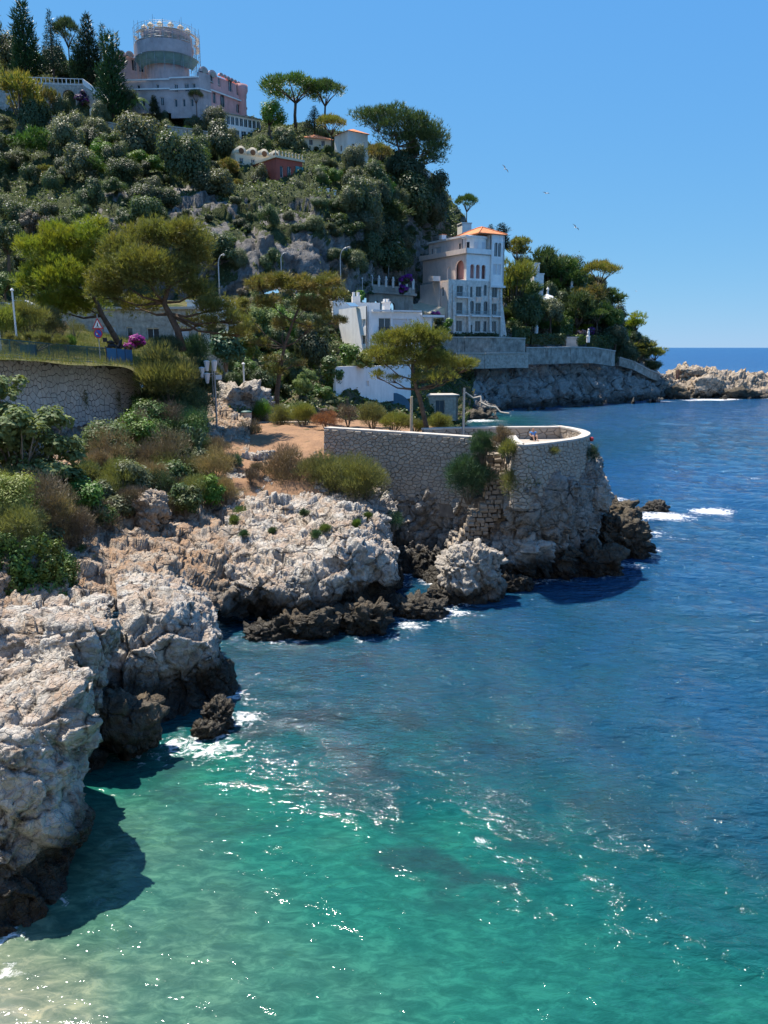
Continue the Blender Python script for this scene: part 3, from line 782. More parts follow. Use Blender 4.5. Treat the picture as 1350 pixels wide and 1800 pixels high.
boulder(1092,945,55.5, 1.95,1.8,1.6, 'rock_dark', 13, 'largest black wave-washed rock off the tip of the terrace', amp=0.38, base=ICO6)
boulder(1082,905,61.0, 1.9,1.5,1.0, 'rock_dark', 14, 'black rock mass behind the largest sea rock off the terrace', amp=0.4)
boulder(1150,897,71.0, 1.05,0.8,0.75, 'rock_dark', 15, 'small black rock standing alone in foam off the terrace', amp=0.4)
boulder(1128,900,70.5, 0.9,0.7,0.4, 'rock_dark', 16, 'flat black rock awash beside the small lone sea rock', amp=0.4)
boulder(1112,962,56.5, 1.2,1.0,0.8, 'rock_dark', 33, 'low black rock at the outer tip of the sea rocks off the terrace', amp=0.42)
boulder(1022,1002,50.3, 0.9,0.8,0.7, 'rock_dark', 34, 'small black rock between the rock ridge and the rock spur', amp=0.42)
boulder(905,1025,46.6, 1.1,0.8,0.55, 'rock_dark', 35, 'dark wave-washed rock below the grey ledge', amp=0.42)
boulder(470,1112,38.6, 1.2,0.8,0.5, 'rock_dark', 36, 'dark rock shelf at the mouth of the shaded cove', amp=0.42)
boulder(985,985,49.6, 1.0,0.9,1.0, 'rock_dark', 18, 'brown rock spur below the right half of the terrace', amp=0.42)
boulder(925,975,47.7, 1.7,1.0,1.1, 'rock', 19, 'grey ledge rock at the bottom of the stone stairs', amp=0.42)
boulder(268,905,44.5, 0.85,0.8,1.35, 'rock_warm', 20, 'upright ochre rock pillar below the dry bushes in the gully', amp=0.4)
boulder(205,960,42.5, 0.55,0.5,1.0, 'rock_warm', 24, 'narrow orange rock pinnacle left of the ochre pillar', amp=0.4)
boulder(440,860,53.5, 0.9,0.7,0.6, 'rock', 21, 'pale rock ledge at the edge of the earth slope', amp=0.4)
boulder(432,712,82.0, 2.6,2.2,1.8, 'rock_pale', 22, 'grey rock outcrop behind the litter bin by the steps', amp=0.4)
boulder(1048,872,53.2, 0.9,0.8,1.1, 'rock', 25, 'rounded rock shoulder at the right end of the terrace wall', amp=0.3)
boulder(795,740,163, 3.2,2.2,2.0, 'rock_dark', 26, 'dark rock at the bay shore in front of the stone boathouse', amp=0.4, base=ICO4)
boulder(838,737,166, 4.2,2.2,1.6, 'rock_dark', 27, 'long low dark rock in the bay left of the sea cliff', amp=0.4, base=ICO4)
boulder(1190,695,233, 3.5,2.5,2.6, 'rock_dark', 28, 'dark boulder at the root of the far jetty', amp=0.4, base=ICO4)
boulder(1240,680,237, 4.8,2.5,3.0, 'rock_jetty', 29, 'big tan boulder in the middle of the far jetty', amp=0.35, base=ICO4)
boulder(1212,656,244, 3.6,2.5,1.8, 'rock_jetty', 30, 'pale peak rock on top of the far jetty', amp=0.4, base=ICO4)
boulder(1300,693,234, 6.0,2.2,1.6, 'rock_dark', 32, 'long black wave-cut slab at the foot of the far jetty', amp=0.4, base=ICO4)
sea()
# ------------------------------------------------------------------ stone walls
M['mortar'] = plain_mat('mortar', (0.17, 0.165, 0.155), 0.95, 0.1, 0.3, 2.0)
M['mortar_warm'] = plain_mat('old_mortar', (0.20, 0.17, 0.14), 0.95, 0.1, 0.35, 2.0)
M['coping'] = plain_mat('coping_stone', (0.52, 0.47, 0.41), 0.85, 0.2, 0.35, 1.5, 0.03)
def stone_mat(name, a, b_, warm, rv=0.5):
    m, t, out = new_mat(name); b = NT(t)
    P = b.geo().outputs['Position']
    rn = b.geo().outputs['Random Per Island']
    ro = b.n('ShaderNodeObjectInfo').outputs['Random']
    r = b.math('FRACT', b.math('ADD', b.math('MULTIPLY', ro, 7.31), b.math('MULTIPLY', rn, 3.7)))
    c = b.mix(r, a, b_)
    c = b.mix(b.math('MULTIPLY', b.math('FRACT', b.math('MULTIPLY', r, 5.7)), rv), c, warm)
    n = b.noise(P, 6.0, 5, 0.7)
    c = b.mix(b.math('MULTIPLY', b.rng(n, 0.45, 0.75), 0.5), c, tuple(x*0.45 for x in a))
    t.links.new(b.bsdf(c, 0.9, 0.15, b.bump(b.noise(P, 14, 4, 0.7), 0.04)), out.inputs[0])
    return m
M['stone_grey'] = stone_mat('grey_wall_stone', (0.76, 0.74, 0.71), (0.60, 0.59, 0.57), (0.66, 0.61, 0.55), 0.4)
M['stone_tan'] = stone_mat('tan_wall_stone', (0.50, 0.43, 0.35), (0.36, 0.31, 0.255), (0.44, 0.35, 0.26), 0.6)
def clip_cell(pts, i, nb, lim):
    """Voronoi cell of point i among neighbours"""
    x0, y0 = pts[i]
    poly = [(lim[0], lim[2]), (lim[1], lim[2]), (lim[1], lim[3]), (lim[0], lim[3])]
    for j in nb:
        if j == i: continue
        mx, my = (x0+pts[j][0])/2, (y0+pts[j][1])/2
        dx, dy = pts[j][0]-x0, pts[j][1]-y0
        out = []
        n = len(poly)
        for k in range(n):
            a, b = poly[k], poly[(k+1) % n]
            da = (a[0]-mx)*dx + (a[1]-my)*dy; db = (b[0]-mx)*dx + (b[1]-my)*dy
            if da <= 0: out.append(a)
            if (da < 0) != (db < 0) and abs(da-db) > 1e-12:
                t = da/(da-db); out.append((a[0]+(b[0]-a[0])*t, a[1]+(b[1]-a[1])*t))
        poly = out
        if len(poly) < 3: return None
    return poly
def masonry(parent, surf, L, Z0, Z1, w, h, mat, seed, gap=0.03, depth=0.07, maxn=300, keep=None, jit=0.40, drop=0.22):
    """surf(u, z) -> (point, outward normal). One object per stone for the biggest, the rest joined as one part"""
    rg = random.Random(seed)
    nu, nv = max(2, int(L/w)), max(2, int((Z1-Z0)/h))
    du, dv = L/nu, (Z1-Z0)/nv
    pts = []; idx = {}
    for j in range(nv):
        for i in range(nu):
            idx[(i, j)] = len(pts)
            if rg.random() < drop: pts.append((-99-i, -99-j*3)); continue
            pts.append(((i+0.5+0.5*(j % 2)-0.25+rg.uniform(-jit, jit))*du, Z0+(j+0.5+rg.uniform(-jit, jit)*0.9)*dv))
    cells = []
    sc = (1.0, w/h)      # cells measured in a squeezed plane so that stones keep their proportion
    sp = [(p[0], p[1]*sc[1]) for p in pts]
    for (i, j), k in idx.items():
        if pts[k][0] < -90: continue
        nb = [q for q in (idx[(a, b)] for a in range(i-3, i+4) for b in range(j-3, j+4) if (a, b) in idx) if pts[q][0] > -90]
        poly = clip_cell(sp, k, nb, (0, L, Z0*sc[1], Z1*sc[1]))
        if not poly: continue
        poly = [(a, b/sc[1]) for a, b in poly]
        cx = sum(a for a, b in poly)/len(poly); cy = sum(b for a, b in poly)/len(poly)
        if keep and not keep(cx, cy): continue
        # drop near-duplicate corners
        q = []
        for p in poly:
            if not q or math.hypot(p[0]-q[-1][0], p[1]-q[-1][1]) > 0.02: q.append(p)
        if len(q) < 3: continue
        A = abs(sum(q[a][0]*q[(a+1) % len(q)][1]-q[(a+1) % len(q)][0]*q[a][1] for a in range(len(q))))/2
        if A < 0.012: continue
        cells.append((A, cx, cy, q))
    cells.sort(key=lambda c: -c[0])
    rest = MB()
    for n, (A, cx, cy, q) in enumerate(cells):
        r = math.sqrt(A); sh = max(0.4, 1 - gap/r*1.7); dp = depth*rg.uniform(0.6, 1.3)
        rings = []
        for s_, d_ in ((sh, -0.06), (sh*0.97, dp*0.65), (sh*0.74, dp)):
            ring = []
            for (a, b) in q:
                p, nn = surf(cx+(a-cx)*s_, cy+(b-cy)*s_)
                ring.append(p + nn*d_)
            rings.append(ring)
        m = len(q)
        vs = rings[0]+rings[1]+rings[2]
        fs = [(k, (k+1) % m, m+(k+1) % m, m+k) for k in range(m)] + [(m+k, m+(k+1) % m, 2*m+(k+1) % m, 2*m+k) for k in range(m)] + [tuple(range(2*m, 3*m))]
        if n < maxn:
            mb = MB(); mb.add(vs, fs); mb.build('stone', mat, parent)
        else: rest.add(vs, fs)
    if rest.v:
        o = rest.build('small_stones', mat, parent); o['kind'] = 'stuff'
def polyline_surf(P2, batter=0.0, z1=0.0, out=1):
    """curved vertical wall along a ground polyline; out=1: outward is to the right of travel"""
    P2 = cr(np.array(P2, float), 80, 0)
    seg = np.linalg.norm(np.diff(P2, axis=0), axis=1); S = np.concatenate([[0], np.cumsum(seg)])
    def f(u, z):
        u = min(max(u, 0), S[-1]-1e-6); i = min(int(np.searchsorted(S, u, 'right'))-1, len(seg)-1); t = (u-S[i])/seg[i]
        p = P2[i]*(1-t)+P2[i+1]*t; d = (P2[min(i+2, len(P2)-1)]-P2[max(i-1, 0)]); d = d/np.linalg.norm(d)
        n = Vector((d[1]*out, -d[0]*out, 0))
        return Vector((p[0], p[1], z)) + n*(batter*(z1-z)), n
    return f, S[-1]
def wall_body(surf, L, z0f, z1f, thick, name, mat, parent, n=60, over=0.0):
    """solid strip: front on surf, back 'thick' behind"""
    V = []; Fc = []
    for i in range(n+1):
        u = L*i/n
        for (z, o) in ((z0f(u), over), (z1f(u), over), (z1f(u), -thick), (z0f(u), -thick)):
            p, nn = surf(u, z); V.append(tuple(p + nn*o))
    for i in range(n):
        for k in range(4):
            Fc.append((i*4+k, i*4+(k+1) % 4, (i+1)*4+(k+1) % 4, (i+1)*4+k))
    Fc.append((0, 1, 2, 3)); Fc.append((n*4+3, n*4+2, n*4+1, n*4))
    mb = MB(); mb.add(V, Fc); return mb.build(name, mat, parent)
# road retaining wall
rw = [at(-330, 606, 45), at(-160, 612, 49.5), at(0, 624, 55.5), at(120, 631, 60.5), at(205, 638, 64), at(240, 643, 66.5)]
rwz = np.array([p.z for p in rw])
rsurf, rL = polyline_surf([(p.x, p.y) for p in rw], 0.07, 14.2)
ru = np.linspace(0, rL, len(rw))
rtop = lambda u: float(np.interp(u, ru, rwz))
road_wall = thing('retaining_wall', rw[2], 'tall curved grey rubble retaining wall with dark mortar below the green railing', 'wall')
inv = Matrix.Translation(-Vector(rw[2]))
def loc_surf(s, o):
    o = Vector(o)
    def f(u, z):
        p, n = s(u, z); return p - o, n
    return f
rs = loc_surf(rsurf, rw[2])
u0 = rL*0.30
wall_body(lambda u, z: rs(u, z), rL, lambda u: 7.4, rtop, 0.8, 'wall_core', M['mortar'], road_wall)
masonry(road_wall, lambda u, z: rs(u+u0, z), rL-u0, 8.4, 14.6, 0.27, 0.40, M['stone_grey'], 4, gap=0.024, depth=0.07, keep=lambda u, z: z < rtop(u+u0)-0.18)
wall_body(rs, rL, lambda u: rtop(u)+0.002, lambda u: rtop(u)+0.16, 0.86, 'coping', M['coping'], road_wall, over=0.08)
# tufts growing in weep holes are added with the plants
# terrace wall: front, left part straight, then a break with the stairs, then the round end
ZT = 9.2
fw = [at(570, 752, 57.2), at(640, 757, 55.4), at(700, 761, 54.0), at(760, 765, 52.6), at(832, 770, 50.9)]
terrace = thing('terrace_wall', (4, 52, 6), 'tan rubble stone wall of the seaside terrace with a white coping and a pine behind it', 'wall')
to = (4, 52, 6)
fsurf, fL = polyline_surf([(p.x, p.y) for p in fw], 0.05, ZT)
fs_ = loc_surf(fsurf, to)
wall_body(fs_, fL, lambda u: 3.6, lambda u: ZT-0.1, 0.6, 'wall_core', M['mortar_warm'], terrace)
masonry(terrace, fs_, fL, 4.5, ZT-0.1, 0.34, 0.22, M['stone_tan'], 8, gap=0.017, depth=0.09)
wall_body(fs_, fL, lambda u: ZT-0.098, lambda u: ZT+0.02, 0.68, 'coping', M['coping'], terrace, over=0.07)
ew = [at(892, 772, 52.0), at(900, 781, 48.8), at(912, 786, 46.9), at(945, 782, 47.3), at(985, 776, 48.7), at(1022, 771, 50.6), at(1036, 763, 53.2), at(1022, 756, 55.8), at(994, 750, 58.0)]
round_wall = thing('terrace_wall', to, 'rounded stone parapet closing the seaward end of the terrace above the cliff', 'wall')
esurf, eL = polyline_surf([(p.x, p.y) for p in ew], 0.04, ZT)
es_ = loc_surf(esurf, to)
wall_body(es_, eL, lambda u: 5.1, lambda u: ZT-0.1, 0.45, 'wall_core', M['mortar_warm'], round_wall)
masonry(round_wall, es_, eL*0.80, 5.2, ZT-0.1, 0.34, 0.22, M['stone_tan'], 9, gap=0.017, depth=0.08, maxn=290)
wall_body(es_, eL, lambda u: ZT-0.098, lambda u: ZT+0.02, 0.53, 'coping', M['coping'], round_wall, over=0.07)
# inner face of the round parapet
isurf = lambda u, z: (es_(eL-u, z)[0] - es_(eL-u, z)[1]*0.45, -es_(eL-u, z)[1])
masonry(round_wall, lambda u, z: isurf(u, z), eL*0.42, 8.3, ZT-0.1, 0.42, 0.26, M['stone_tan'], 10, gap=0.025, depth=0.05, maxn=0)
bw = [at(994, 750, 58.0), at(960, 751, 57.6), at(890, 753, 57.4), at(800, 757, 56.9), at(745, 762, 56.2)]
back_wall = thing('terrace_wall', to, 'low stone parapet along the far side of the terrace with the bay behind', 'wall')
bsurf, bL = polyline_surf([(p.x, p.y) for p in bw][::-1], 0.0, ZT)
bs_ = loc_surf(bsurf, to)
wall_body(bs_, bL, lambda u: 6.0, lambda u: ZT-0.1, 0.45, 'wall_core', M['mortar_warm'], back_wall)
masonry(back_wall, bs_, bL, 8.3, ZT-0.1, 0.48, 0.26, M['stone_tan'], 11, gap=0.025, depth=0.05)
wall_body(bs_, bL, lambda u: ZT-0.098, lambda u: ZT+0.02, 0.53, 'coping', M['coping'], back_wall, over=0.07)
# terrace floor
mb = MB()
poly = [(p.x, p.y) for p in fw] + [(p.x, p.y) for p in ew] + [(p.x, p.y) for p in bw[1:]] + [(-3.5, 62)]
cx, cy = 4.5, 54.5
poly = [(x + (cx-x)*0.02, y + (cy-y)*0.02) for x, y in poly]
mb.prism([(x, y, 8.0) for x, y in poly], (0, 0, 0.33))
struct('pavement', mb.mesh('pavement', M['paving']))
# stone stairs down the cliff: each step its own piece
st = thing('stone_stairs', at(868, 880, 48.5), 'weathered rubble stone stairs climbing the cliff between bushes to the terrace', 'stairs')
so = Vector(st.location)
N = 22
M['stone_step'] = stone_mat('stair_stone', (0.36, 0.30, 0.235), (0.25, 0.21, 0.17), (0.30, 0.24, 0.18), 0.5)
for i in range(N):
    t = i/(N-1)
    px = 872 - 2*t if t < 0.5 else 870 - (t-0.5)*120
    py = 798 + 168*t
    Y = 50.4 - 3.4*t if t < 0.5 else 48.6 + 0.6*(t-0.5)
    p = at(px, py, Y) - so
    w = 0.62 + 0.35*t + rnd.uniform(-0.12, 0.12)
    x = -w + rnd.uniform(-.1, .1)
    while x < w - 0.15:
        ww = min(rnd.uniform(0.22, 0.6), w - x)
        a, b, c = rnd.uniform(-0.09, 0.09), rnd.uniform(-0.06, 0.05), rnd.uniform(-.05, .05)
        mb2 = MB(); q = [p.x+x+0.02, p.x+x+ww-0.02, p.y-0.12+a, p.y+0.9, p.z-0.26+b, p.z+b]
        jt = lambda s_=.035: rnd.uniform(-s_, s_)
        mb2.add([(q[0]+jt(),q[2]+.03+jt(),q[4]),(q[1]+jt(),q[2]+.03+jt(),q[4]),(q[1],q[3],q[4]),(q[0],q[3],q[4]),(q[0]+.03+jt(),q[2]+.05+jt(),q[5]+jt()),(q[1]-.03+jt(),q[2]+.05+jt(),q[5]+jt()),(q[1]-.03,q[3],q[5]),(q[0]+.03,q[3],q[5]),(q[0]+.01,q[2]+c*.4,q[5]-.1),(q[1]-.01,q[2]+c*.4,q[5]-.1)],
                [(0,3,2,1),(4,5,6,7),(0,1,9,8),(8,9,5,4),(1,2,6,5,9),(2,3,7,6),(3,0,8,4,7)])
        mb2.build('stone', M['stone_step'], st)
        x += ww

# ------------------------------------------------------------------ foliage
rng = np.random.default_rng(11)
def rdir(n):
    d = rng.normal(size=(n, 3)); return d/np.linalg.norm(d, axis=1, keepdims=True)
def norm(a): return a/np.maximum(np.linalg.norm(a, axis=1, keepdims=True), 1e-9)
def foliage(clumps, n, size, kind='leaf', up=0.35, shell=0.55, aspect=0.5, out=0.7, var=0.4, flat=1.0, low=1.0):
    """clumps: array (k,6) of centre and radii. leaf: rhombus lying mostly across the outward direction; spike: thin triangle pointing out"""
    tuft = kind == 'tuft'
    if tuft: n = n//6
    cl = np.asarray(clumps, float)
    w = (cl[:, 3]*cl[:, 4] + cl[:, 3]*cl[:, 5] + cl[:, 4]*cl[:, 5]); w = w/w.sum()
    k = rng.choice(len(cl), n, p=w)
    d = rdir(n)
    if low < 1.0:
        flip = (d[:, 2] < 0) & (rng.random(n) > low); d[flip, 2] *= -1
    r = shell + (1-shell)*rng.random(n)**0.6
    r = r*(1 + 0.12*rng.normal(size=n))
    p = cl[k, :3] + d*cl[k, 3:6]*r[:, None]
    s = size*(1 + var*(rng.random(n)*2-1))
    if kind == 'leaf':
        nn = norm(d*1.0 + rdir(n)*0.48 + np.array([0, 0, up]))
        t = norm(np.cross(nn, rdir(n))); b = np.cross(nn, t)
        L = t*(s*0.5)[:, None]; W = b*(s*0.5*aspect)[:, None]
        V = np.stack([p-L, p-W+L*0.1, p+L, p+W+L*0.1], 1).reshape(-1, 3)
        return V, np.arange(4*n).reshape(n, 4)
    t = norm(d*out + rdir(n)*0.45 + np.array([0, 0, up]))
    if tuft:
        p = np.repeat(p, 6, 0); d = np.repeat(d, 6, 0); t = np.repeat(t, 6, 0); s = np.repeat(s, 6); n = n*6
        p = p + t*(rng.random(n)*0.5 - 0.25)[:, None]*s[:, None]
        t = norm(t + rdir(n)*0.62)
    b = norm(np.cross(t, rdir(n)))*(s*aspect*0.5)[:, None]
    q = p + t*s[:, None]
    c = norm(np.cross(t, b))*(s*aspect*0.35)[:, None]
    V = np.stack([p-b, p+b+c*0.3, q, p+c], 1).reshape(-1, 3)
    i = np.arange(n)*4
    return V, np.stack([i, i+1, i+2, i+3], 1)
def subclumps(cx, cy, cz, rx, ry, rz, n, rs, flat=0.75, low=-0.3):
    out = []
    while len(out) < n:
        d = rdir(1)[0]
        if d[2] < low: continue
        r = rng.uniform(0.45, 0.95)
        f = rs*rng.uniform(0.7, 1.35)
        out.append((cx+d[0]*rx*r, cy+d[1]*ry*r, cz+d[2]*rz*r, f, f, f*flat))
    return out
M['pine'] = leaf_mat('aleppo_pine_needles', (0.186, 0.230, 0.048), 0.42, 0.35, (0.350, 0.306, 0.044), 0.5, (1.0, 1.0, 0.35), 0.5)
M['pine_dry'] = leaf_mat('dry_pine_needles', (0.165, 0.180, 0.048), 0.35, 0.4, (0.371, 0.254, 0.098), 0.6, (1.0, 0.95, 0.4), 0.5)
M['umbrella'] = leaf_mat('stone_pine_needles', (0.080, 0.140, 0.041), 0.25, 0.35, (0.158, 0.192, 0.045), 0.4, None, 0.3)
M['cypress'] = leaf_mat('cypress_leaves', (0.031, 0.062, 0.025), 0.10, 0.35, (0.058, 0.098, 0.027), 0.3, None, 0.5)
M['oak'] = leaf_mat('dark_evergreen_leaves', (0.080, 0.112, 0.052), 0.38, 0.3, (0.105, 0.125, 0.05), 0.4, None, 0.35)
M['olive'] = leaf_mat('olive_leaves', (0.135, 0.155, 0.085), 0.42, 0.25, (0.206, 0.216, 0.094), 0.4, (1, 1, 0.6), 0.35)
M['green'] = leaf_mat('fresh_green_leaves', (0.090, 0.172, 0.036), 0.35, 0.45, (0.198, 0.234, 0.046), 0.5, None, 0.4)
M['fig'] = leaf_mat('fig_leaves', (0.135, 0.185, 0.07), 0.35, 0.4, (0.26, 0.28, 0.11), 0.5, None, 0.9, rough=0.6, spec=0.2)
M['sage'] = leaf_mat('grey_green_shrub_leaves', (0.171, 0.186, 0.075), 0.3, 0.4, (0.253, 0.238, 0.075), 0.5, (1, 1, 0.5), 0.8)
M['lime'] = leaf_mat('yellow_green_shrub_leaves', (0.195, 0.221, 0.058), 0.35, 0.35, (0.273, 0.247, 0.065), 0.5, (1, 1, 0.5), 0.8)
M['dry'] = leaf_mat('dry_shrub_twigs', (0.270, 0.203, 0.115), 0.25, 0.4, (0.216, 0.203, 0.081), 0.5, (1, 0.9, 0.6), 0.9)
M['orange'] = leaf_mat('orange_dead_shrub', (0.360, 0.180, 0.066), 0.3, 0.35, (0.264, 0.180, 0.072), 0.4, (1, 0.8, 0.5), 0.9)
M['brown'] = leaf_mat('brown_shrub_twigs', (0.154, 0.122, 0.086), 0.15, 0.45, (0.180, 0.162, 0.082), 0.5, (1, 0.9, 0.6), 0.8)
M['ivy'] = leaf_mat('ivy_leaves', (0.059, 0.116, 0.029), 0.2, 0.5, (0.157, 0.147, 0.031), 0.5, None, 0.7)
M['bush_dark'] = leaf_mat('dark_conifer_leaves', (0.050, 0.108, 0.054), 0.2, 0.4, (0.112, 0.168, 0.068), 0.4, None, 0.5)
M['magenta'] = leaf_mat('magenta_bougainvillea', (0.42, 0.03, 0.32), 0.4, 0.35, (0.5, 0.06, 0.42), 0.5, (1, 0.6, 1), 2.0)
M['purple'] = leaf_mat('purple_bougainvillea', (0.20, 0.035, 0.26), 0.35, 0.4, (0.3, 0.06, 0.34), 0.5, (1, 0.6, 1), 1.0)
M['pink'] = leaf_mat('pale_pink_flowers', (0.45, 0.25, 0.22), 0.3, 0.4, None, 0, (1, 0.8, 0.8), 1.0)
M['cactus'] = plain_mat('prickly_pear_skin', (0.055, 0.095, 0.04), 0.55, 0.35, 0.4, 3.0)
M['bark'] = plain_mat('pine_bark', (0.13, 0.095, 0.07), 0.95, 0.1, 0.5, 3.0, 0.05)
M['bark_grey'] = plain_mat('grey_bark', (0.20, 0.18, 0.155), 0.95, 0.1, 0.4, 3.0, 0.05)
M['twig'] = plain_mat('pale_bare_twigs', (0.27, 0.24, 0.20), 0.9, 0.1, 0.3, 4.0)

def pine(name, label, Y, trunk, lobes, mat, n, size, tr=0.22, group=None, cat='tree', bark='bark', base=None, up=0.35, rs=0.75, branch=True, low=0.5, cl=8):
    """trunk: list of (px,py,dy,radius) from the ground up; lobes: (px,py,rx_px,ry_px,dy,share,fork) measured in the photograph"""
    b0 = base or at(trunk[0][0], trunk[0][1], Y + trunk[0][2])
    root = thing(name, b0, label, cat, group)
    tp = [at(a, b, Y+c) - b0 for a, b, c, r in trunk]
    mb = MB(); mb.tube(tp, [r for a, b, c, r in trunk], 9)
    clumps = []
    for (px, py, rx, ry, dy, sh, fork) in lobes:
        m = mpp(px, py, Y)
        c = at(px, py, Y+dy) - b0
        sc = subclumps(c.x, c.y, c.z, rx*m, rx*m*0.85, ry*m, max(4, int(cl*1.5*sh)), rs*min(rx, ry*1.4)*m*0.72)
        clumps += sc
        if branch:
            s = tp[fork]
            mid = (s*0.55 + c*0.45) + Vector((rnd.uniform(-.3, .3), rnd.uniform(-.3, .3), -0.1*(c-s).length))
            r0 = trunk[fork][3]*0.6
            mb.tube([s, mid, c], [r0, r0*0.65, r0*0.25], 6)
            for q in sc[:6]:
                e = Vector(q[:3]); mb.tube([mid*0.4+c*0.6, (c+e)/2+Vector((0, 0, -0.15)), e], [r0*0.35, r0*0.22, r0*0.1], 5)
    mb.build('trunk', M[bark], root, True)
    V, Fc = foliage(clumps, n, size, 'tuft', up=up, shell=0.45, aspect=0.20, out=0.75, low=low)
    link('crown', mesh_np('crown', V, Fc, M[mat]), root)
    return root
# the four near pines
pine('pine_tree', 'yellow-green pine with an upswept crown, left of the pair behind the railing', 74,
     [(213,612,0,.30),(198,585,0,.27),(180,555,0,.23),(165,520,0,.18),(150,480,0,.12)],
     [(75,445,36,38,0,1,3),(110,430,36,36,1,1,3),(155,425,34,36,0,1,4),(60,500,26,36,-1,1,3),(110,495,45,40,-1,1.3,3),(165,475,32,45,1,1.2,3),(95,545,45,22,0,1,2),(150,540,35,26,1,.8,2),(175,400,14,18,0,.5,4)],
     'pine', 84000, 0.36, up=0.75, rs=0.8, cl=10)
pine('pine_tree', 'domed pine with a thick forked trunk behind the railing, right of the pair', 69,
     [(322,618,0,.34),(312,580,0,.30),(298,552,0,.27),(288,532,0,.24),(296,505,0,.2),(290,480,0,.15)],
     [(215,445,38,30,0,1,5),(265,420,45,26,1,1.2,5),(320,425,40,28,0,1.2,5),(345,460,30,30,1,1,4),(205,490,38,30,-1,1.1,3),(255,485,48,34,-2,1.4,3),(310,480,35,25,0,.9,4),(190,520,35,22,0,.9,3),(240,540,40,20,1,.9,2),
      (345,515,30,20,1,.9,3),(375,545,42,20,0,1.1,2),(405,565,38,16,-1,.9,2),(350,570,32,14,1,.7,1),(420,590,28,12,0,.6,2),(270,397,22,12,0,.5,5)],
     'pine', 110000, 0.34, up=0.5, rs=0.78, cl=11)
pine('pine_tree', 'ragged thin pine with bare inner branches in front of the white house', 87,
     [(486,728,0,.32),(487,690,0,.28),(492,650,0,.22),(500,610,0,.18),(515,565,0,.14),(530,530,0,.10)],
     [(455,505,22,16,0,.8,4),(490,500,30,18,1,1,5),(530,508,32,18,0,1,5),(570,500,26,16,0,.9,5),(590,525,24,18,-1,.8,5),(480,535,30,14,0,.7,4),(540,540,38,16,0,1,4),(585,568,34,11,0,.8,4),(500,570,26,14,1,.7,3),(545,578,30,10,0,.6,3),
      (430,545,18,16,0,.6,3),(435,585,28,14,0,.8,3),(455,605,22,10,-1,.5,3),(490,632,34,9,0,.6,2),(520,640,20,9,0,.5,2),(480,655,20,10,0,.5,2)],
     'pine_dry', 46000, 0.40, up=0.45, rs=0.7, cl=8)
pine('pine_tree', 'leaning pine with a wide flat crown standing behind the terrace wall', 58.5,
     [(754,772,0,.20),(746,735,0,.18),(738,700,0,.17),(732,685,0,.15),(728,668,0,.12),(725,640,0,.09)],
     [(690,605,34,22,0,1.2,5),(735,600,36,24,1,1.3,5),(765,605,24,20,0,.9,5),(672,635,30,22,-1,1,4),(715,635,40,22,0,1.3,4),(760,640,40,22,1,1.3,4),(800,645,30,16,0,1,3),(822,645,20,11,0,.7,3),(785,665,34,13,-1,.9,3),(662,662,22,11,0,.6,3),(690,668,26,9,0,.6,3),(745,668,32,10,0,.8,3)],
     'pine', 62000, 0.24, up=0.6, rs=0.72, low=0.35, cl=11)

# generic bushes close by: (px, py, rx, ry, Y, style, label)
def bush(px, py, rx, ry, Y, mat, n, size, label, kind='spike', up=0.5, aspect=0.22, name='shrub', cat='shrub', group=None, nc=22, stems=None, rs=0.40, out=0.7, flat=0.9, low=0.4, dx=0.0):
    m = mpp(px, py, Y)
    b0 = at(px, py+ry*0.9, Y)
    root = thing(name, b0, label, cat, group)
    R_, Hh = rx*m*1.18, ry*m*1.18
    cl = subclumps(0, 0, Hh*0.95, R_*0.8, R_*0.7, Hh*0.8, nc, rs*min(R_, Hh)*1.2, flat, low=-0.75)
    V, Fc = foliage(cl, n, size, kind, up=up, aspect=aspect, out=out, shell=0.35, low=low)
    link('foliage', mesh_np('foliage', V, Fc, M[mat]), root)
    mb = MB()
    if rx < 12: return root
    for q in cl[:10]:
        e = Vector(q[:3]); mb.tube([Vector((e.x*0.1, e.y*0.1, -0.3)), e*0.5 + Vector((0, 0, -0.05)), e], [0.05, 0.035, 0.012], 5)
    mb.build('stem', M['bark_grey' if stems is None else stems], root, True)
    return root
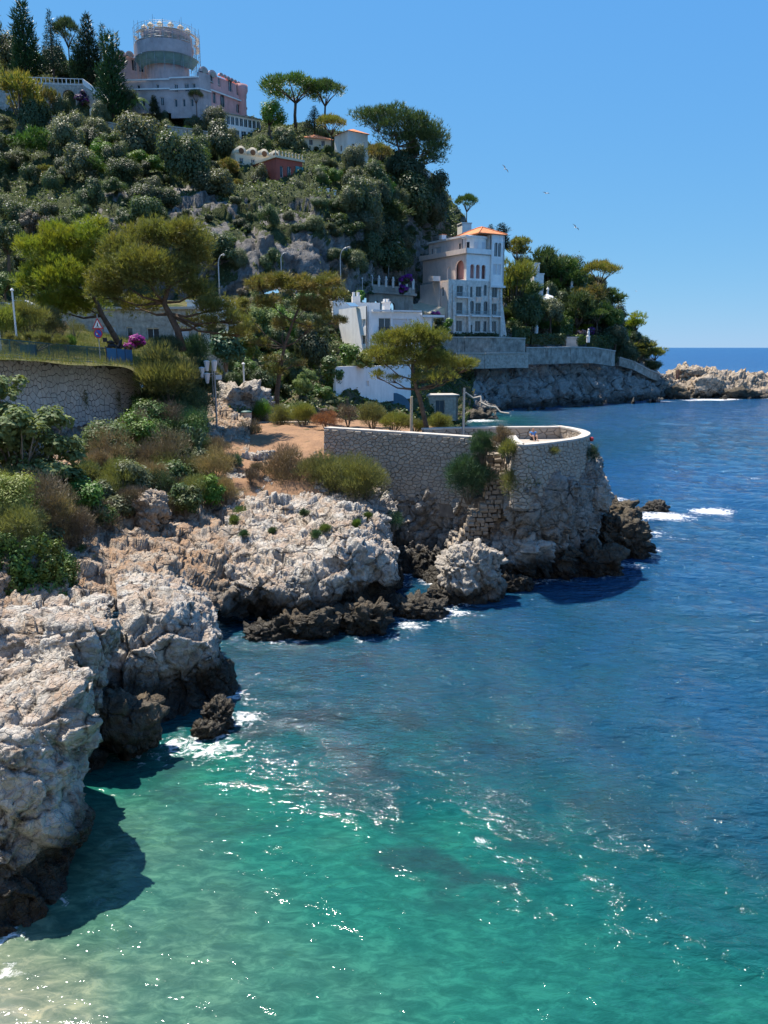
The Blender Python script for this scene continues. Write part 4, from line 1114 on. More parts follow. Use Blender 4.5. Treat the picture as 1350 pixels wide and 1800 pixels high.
S = [
 (298,672,58,42,63,'lime',17000,.30,'big feathery yellow-green bush at the right end of the road wall',dict(up=.8)),
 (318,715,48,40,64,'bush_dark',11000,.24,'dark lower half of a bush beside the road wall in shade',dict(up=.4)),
 (358,700,24,50,69,'bush_dark',9000,.26,'tall dark clipped conifer left of the lamp cluster',dict(up=.3)),
 (186,795,48,42,52,'green',6000,.17,'glossy green laurel shrub under the grey road wall',dict(kind='leaf',aspect=.5,up=.6)),
 (180,835,20,34,48,'dry',4000,.16,'rusty dry shrub left of the grey one below the laurel',dict(up=.9)),
 (212,865,30,48,46.5,'sage',6000,.16,'tall greyish dry shrub standing below the laurel',dict(up=.9)),
 (280,848,24,28,49,'dry',4500,.15,'pale straw-coloured round shrub above the ochre rock pillar',dict(up=.8)),
 (302,812,34,44,52,'brown',5500,.17,'brown twiggy bush below the prickly pear',dict(up=.7)),
 (245,770,26,40,55,'brown',3500,.17,'grey-brown dead shrub at the right foot of the road wall',dict(up=.8)),
 (372,800,22,40,57,'dry',4500,.16,'tall dry shrub at the top of the earth slope',dict(up=.9)),
 (350,850,26,48,53,'sage',5000,.16,'olive grey shrub hanging beside the tall dry one',dict(up=.5)),
 (305,880,40,28,49,'brown',4000,.16,'low brown bush right of the straw-coloured shrub',dict(up=.5)),
 (95,900,65,55,38,'brown',11000,.17,'wide brown and green scrub below the fig tree',dict(up=.5)),
 (170,925,50,36,42,'brown',6000,.15,'dark shaded scrub at the head of the gully',dict(up=.4)),
 (20,880,42,40,35,'lime',6000,.14,'yellow-green shrub at the left edge below the fig tree',dict(up=.6,kind='leaf')),
 (30,930,55,36,34,'sage',7000,.15,'grey shrub hanging at the left edge above the ivy',dict(up=.4)),
 (508,838,40,40,53.5,'dry',8000,.20,'tan dry shrub, left end of the clump on the promontory',dict(up=.8)),
 (560,845,36,40,52.5,'sage',8000,.19,'grey green shrub in the middle of the clump on the promontory',dict(up=.8)),
 (615,848,58,40,51.5,'sage',14000,.21,'widest grey shrub with bare twigs below the terrace wall',dict(up=.8)),
 (642,852,34,34,51,'lime',7000,.18,'lime green shrub at the right end of the clump on the promontory',dict(up=.7)),
 (535,736,28,20,76,'lime',6000,.22,'pale lime shrub behind the earth path',dict(up=.8)),
 (575,742,24,16,73,'orange',5000,.18,'rusty orange dead shrub at the left end of the terrace wall',dict(up=.8)),
 (612,732,18,16,80,'brown',2500,.20,'brown leafless shrub between the lime and the grey shrub',dict(up=.8)),
 (655,735,24,20,68,'sage',6000,.20,'grey green shrub behind the terrace wall',dict(up=.9)),
 (692,746,30,14,65,'lime',5500,.18,'low yellow green shrub left of the leaning pine',dict(up=.8)),
 (728,750,24,12,64,'lime',4500,.17,'low lime shrub just left of the leaning pine trunk',dict(up=.8)),
 (772,748,24,15,63,'lime',5500,.18,'lime shrub right of the leaning pine trunk',dict(up=.9)),
 (490,738,18,24,77,'sage',4500,.20,'bluish shrub at the foot of the ragged pine',dict(up=.7)),
 (460,728,18,16,79,'green',3000,.2,'small green shrub left of the ragged pine trunk',dict(up=.7)),
 (440,762,20,16,68,'brown',1800,.22,'leafless purple-brown shrub at the edge of the path',dict(up=1.2)),
 (824,848,36,34,49.6,'bush_dark',8000,.20,'dark green bush hanging on the cliff left of the stairs',dict(up=.3)),
 (848,788,22,26,49.4,'bush_dark',5500,.18,'dark green bush on the terrace wall at the head of the stairs',dict(up=.5)),
 (884,776,16,24,48.2,'dry',3000,.15,'straw plant on the wall top at the head of the stairs',dict(up=.9)),
 (893,794,18,14,47.2,'lime',2600,.15,'lime tuft hanging over the wall beside the straw plant',dict(up=.5)),
 (915,858,26,30,47.4,'sage',6000,.19,'sunlit grassy bush right of the stairs',dict(up=.6)),
 (968,795,14,9,48.0,'lime',1500,.13,'small pale tuft growing out of the round parapet',dict(up=.6)),
 (1040,805,10,20,51.5,'bush_dark',1500,.14,'small dark creeper at the right end of the terrace wall',dict(up=.3)),
 (418,910,18,15,48.5,'green',2200,.12,'bright green cushion plant among the sunlit rocks',dict(up=.6)),
 (466,903,15,10,50.5,'sage',1300,.12,'small tuft on the red earth beside the bright cushion plant',dict(up=.6)),
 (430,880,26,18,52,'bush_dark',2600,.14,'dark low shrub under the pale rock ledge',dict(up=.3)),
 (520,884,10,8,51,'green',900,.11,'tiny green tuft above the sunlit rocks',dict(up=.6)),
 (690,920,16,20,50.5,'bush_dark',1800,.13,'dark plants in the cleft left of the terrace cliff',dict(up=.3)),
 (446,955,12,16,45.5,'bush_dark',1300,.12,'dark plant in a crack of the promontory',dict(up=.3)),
 (145,985,20,26,38,'ivy',2200,.12,'small green plant on the ochre rubble',dict(up=.3,kind='leaf')),
 (85,575,30,24,70,'sage',6000,.24,'olive grey bush behind the railing',dict(up=.6)),
 (50,568,34,26,66,'lime',7000,.24,'yellow green bush behind the white post',dict(up=.7)),
 (10,575,28,26,64,'lime',5000,.24,'yellow green bush at the left edge behind the railing',dict(up=.7)),
 (60,602,60,10,60,'lime',7000,.2,'strip of tall dry weeds along the railing',dict(up=1.1)),
 (118,604,18,8,63,'green',1800,.2,'spiky green plant behind the railing',dict(up=1.2)),
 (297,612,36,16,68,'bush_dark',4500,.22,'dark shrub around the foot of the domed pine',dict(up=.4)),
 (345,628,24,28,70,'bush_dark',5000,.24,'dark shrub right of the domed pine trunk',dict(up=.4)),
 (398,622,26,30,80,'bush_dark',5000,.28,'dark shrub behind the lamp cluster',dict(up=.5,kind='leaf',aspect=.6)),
 (425,612,26,24,90,'green',4000,.30,'fresh green shrub in front of the grey house right of the domed pine',dict(up=.5,kind='leaf',aspect=.6)),
 (375,582,22,14,95,'oak',2500,.3,'dark shrub in front of the low house behind the pines',dict(kind='leaf',up=.5)),
]
for (px, py, rx, ry, Y, mt, n, sz, lab, kw) in S:
    bush(px, py, rx, ry, Y, mt, int(n*1.15), sz*1.2, lab, **kw)
for (px, py) in ((155,705), (202,705), (227,712)):
    h_ = at(px, py, 0.93*62) ; 
for k, (px, py, u_) in enumerate(((155,705,0.755), (201,705,0.875), (226,712,0.955))):
    p, nn = rsurf(rL*u_, 11.2 - 0.15*k)
    rt = thing('weed_tuft', p, ['leftmost tuft hanging from a weep hole of the grey road wall', 'middle tuft hanging from a weep hole of the grey road wall', 'rightmost tuft at the end of the grey road wall'][k], 'weed', 'weeds in the road wall')
    V, Fc = foliage([(0, 0, 0.1, .32, .2, .45), (0, 0, -0.5, .25, .2, .5)], 900, 0.16, 'spike', up=-0.2, aspect=.25)
    link('foliage', mesh_np('foliage', V, Fc, M['sage']), rt)
# fig tree, lower left: big leaves on bare pale branches
def broad(name, label, lobes, Y, mat, n, size, cat='tree', twigs=26, base=None, up=0.6, rs=0.5, cl=9, twig='twig'):
    b0 = base or at(lobes[0][0], lobes[0][1]+lobes[0][3]*1.5, Y)
    root = thing(name, b0, label, cat)
    clumps = []
    for (px, py, rx, ry, dy) in lobes:
        m = mpp(px, py, Y); c = at(px, py, Y+dy) - b0
        clumps += subclumps(c.x, c.y, c.z, rx*m, rx*m*0.8, ry*m, cl, rs*min(rx, ry)*m)
    V, Fc = foliage(clumps, n, size, 'leaf', up=up, shell=0.4, aspect=0.75, low=0.4)
    link('crown', mesh_np('crown', V, Fc, M[mat]), root)
    mb = MB()
    for q in rnd.sample(clumps, min(twigs, len(clumps))):
        e = Vector(q[:3]); k = Vector((rnd.uniform(-.4, .4), rnd.uniform(-.4, .4), rnd.uniform(-.1, .4)))
        mb.tube([Vector((0, 0, -0.4)), e*0.35 + k, e*0.7 + k*0.6, e*1.02], [0.09, 0.06, 0.035, 0.012], 5)
    mb.build('trunk', M[twig], root, True)
    return root
broad('fig_tree', 'sprawling fig tree with big leaves and pale bare branches below the road wall', [(40,780,55,50,1),(-30,720,50,40,0),(75,790,60,50,1),(130,840,30,30,1),(0,830,50,40,0),(15,690,40,34,1),(60,735,45,34,1),(100,745,36,28,2),(30,760,50,40,-1),(110,800,34,40,1),(-20,800,50,50,-1),(60,830,50,30,-1),(-100,760,60,60,0)], 42, 'fig', 15000, 0.25, base=at(40, 880, 42), twigs=40)
# ivy curtain over the near rocks
def curtain(label, cols, Y0, mat, n, size, name='ivy', cat='ivy'):
    b0 = at(cols[0][0], cols[0][1], Y0); root = thing(name, b0, label, cat)
    cl = []
    for (px, y0, y1, Y) in cols:
        for j in range(8):
            t = (j + rnd.random())/8
            c = at(px + rnd.uniform(-9, 9), y0+(y1-y0)*t, Y - 1.2*t) - b0
            cl.append((c.x, c.y, c.z, .42, .3, .5))
    V, Fc = foliage(cl, n, size, 'leaf', up=-0.1, shell=0.3, aspect=0.6)
    link('foliage', mesh_np('foliage', V, Fc, M[mat]), root)
curtain('curtain of dark green ivy hanging over the rocks at the left edge', [(-30,960,1085,32.6),(0,950,1085,32.6),(25,955,1085,32.6),(50,950,1080,32.8),(75,945,1075,33.2),(98,955,1055,33.8),(118,975,1040,34.6)], 33, 'ivy', 16000, 0.14)
# prickly pear
def prickly(px, py, Y, label, hgt):
    b0 = at(px, py, Y); root = thing('prickly_pear', b0, label, 'cactus')
    pads = []
    def grow(p, d, s, lev):
        if len(pads) > 90: return
        n = Vector((rnd.uniform(-1, 1), rnd.uniform(-1, 0.2), rnd.uniform(-.3, .3))).normalized()
        a = d.normalized(); w = a.cross(n).normalized(); n = w.cross(a)
        mb = MB(); ring = 10; rows = [(0.0, .12), (.25, .8), (.55, 1.0), (.85, .72), (1.0, .1)]
        vs = []
        for (t, r) in rows:
            for k in range(ring):
                c = 2*math.pi*k/ring
                vs.append(p + a*(t*s) + w*(math.cos(c)*r*s*0.36) + n*(math.sin(c)*r*s*0.08))
        fs = [(i*ring+k, i*ring+(k+1) % ring, (i+1)*ring+(k+1) % ring, (i+1)*ring+k) for i in range(4) for k in range(ring)]
        mb.add(vs, fs); mb.build('pad', M['cactus'], root, True)
        pads.append(1)
        tip = p + a*s*0.95
        if lev < 4 and tip.z < hgt:
            for _ in range(rnd.choice((1, 2, 2))):
                grow(tip + w*rnd.uniform(-.12, .12), a + Vector((rnd.uniform(-.7, .7), rnd.uniform(-.6, .5), rnd.uniform(0, .5))), s*rnd.uniform(.8, 1.0), lev+1)
    for i in range(10):
        grow(Vector((rnd.uniform(-1.2, 1.6), rnd.uniform(-1, .6), rnd.uniform(-0.2, .8))), Vector((rnd.uniform(-.3, .3), rnd.uniform(-.3, .2), 1)), 0.62, 0)
prickly(312, 815, 54, 'clump of prickly pear cactus below the big feathery bush', 4.6)

# scrub covering the gully slope, rooted where it stands
NEAR = [(30,870,'under the left part of the fig tree'),(110,870,'under the right part of the fig tree'),(90,940,'just above the ivy curtain'),(170,900,'left of the tall greyish shrub'),(215,900,'in front of the tall greyish shrub'),(255,800,'under the right end of the road wall'),(300,800,'in front of the prickly pear'),(270,880,'around the ochre rock pillar'),(340,850,'right of the ochre rock pillar'),(390,870,'beside the pale rock ledge'),(350,780,'right of the prickly pear'),(380,900,'at the top of the promontory'),(150,850,'below the laurel shrub')]
def scrub(poly, step, kinds, size, where, group, seed):
    rg = random.Random(seed); k = 0
    x0, x1 = min(p[0] for p in poly), max(p[0] for p in poly); y0, y1 = min(p[1] for p in poly), max(p[1] for p in poly)
    y = y0
    while y < y1:
        x = x0
        while x < x1:
            a, b = x+rg.uniform(-.45, .45)*step, y+rg.uniform(-.45, .45)*step
            x += step
            c = False; j = len(poly)-1
            for i in range(len(poly)):
                if (poly[i][1] > b) != (poly[j][1] > b) and a < (poly[j][0]-poly[i][0])*(b-poly[i][1])/(poly[j][1]-poly[i][1]+1e-9)+poly[i][0]: c = not c
                j = i
            if not c: continue
            h = hit(a, b)
            if h is None or h.z < 2.2: continue
            mt, lab, kw = rg.choice(kinds)
            s_ = size*rg.uniform(.7, 1.35)
            adj = 'small' if s_ < size*.9 else ('medium' if s_ < size*1.12 else 'large')
            bush(a, b-s_*(.8 if s_ > 11 else .3), s_, s_*rg.uniform(.8, 1.2), h.y, mt, int(4200*(s_/20)**2*.6)+900, .17, adj+' '+lab+' '+(where if 'gully' not in where else min(NEAR, key=lambda q: (q[0]-a)**2+(q[1]-b)**2)[2]), group=group, **kw)
            k += 1
        y += step*.8
    return k
KS = [('green', 'fresh green leafy shrub', dict(up=.5, kind='leaf', aspect=.6)), ('dry', 'straw-coloured dry shrub', dict(up=.8)), ('sage', 'grey-green shrub', dict(up=.6)), ('brown', 'brown twiggy shrub', dict(up=.6)), ('olive', 'olive leafy shrub', dict(up=.5, kind='leaf', aspect=.6)), ('bush_dark', 'dark green shrub', dict(up=.4)), ('ivy', 'dark leafy shrub', dict(up=.3, kind='leaf', aspect=.6))]
print('scrub', scrub([(-20,860),(60,850),(150,835),(235,775),(330,775),(395,850),(400,905),(300,915),(200,930),(160,960),(110,965),(-20,950)], 32, KS, 27, 'on the gully slope below the road wall', 'scrub on the gully slope', 3))
print('scrub', scrub([(240,700),(335,740),(375,760),(350,800),(240,775)], 27, [KS[3], KS[5], KS[6], KS[0]], 27, 'under the big feathery bush', 'scrub under the feathery bush', 4))
print('scrub', scrub([(385,800),(470,800),(480,860),(410,870)], 40, [KS[3], KS[5]], 15, 'on the bare earth bank', 'scrub on the earth bank', 5))
print('scrub', scrub([(400,915),(640,895),(670,905),(640,935),(480,960),(400,950)], 46, [('green', 'green tuft', dict(up=.6)), ('bush_dark', 'dark green tuft', dict(up=.4))], 8, 'among the sunlit rocks of the promontory', 'tufts on the promontory', 6))
print('scrub', scrub([(-20,575),(120,580),(190,600),(130,612),(-20,604)], 26, [('lime', 'yellow-green weed clump', dict(up=1.0)), ('sage', 'grey-green weed clump', dict(up=.8)), ('dry', 'straw-coloured weed clump', dict(up=1.0))], 15, 'behind the green railing', 'weeds behind the railing', 7))
# ------------------------------------------------------------------ buildings
M['white'] = plain_mat('white_render', (0.86, 0.83, 0.78), 0.8, 0.2, 0.12, 0.6, stain=(0.5, 0.48, 0.44), stain_f=0.4)
M['pinkwall'] = plain_mat('pale_pink_render', (0.87, 0.71, 0.61), 0.85, 0.2, 0.12, 0.5, stain=(0.52, 0.42, 0.37), stain_f=0.5)
M['rose'] = plain_mat('rose_render', (0.68, 0.37, 0.34), 0.85, 0.2, 0.18, 0.4, stain=(0.40, 0.22, 0.21), stain_f=0.6)
M['mauve'] = plain_mat('weathered_mauve_render', (0.56, 0.43, 0.40), 0.9, 0.15, 0.25, 0.35, stain=(0.26, 0.23, 0.22), stain_f=0.7)
M['redwall'] = plain_mat('red_render', (0.40, 0.105, 0.075), 0.85, 0.2, 0.2, 0.5, stain=(0.26, 0.08, 0.06), stain_f=0.5)
M['greywall'] = plain_mat('grey_cement_wall', (0.36, 0.325, 0.28), 0.9, 0.15, 0.35, 0.35, stain=(0.13, 0.115, 0.10), stain_f=0.75)
M['stonewall'] = plain_mat('far_stone_masonry', (0.47, 0.42, 0.355), 0.9, 0.15, 0.45, 1.6, 0.1, stain=(0.24, 0.21, 0.18), stain_f=0.5)
M['villastone'] = plain_mat('pale_villa_masonry', (0.70, 0.655, 0.585), 0.9, 0.15, 0.35, 1.4, 0.1, stain=(0.36, 0.33, 0.29), stain_f=0.45)
M['oldwall'] = plain_mat('old_mottled_wall', (0.38, 0.345, 0.295), 0.92, 0.12, 0.55, 0.7, 0.15, stain=(0.10, 0.09, 0.075), stain_f=0.85)
M['cream'] = plain_mat('cream_render', (0.66, 0.56, 0.40), 0.85, 0.2, 0.15, 0.6)
M['tile'] = plain_mat('orange_roof_tiles', (0.72, 0.27, 0.12), 0.85, 0.2, 0.3, 2.5, 0.08)
M['trim'] = plain_mat('white_trim', (0.76, 0.74, 0.70), 0.7, 0.25, 0.1, 0.8)
M['pane'] = glass_mat('window_glass')
M['shutter_w'] = plain_mat('white_shutter', (0.66, 0.66, 0.66), 0.6, 0.3, 0.1, 2.0)
M['shutter_g'] = plain_mat('grey_green_shutter', (0.32, 0.38, 0.38), 0.6, 0.3, 0.15, 2.0)
M['teal'] = plain_mat('teal_screen', (0.10, 0.30, 0.30), 0.6, 0.3, 0.2, 1.0)
M['net'] = plain_mat('green_scaffold_net', (0.22, 0.34, 0.31), 0.9, 0.1, 0.25, 0.5)
M['sheet'] = plain_mat('grey_scaffold_sheeting', (0.47, 0.40, 0.385), 0.85, 0.15, 0.3, 0.3, stain=(0.24, 0.215, 0.21), stain_f=0.6)
M['metal'] = plain_mat('galvanised_steel', (0.36, 0.37, 0.37), 0.45, 0.5, 0.15, 2.0, metal=0.6)
M['darkmetal'] = plain_mat('dark_painted_metal', (0.05, 0.055, 0.06), 0.5, 0.4, 0.2, 2.0)
M['iron'] = plain_mat('black_iron', (0.03, 0.03, 0.032), 0.6, 0.3, 0.2, 2.0)
M['greenrail'] = plain_mat('green_railing_paint', (0.035, 0.10, 0.095), 0.5, 0.4, 0.2, 2.0)
M['bluepanel'] = plain_mat('blue_panel_paint', (0.06, 0.17, 0.30), 0.5, 0.4, 0.2, 1.0)
M['bluebox'] = plain_mat('blue_green_box', (0.06, 0.13, 0.17), 0.6, 0.3, 0.2, 1.0)
M['wood'] = plain_mat('brown_wood', (0.16, 0.085, 0.045), 0.8, 0.2, 0.3, 2.0)
M['concrete'] = plain_mat('pale_concrete', (0.46, 0.42, 0.37), 0.9, 0.15, 0.2, 0.8)

def facade(parent, A, B, z0, z1, ops, mat, thick=0.45, name='wall', glass='pane', frame='trim', inset=0.22):
    """wall panel from A to B (plan points, left to right seen from outside) with real openings, frames and panes.
       ops: (u0,u1,v0,v1,kind) kind = rect | arch | shut | door | hole"""
    A, B = Vector((A[0], A[1], 0)), Vector((B[0], B[1], 0))
    d = (B-A); L = d.length; d /= L; n = Vector((d.y, -d.x, 0))
    def P(u, v, o): return A + d*u + n*o + Vector((0, 0, z0+v))
    Hh = z1-z0
    us = sorted({0, L} | {max(0, min(L, o[k])) for o in ops for k in (0, 1)})
    vs = sorted({0, Hh} | {max(0, min(Hh, o[k])) for o in ops for k in (2, 3)})
    mb = MB()
    def solid(u0, u1, v0, v1, o0, o1, m=mb):
        m.add([P(u0, v0, o0), P(u1, v0, o0), P(u1, v0, o1), P(u0, v0, o1), P(u0, v1, o0), P(u1, v1, o0), P(u1, v1, o1), P(u0, v1, o1)],
              [(0,3,2,1),(4,5,6,7),(0,1,5,4),(1,2,6,5),(2,3,7,6),(3,0,4,7)])
    for j in range(len(vs)-1):
        i = 0
        while i < len(us)-1:
            def blocked(k): return any(o[0]-1e-6 <= us[k] and us[k+1] <= o[1]+1e-6 and o[2]-1e-6 <= vs[j] and vs[j+1] <= o[3]+1e-6 for o in ops)
            if blocked(i): i += 1; continue
            k = i
            while k+1 < len(us)-1 and not blocked(k+1): k += 1
            solid(us[i], us[k+1], vs[j], vs[j+1], -thick, 0.0)
            i = k+1
    for (u0, u1, v0, v1, kind) in [o[:5] for o in ops]:
        if kind in ('arch', 'archhole', 'archshut'):
            c = (u0+u1)/2; r = (u1-u0)/2; nseg = 8
            for sgn in (-1, 1):
                pts = [P(c+sgn*r, v1-r, 0), P(c+sgn*r, v1+0.001, 0), P(c, v1+0.001, 0)] + [P(c+sgn*r*math.sin(a), v1-r+r*math.cos(a), 0) for a in [math.pi/2*k/nseg for k in range(1, nseg)]]
                if sgn > 0: pts = pts[::-1]
                mb.prism(pts, -n*thick)
    w = mb.build(name, mat, parent)
    for (u0, u1, v0, v1, kind) in [o[:5] for o in ops]:
        if kind in ('hole', 'archhole'): continue
        fr = MB(); t = min(0.09, (u1-u0)*0.12)
        for (a, b, c, e) in ((u0, u0+t, v0, v1), (u1-t, u1, v0, v1), (u0+t, u1-t, v0, v0+t), (u0+t, u1-t, v1-t, v1)):
            solid(a, b, c, e, -inset-0.05, -inset+0.03, fr)
        if kind in ('rect', 'arch', 'door') and u1-u0 > 0.9:
            solid((u0+u1)/2-t*0.4, (u0+u1)/2+t*0.4, v0+t, v1-t, -inset-0.04, -inset+0.02, fr)
        f = fr.build('door' if kind == 'door' else 'window', M[frame], parent)
        pm = MB()
        if kind in ('shut', 'archshut'):
            nsl = max(3, int((v1-v0)/0.35))
            for q in range(nsl):
                a = v0+t+(v1-v0-2*t)*q/nsl; b = v0+t+(v1-v0-2*t)*(q+0.82)/nsl
                solid(u0+t, u1-t, a, b, -inset-0.03, -inset, pm)
            solid(u0+t, u1-t, v0+t, v1-t, -inset-0.10, -inset-0.06, pm)
            pm.build('shutter', M['shutter_w'], f)
        else:
            solid(u0+t, u1-t, v0+t, v1-t, -inset-0.03, -inset, pm); pm.build('pane', M[glass], f)
    return w
def block(parent, x0, x1, y0, y1, z0, z1, mat, name='wall'):
    mb = MB(); mb.box(x0, x1, y0, y1, z0, z1); return mb.build(name, mat, parent)
def baluster_rail(parent, A, B, z, h, mat, step=0.45, name='balustrade'):
    A, B = Vector(A), Vector(B); d = B-A; L = d.length; d /= L
    n = Vector((d.y, -d.x, 0)).normalized()*0.09
    mb = MB()
    def bar(a, b, z0, z1, w=1.0):
        mb.prism([A+d*a-n*w+Vector((0, 0, z0)), A+d*b-n*w+Vector((0, 0, z0)), A+d*b+n*w+Vector((0, 0, z0)), A+d*a+n*w+Vector((0, 0, z0))], (0, 0, z1-z0))
    bar(0, L, z+h-0.14, z+h, 1.3); bar(0, L, z, z+0.12, 1.2)
    k = max(2, int(L/step))
    for i in range(k+1):
        u = L*i/k; w = 0.14 if i % 6 == 0 else 0.07
        bar(max(0, u-w), min(L, u+w), z+0.12, z+h-0.14, 0.9)
    return mb.build(name, mat, parent)

def local(root_loc, rz):
    """world plan point -> the thing's own frame"""
    c, s = math.cos(-rz), math.sin(-rz)
    def f(p):
        x, y = p[0]-root_loc[0], p[1]-root_loc[1]
        return (x*c - y*s, x*s + y*c)
    return f

# ---- the big pale villa over the sea
c0 = at(787, 592, 197); RZ = R(30)
villa = thing('villa', c0, 'tall pale pink and stone villa with arches and orange roof above the sea cliff', 'villa', None, RZ)
S1 = 13.8
fr_ops = []
for (v0, v1) in ((1.3, 4.0), (5.6, 8.4), (9.9, 12.4)):
    for (u, w) in ((3.4, 1.9), (9.2, 1.7), (14.3, 1.7)):
        fr_ops.append((u-w/2, u+w/2, v0, v1, 'door' if v0 < 9 else 'rect'))
fr_ops += [(6.6, 7.3, 9.7, 12.3, 'rect'), (10.8, 11.8, 10.2, 12.9, 'arch'), (6.6, 7.9, 5.7, 8.9, 'arch'), (10.9, 12.2, 5.7, 8.9, 'arch'), (6.8, 7.5, 0.4, 3.0, 'rect'), (11.0, 12.0, 1.3, 4.0, 'rect')]
facade(villa, (0, 0), (16.6, 0), -2.5, S1, [(a, b, c+2.5, d+2.5, k) for a, b, c, d, k in fr_ops], M['villastone'], frame='shutter_g')
facade(villa, (0, 13), (0, 0.46), -2.5, S1-0.6, [(10.0, 11.0, 12.4, 14.6, 'arch'), (6.8, 8.0, 6.7, 9.3, 'arch')], M['pinkwall'])
facade(villa, (16.6, 0.46), (16.6, 13), -2.5, S1, [(3, 4.2, 8, 10.5, 'rect')], M['villastone'])
block(villa, 0.46, 16.1, 0.6, 13, S1-0.5, S1-0.05, M['concrete'], 'terrace_slab')
for x in (1.4, 6.0, 12.7, 16.2):
    mb = MB(); mb.prism([(x-0.35, 0, -2.5), (x+0.35, 0, -2.5), (x+0.35, -1.1, -2.5), (x-0.35, -1.1, -2.5)], (0, 0, 0.01))
    mb = MB(); mb.add([(x-.35,-1.2,-2.5),(x+.35,-1.2,-2.5),(x+.35,0.002,-2.5),(x-.35,0.002,-2.5),(x-.3,-.25,S1-1.2),(x+.3,-.25,S1-1.2),(x+.3,0.002,S1-1.2),(x-.3,0.002,S1-1.2)],[(0,3,2,1),(4,5,6,7),(0,1,5,4),(1,2,6,5),(2,3,7,6),(3,0,4,7)])
    mb.build('buttress', M['villastone'], villa)
mb = MB(); mb.add([(16.2,-1.2,-2.5),(18.4,-1.0,-2.5),(18.4,5,-2.5),(16.2,5,-2.5),(16.2,-.2,9.5),(16.65,-.2,9.5),(16.65,4,9.5),(16.2,4,9.5)],[(0,3,2,1),(4,5,6,7),(0,1,5,4),(1,2,6,5),(2,3,7,6),(3,0,4,7)]); mb.build('buttress', M['villastone'], villa)
for (x0, x1, z) in ((1.8, 5.6, 9.4), (1.8, 5.6, 5.0), (6.4, 12.3, 5.0), (13.0, 15.8, 5.0)):
    sl = block(villa, x0, x1, -1.15, -0.002, z, z+0.32, M['trim'], 'balcony')
    mb = MB()
    mb.box(x0+.05, x1-.05, -1.12, -1.06, z+1.25, z+1.32)
    k = int((x1-x0)/0.3)
    for i in range(k+1):
        xx = x0+.05+(x1-x0-.16)*i/k; mb.box(xx, xx+.05, -1.115, -1.065, z+.33, z+1.25)
    mb.build('railing', M['shutter_g'], sl)
for (x, z) in ((9.2, 8.6), (14.3, 8.6)):
    mb = MB(); mb.add([(x-.9,-.7,z+1.2),(x+.9,-.7,z+1.2),(x+.9,-.002,z+1.2),(x-.9,-.002,z+1.2),(x-.5,-.1,z),(x+.5,-.1,z),(x+.5,-.002,z),(x-.5,-.002,z)],[(0,1,2,3),(7,6,5,4),(0,4,5,1),(1,5,6,2),(2,6,7,3),(3,7,4,0)]); mb.build('flower_box', M['pinkwall'], villa)
# upper block, set back from the left corner
X0 = 5.3
facade(villa, (X0, 0.0), (12.6, 0.0), S1, 20.2, [(7.1-X0-.62+k*1.75, 7.1-X0+.62+k*1.75, 0.5, 3.9, 'archhole') for k in range(3)], M['white'], 0.4)
block(villa, X0+.4, 12.6, 1.6, 1.9, S1, 20.0, M['rose'], 'loggia_back')
facade(villa, (X0, 20), (X0, 0.41), S1-3.0, 20.2, [(15.2, 19.0, 3.3, 8.0, 'archhole'), (11.6, 13.4, 3.4, 6.8, 'archshut')], M['pinkwall'], 0.4)
block(villa, X0+1.6, X0+1.9, 1.95, 6, S1, 20.0, M['rose'], 'loggia_back')
facade(villa, (12.6, -0.55), (16.6, -0.55), S1-1.0, 25.2, [(0.55, 1.75, 2.6, 5.2, 'shut'), (1.95, 3.15, 2.6, 5.2, 'shut'), (0.8, 1.85, 7.0, 10.4, 'arch'), (1.95, 3.0, 7.0, 10.4, 'arch')], M['white'], 0.5)
facade(villa, (16.6, -0.55), (16.6, 12), S1-0.2, 25.2, [(3, 4.4, 3, 5.5, 'rect'), (3, 4.4, 7.4, 10, 'rect')], M['white'], 0.5)
facade(villa, (12.6, 3), (12.6, -0.04), 20.3, 25.2, [], M['white'], 0.4)
block(villa, 12.2, 17.0, -0.95, -0.56, S1-1.5, S1-1.0, M['trim'], 'cornice')
# tiers and parapets
for (a, b, z0, z1) in (((X0-.5, 21), (X0-.5, -0.5), 20.2, 21.4), ((X0-.5, -0.5), (12.55, -0.5), 20.2, 21.4)):
    facade(villa, a, b, z0, z1, [], M['pinkwall'] if a[1] > 1 else M['white'], 0.25, 'parapet')
block(villa, X0-.25, 12.5, -0.25, 20.5, 20.0, 20.28, M['concrete'], 'terrace_slab')
facade(villa, (X0+1.2, 19), (X0+1.2, 2.0), 20.3, 24.4, [(1, 1.8, 0.9, 2.9, 'rect'), (3.2, 5.8, 0.6, 2.9, 'shut'), (13.6, 14.9, 0.9, 2.9, 'rect')], M['pinkwall'], 0.4)
# rounded bay
mb = MB(); mb.lathe([(3.3, 20.3), (3.3, 24.0), (3.6, 24.05), (3.6, 24.5), (0.0, 24.5)], 18, (X0+4.4, 3.4, 0), math.pi, 2*math.pi); mb.build('bay', M['white'], villa)
for k in range(3):
    a = R(208 + k*38); cx, cy = X0+4.4, 3.4
    mb = MB(); e = Vector((math.cos(a), math.sin(a), 0)); tq = Vector((-e.y, e.x, 0)); o = Vector((cx, cy, 0)) + e*3.22
    mb.prism([o-tq*.55+Vector((0,0,20.9)), o+tq*.55+Vector((0,0,20.9)), o+tq*.55+Vector((0,0,23.1)), o-tq*.55+Vector((0,0,23.1))], e*0.14); mb.build('window', M['shutter_w' if k else 'pane'], villa)
block(villa, X0+0.8, 12.55, 1.7, 19.4, 24.4, 24.85, M['trim'], 'cornice')
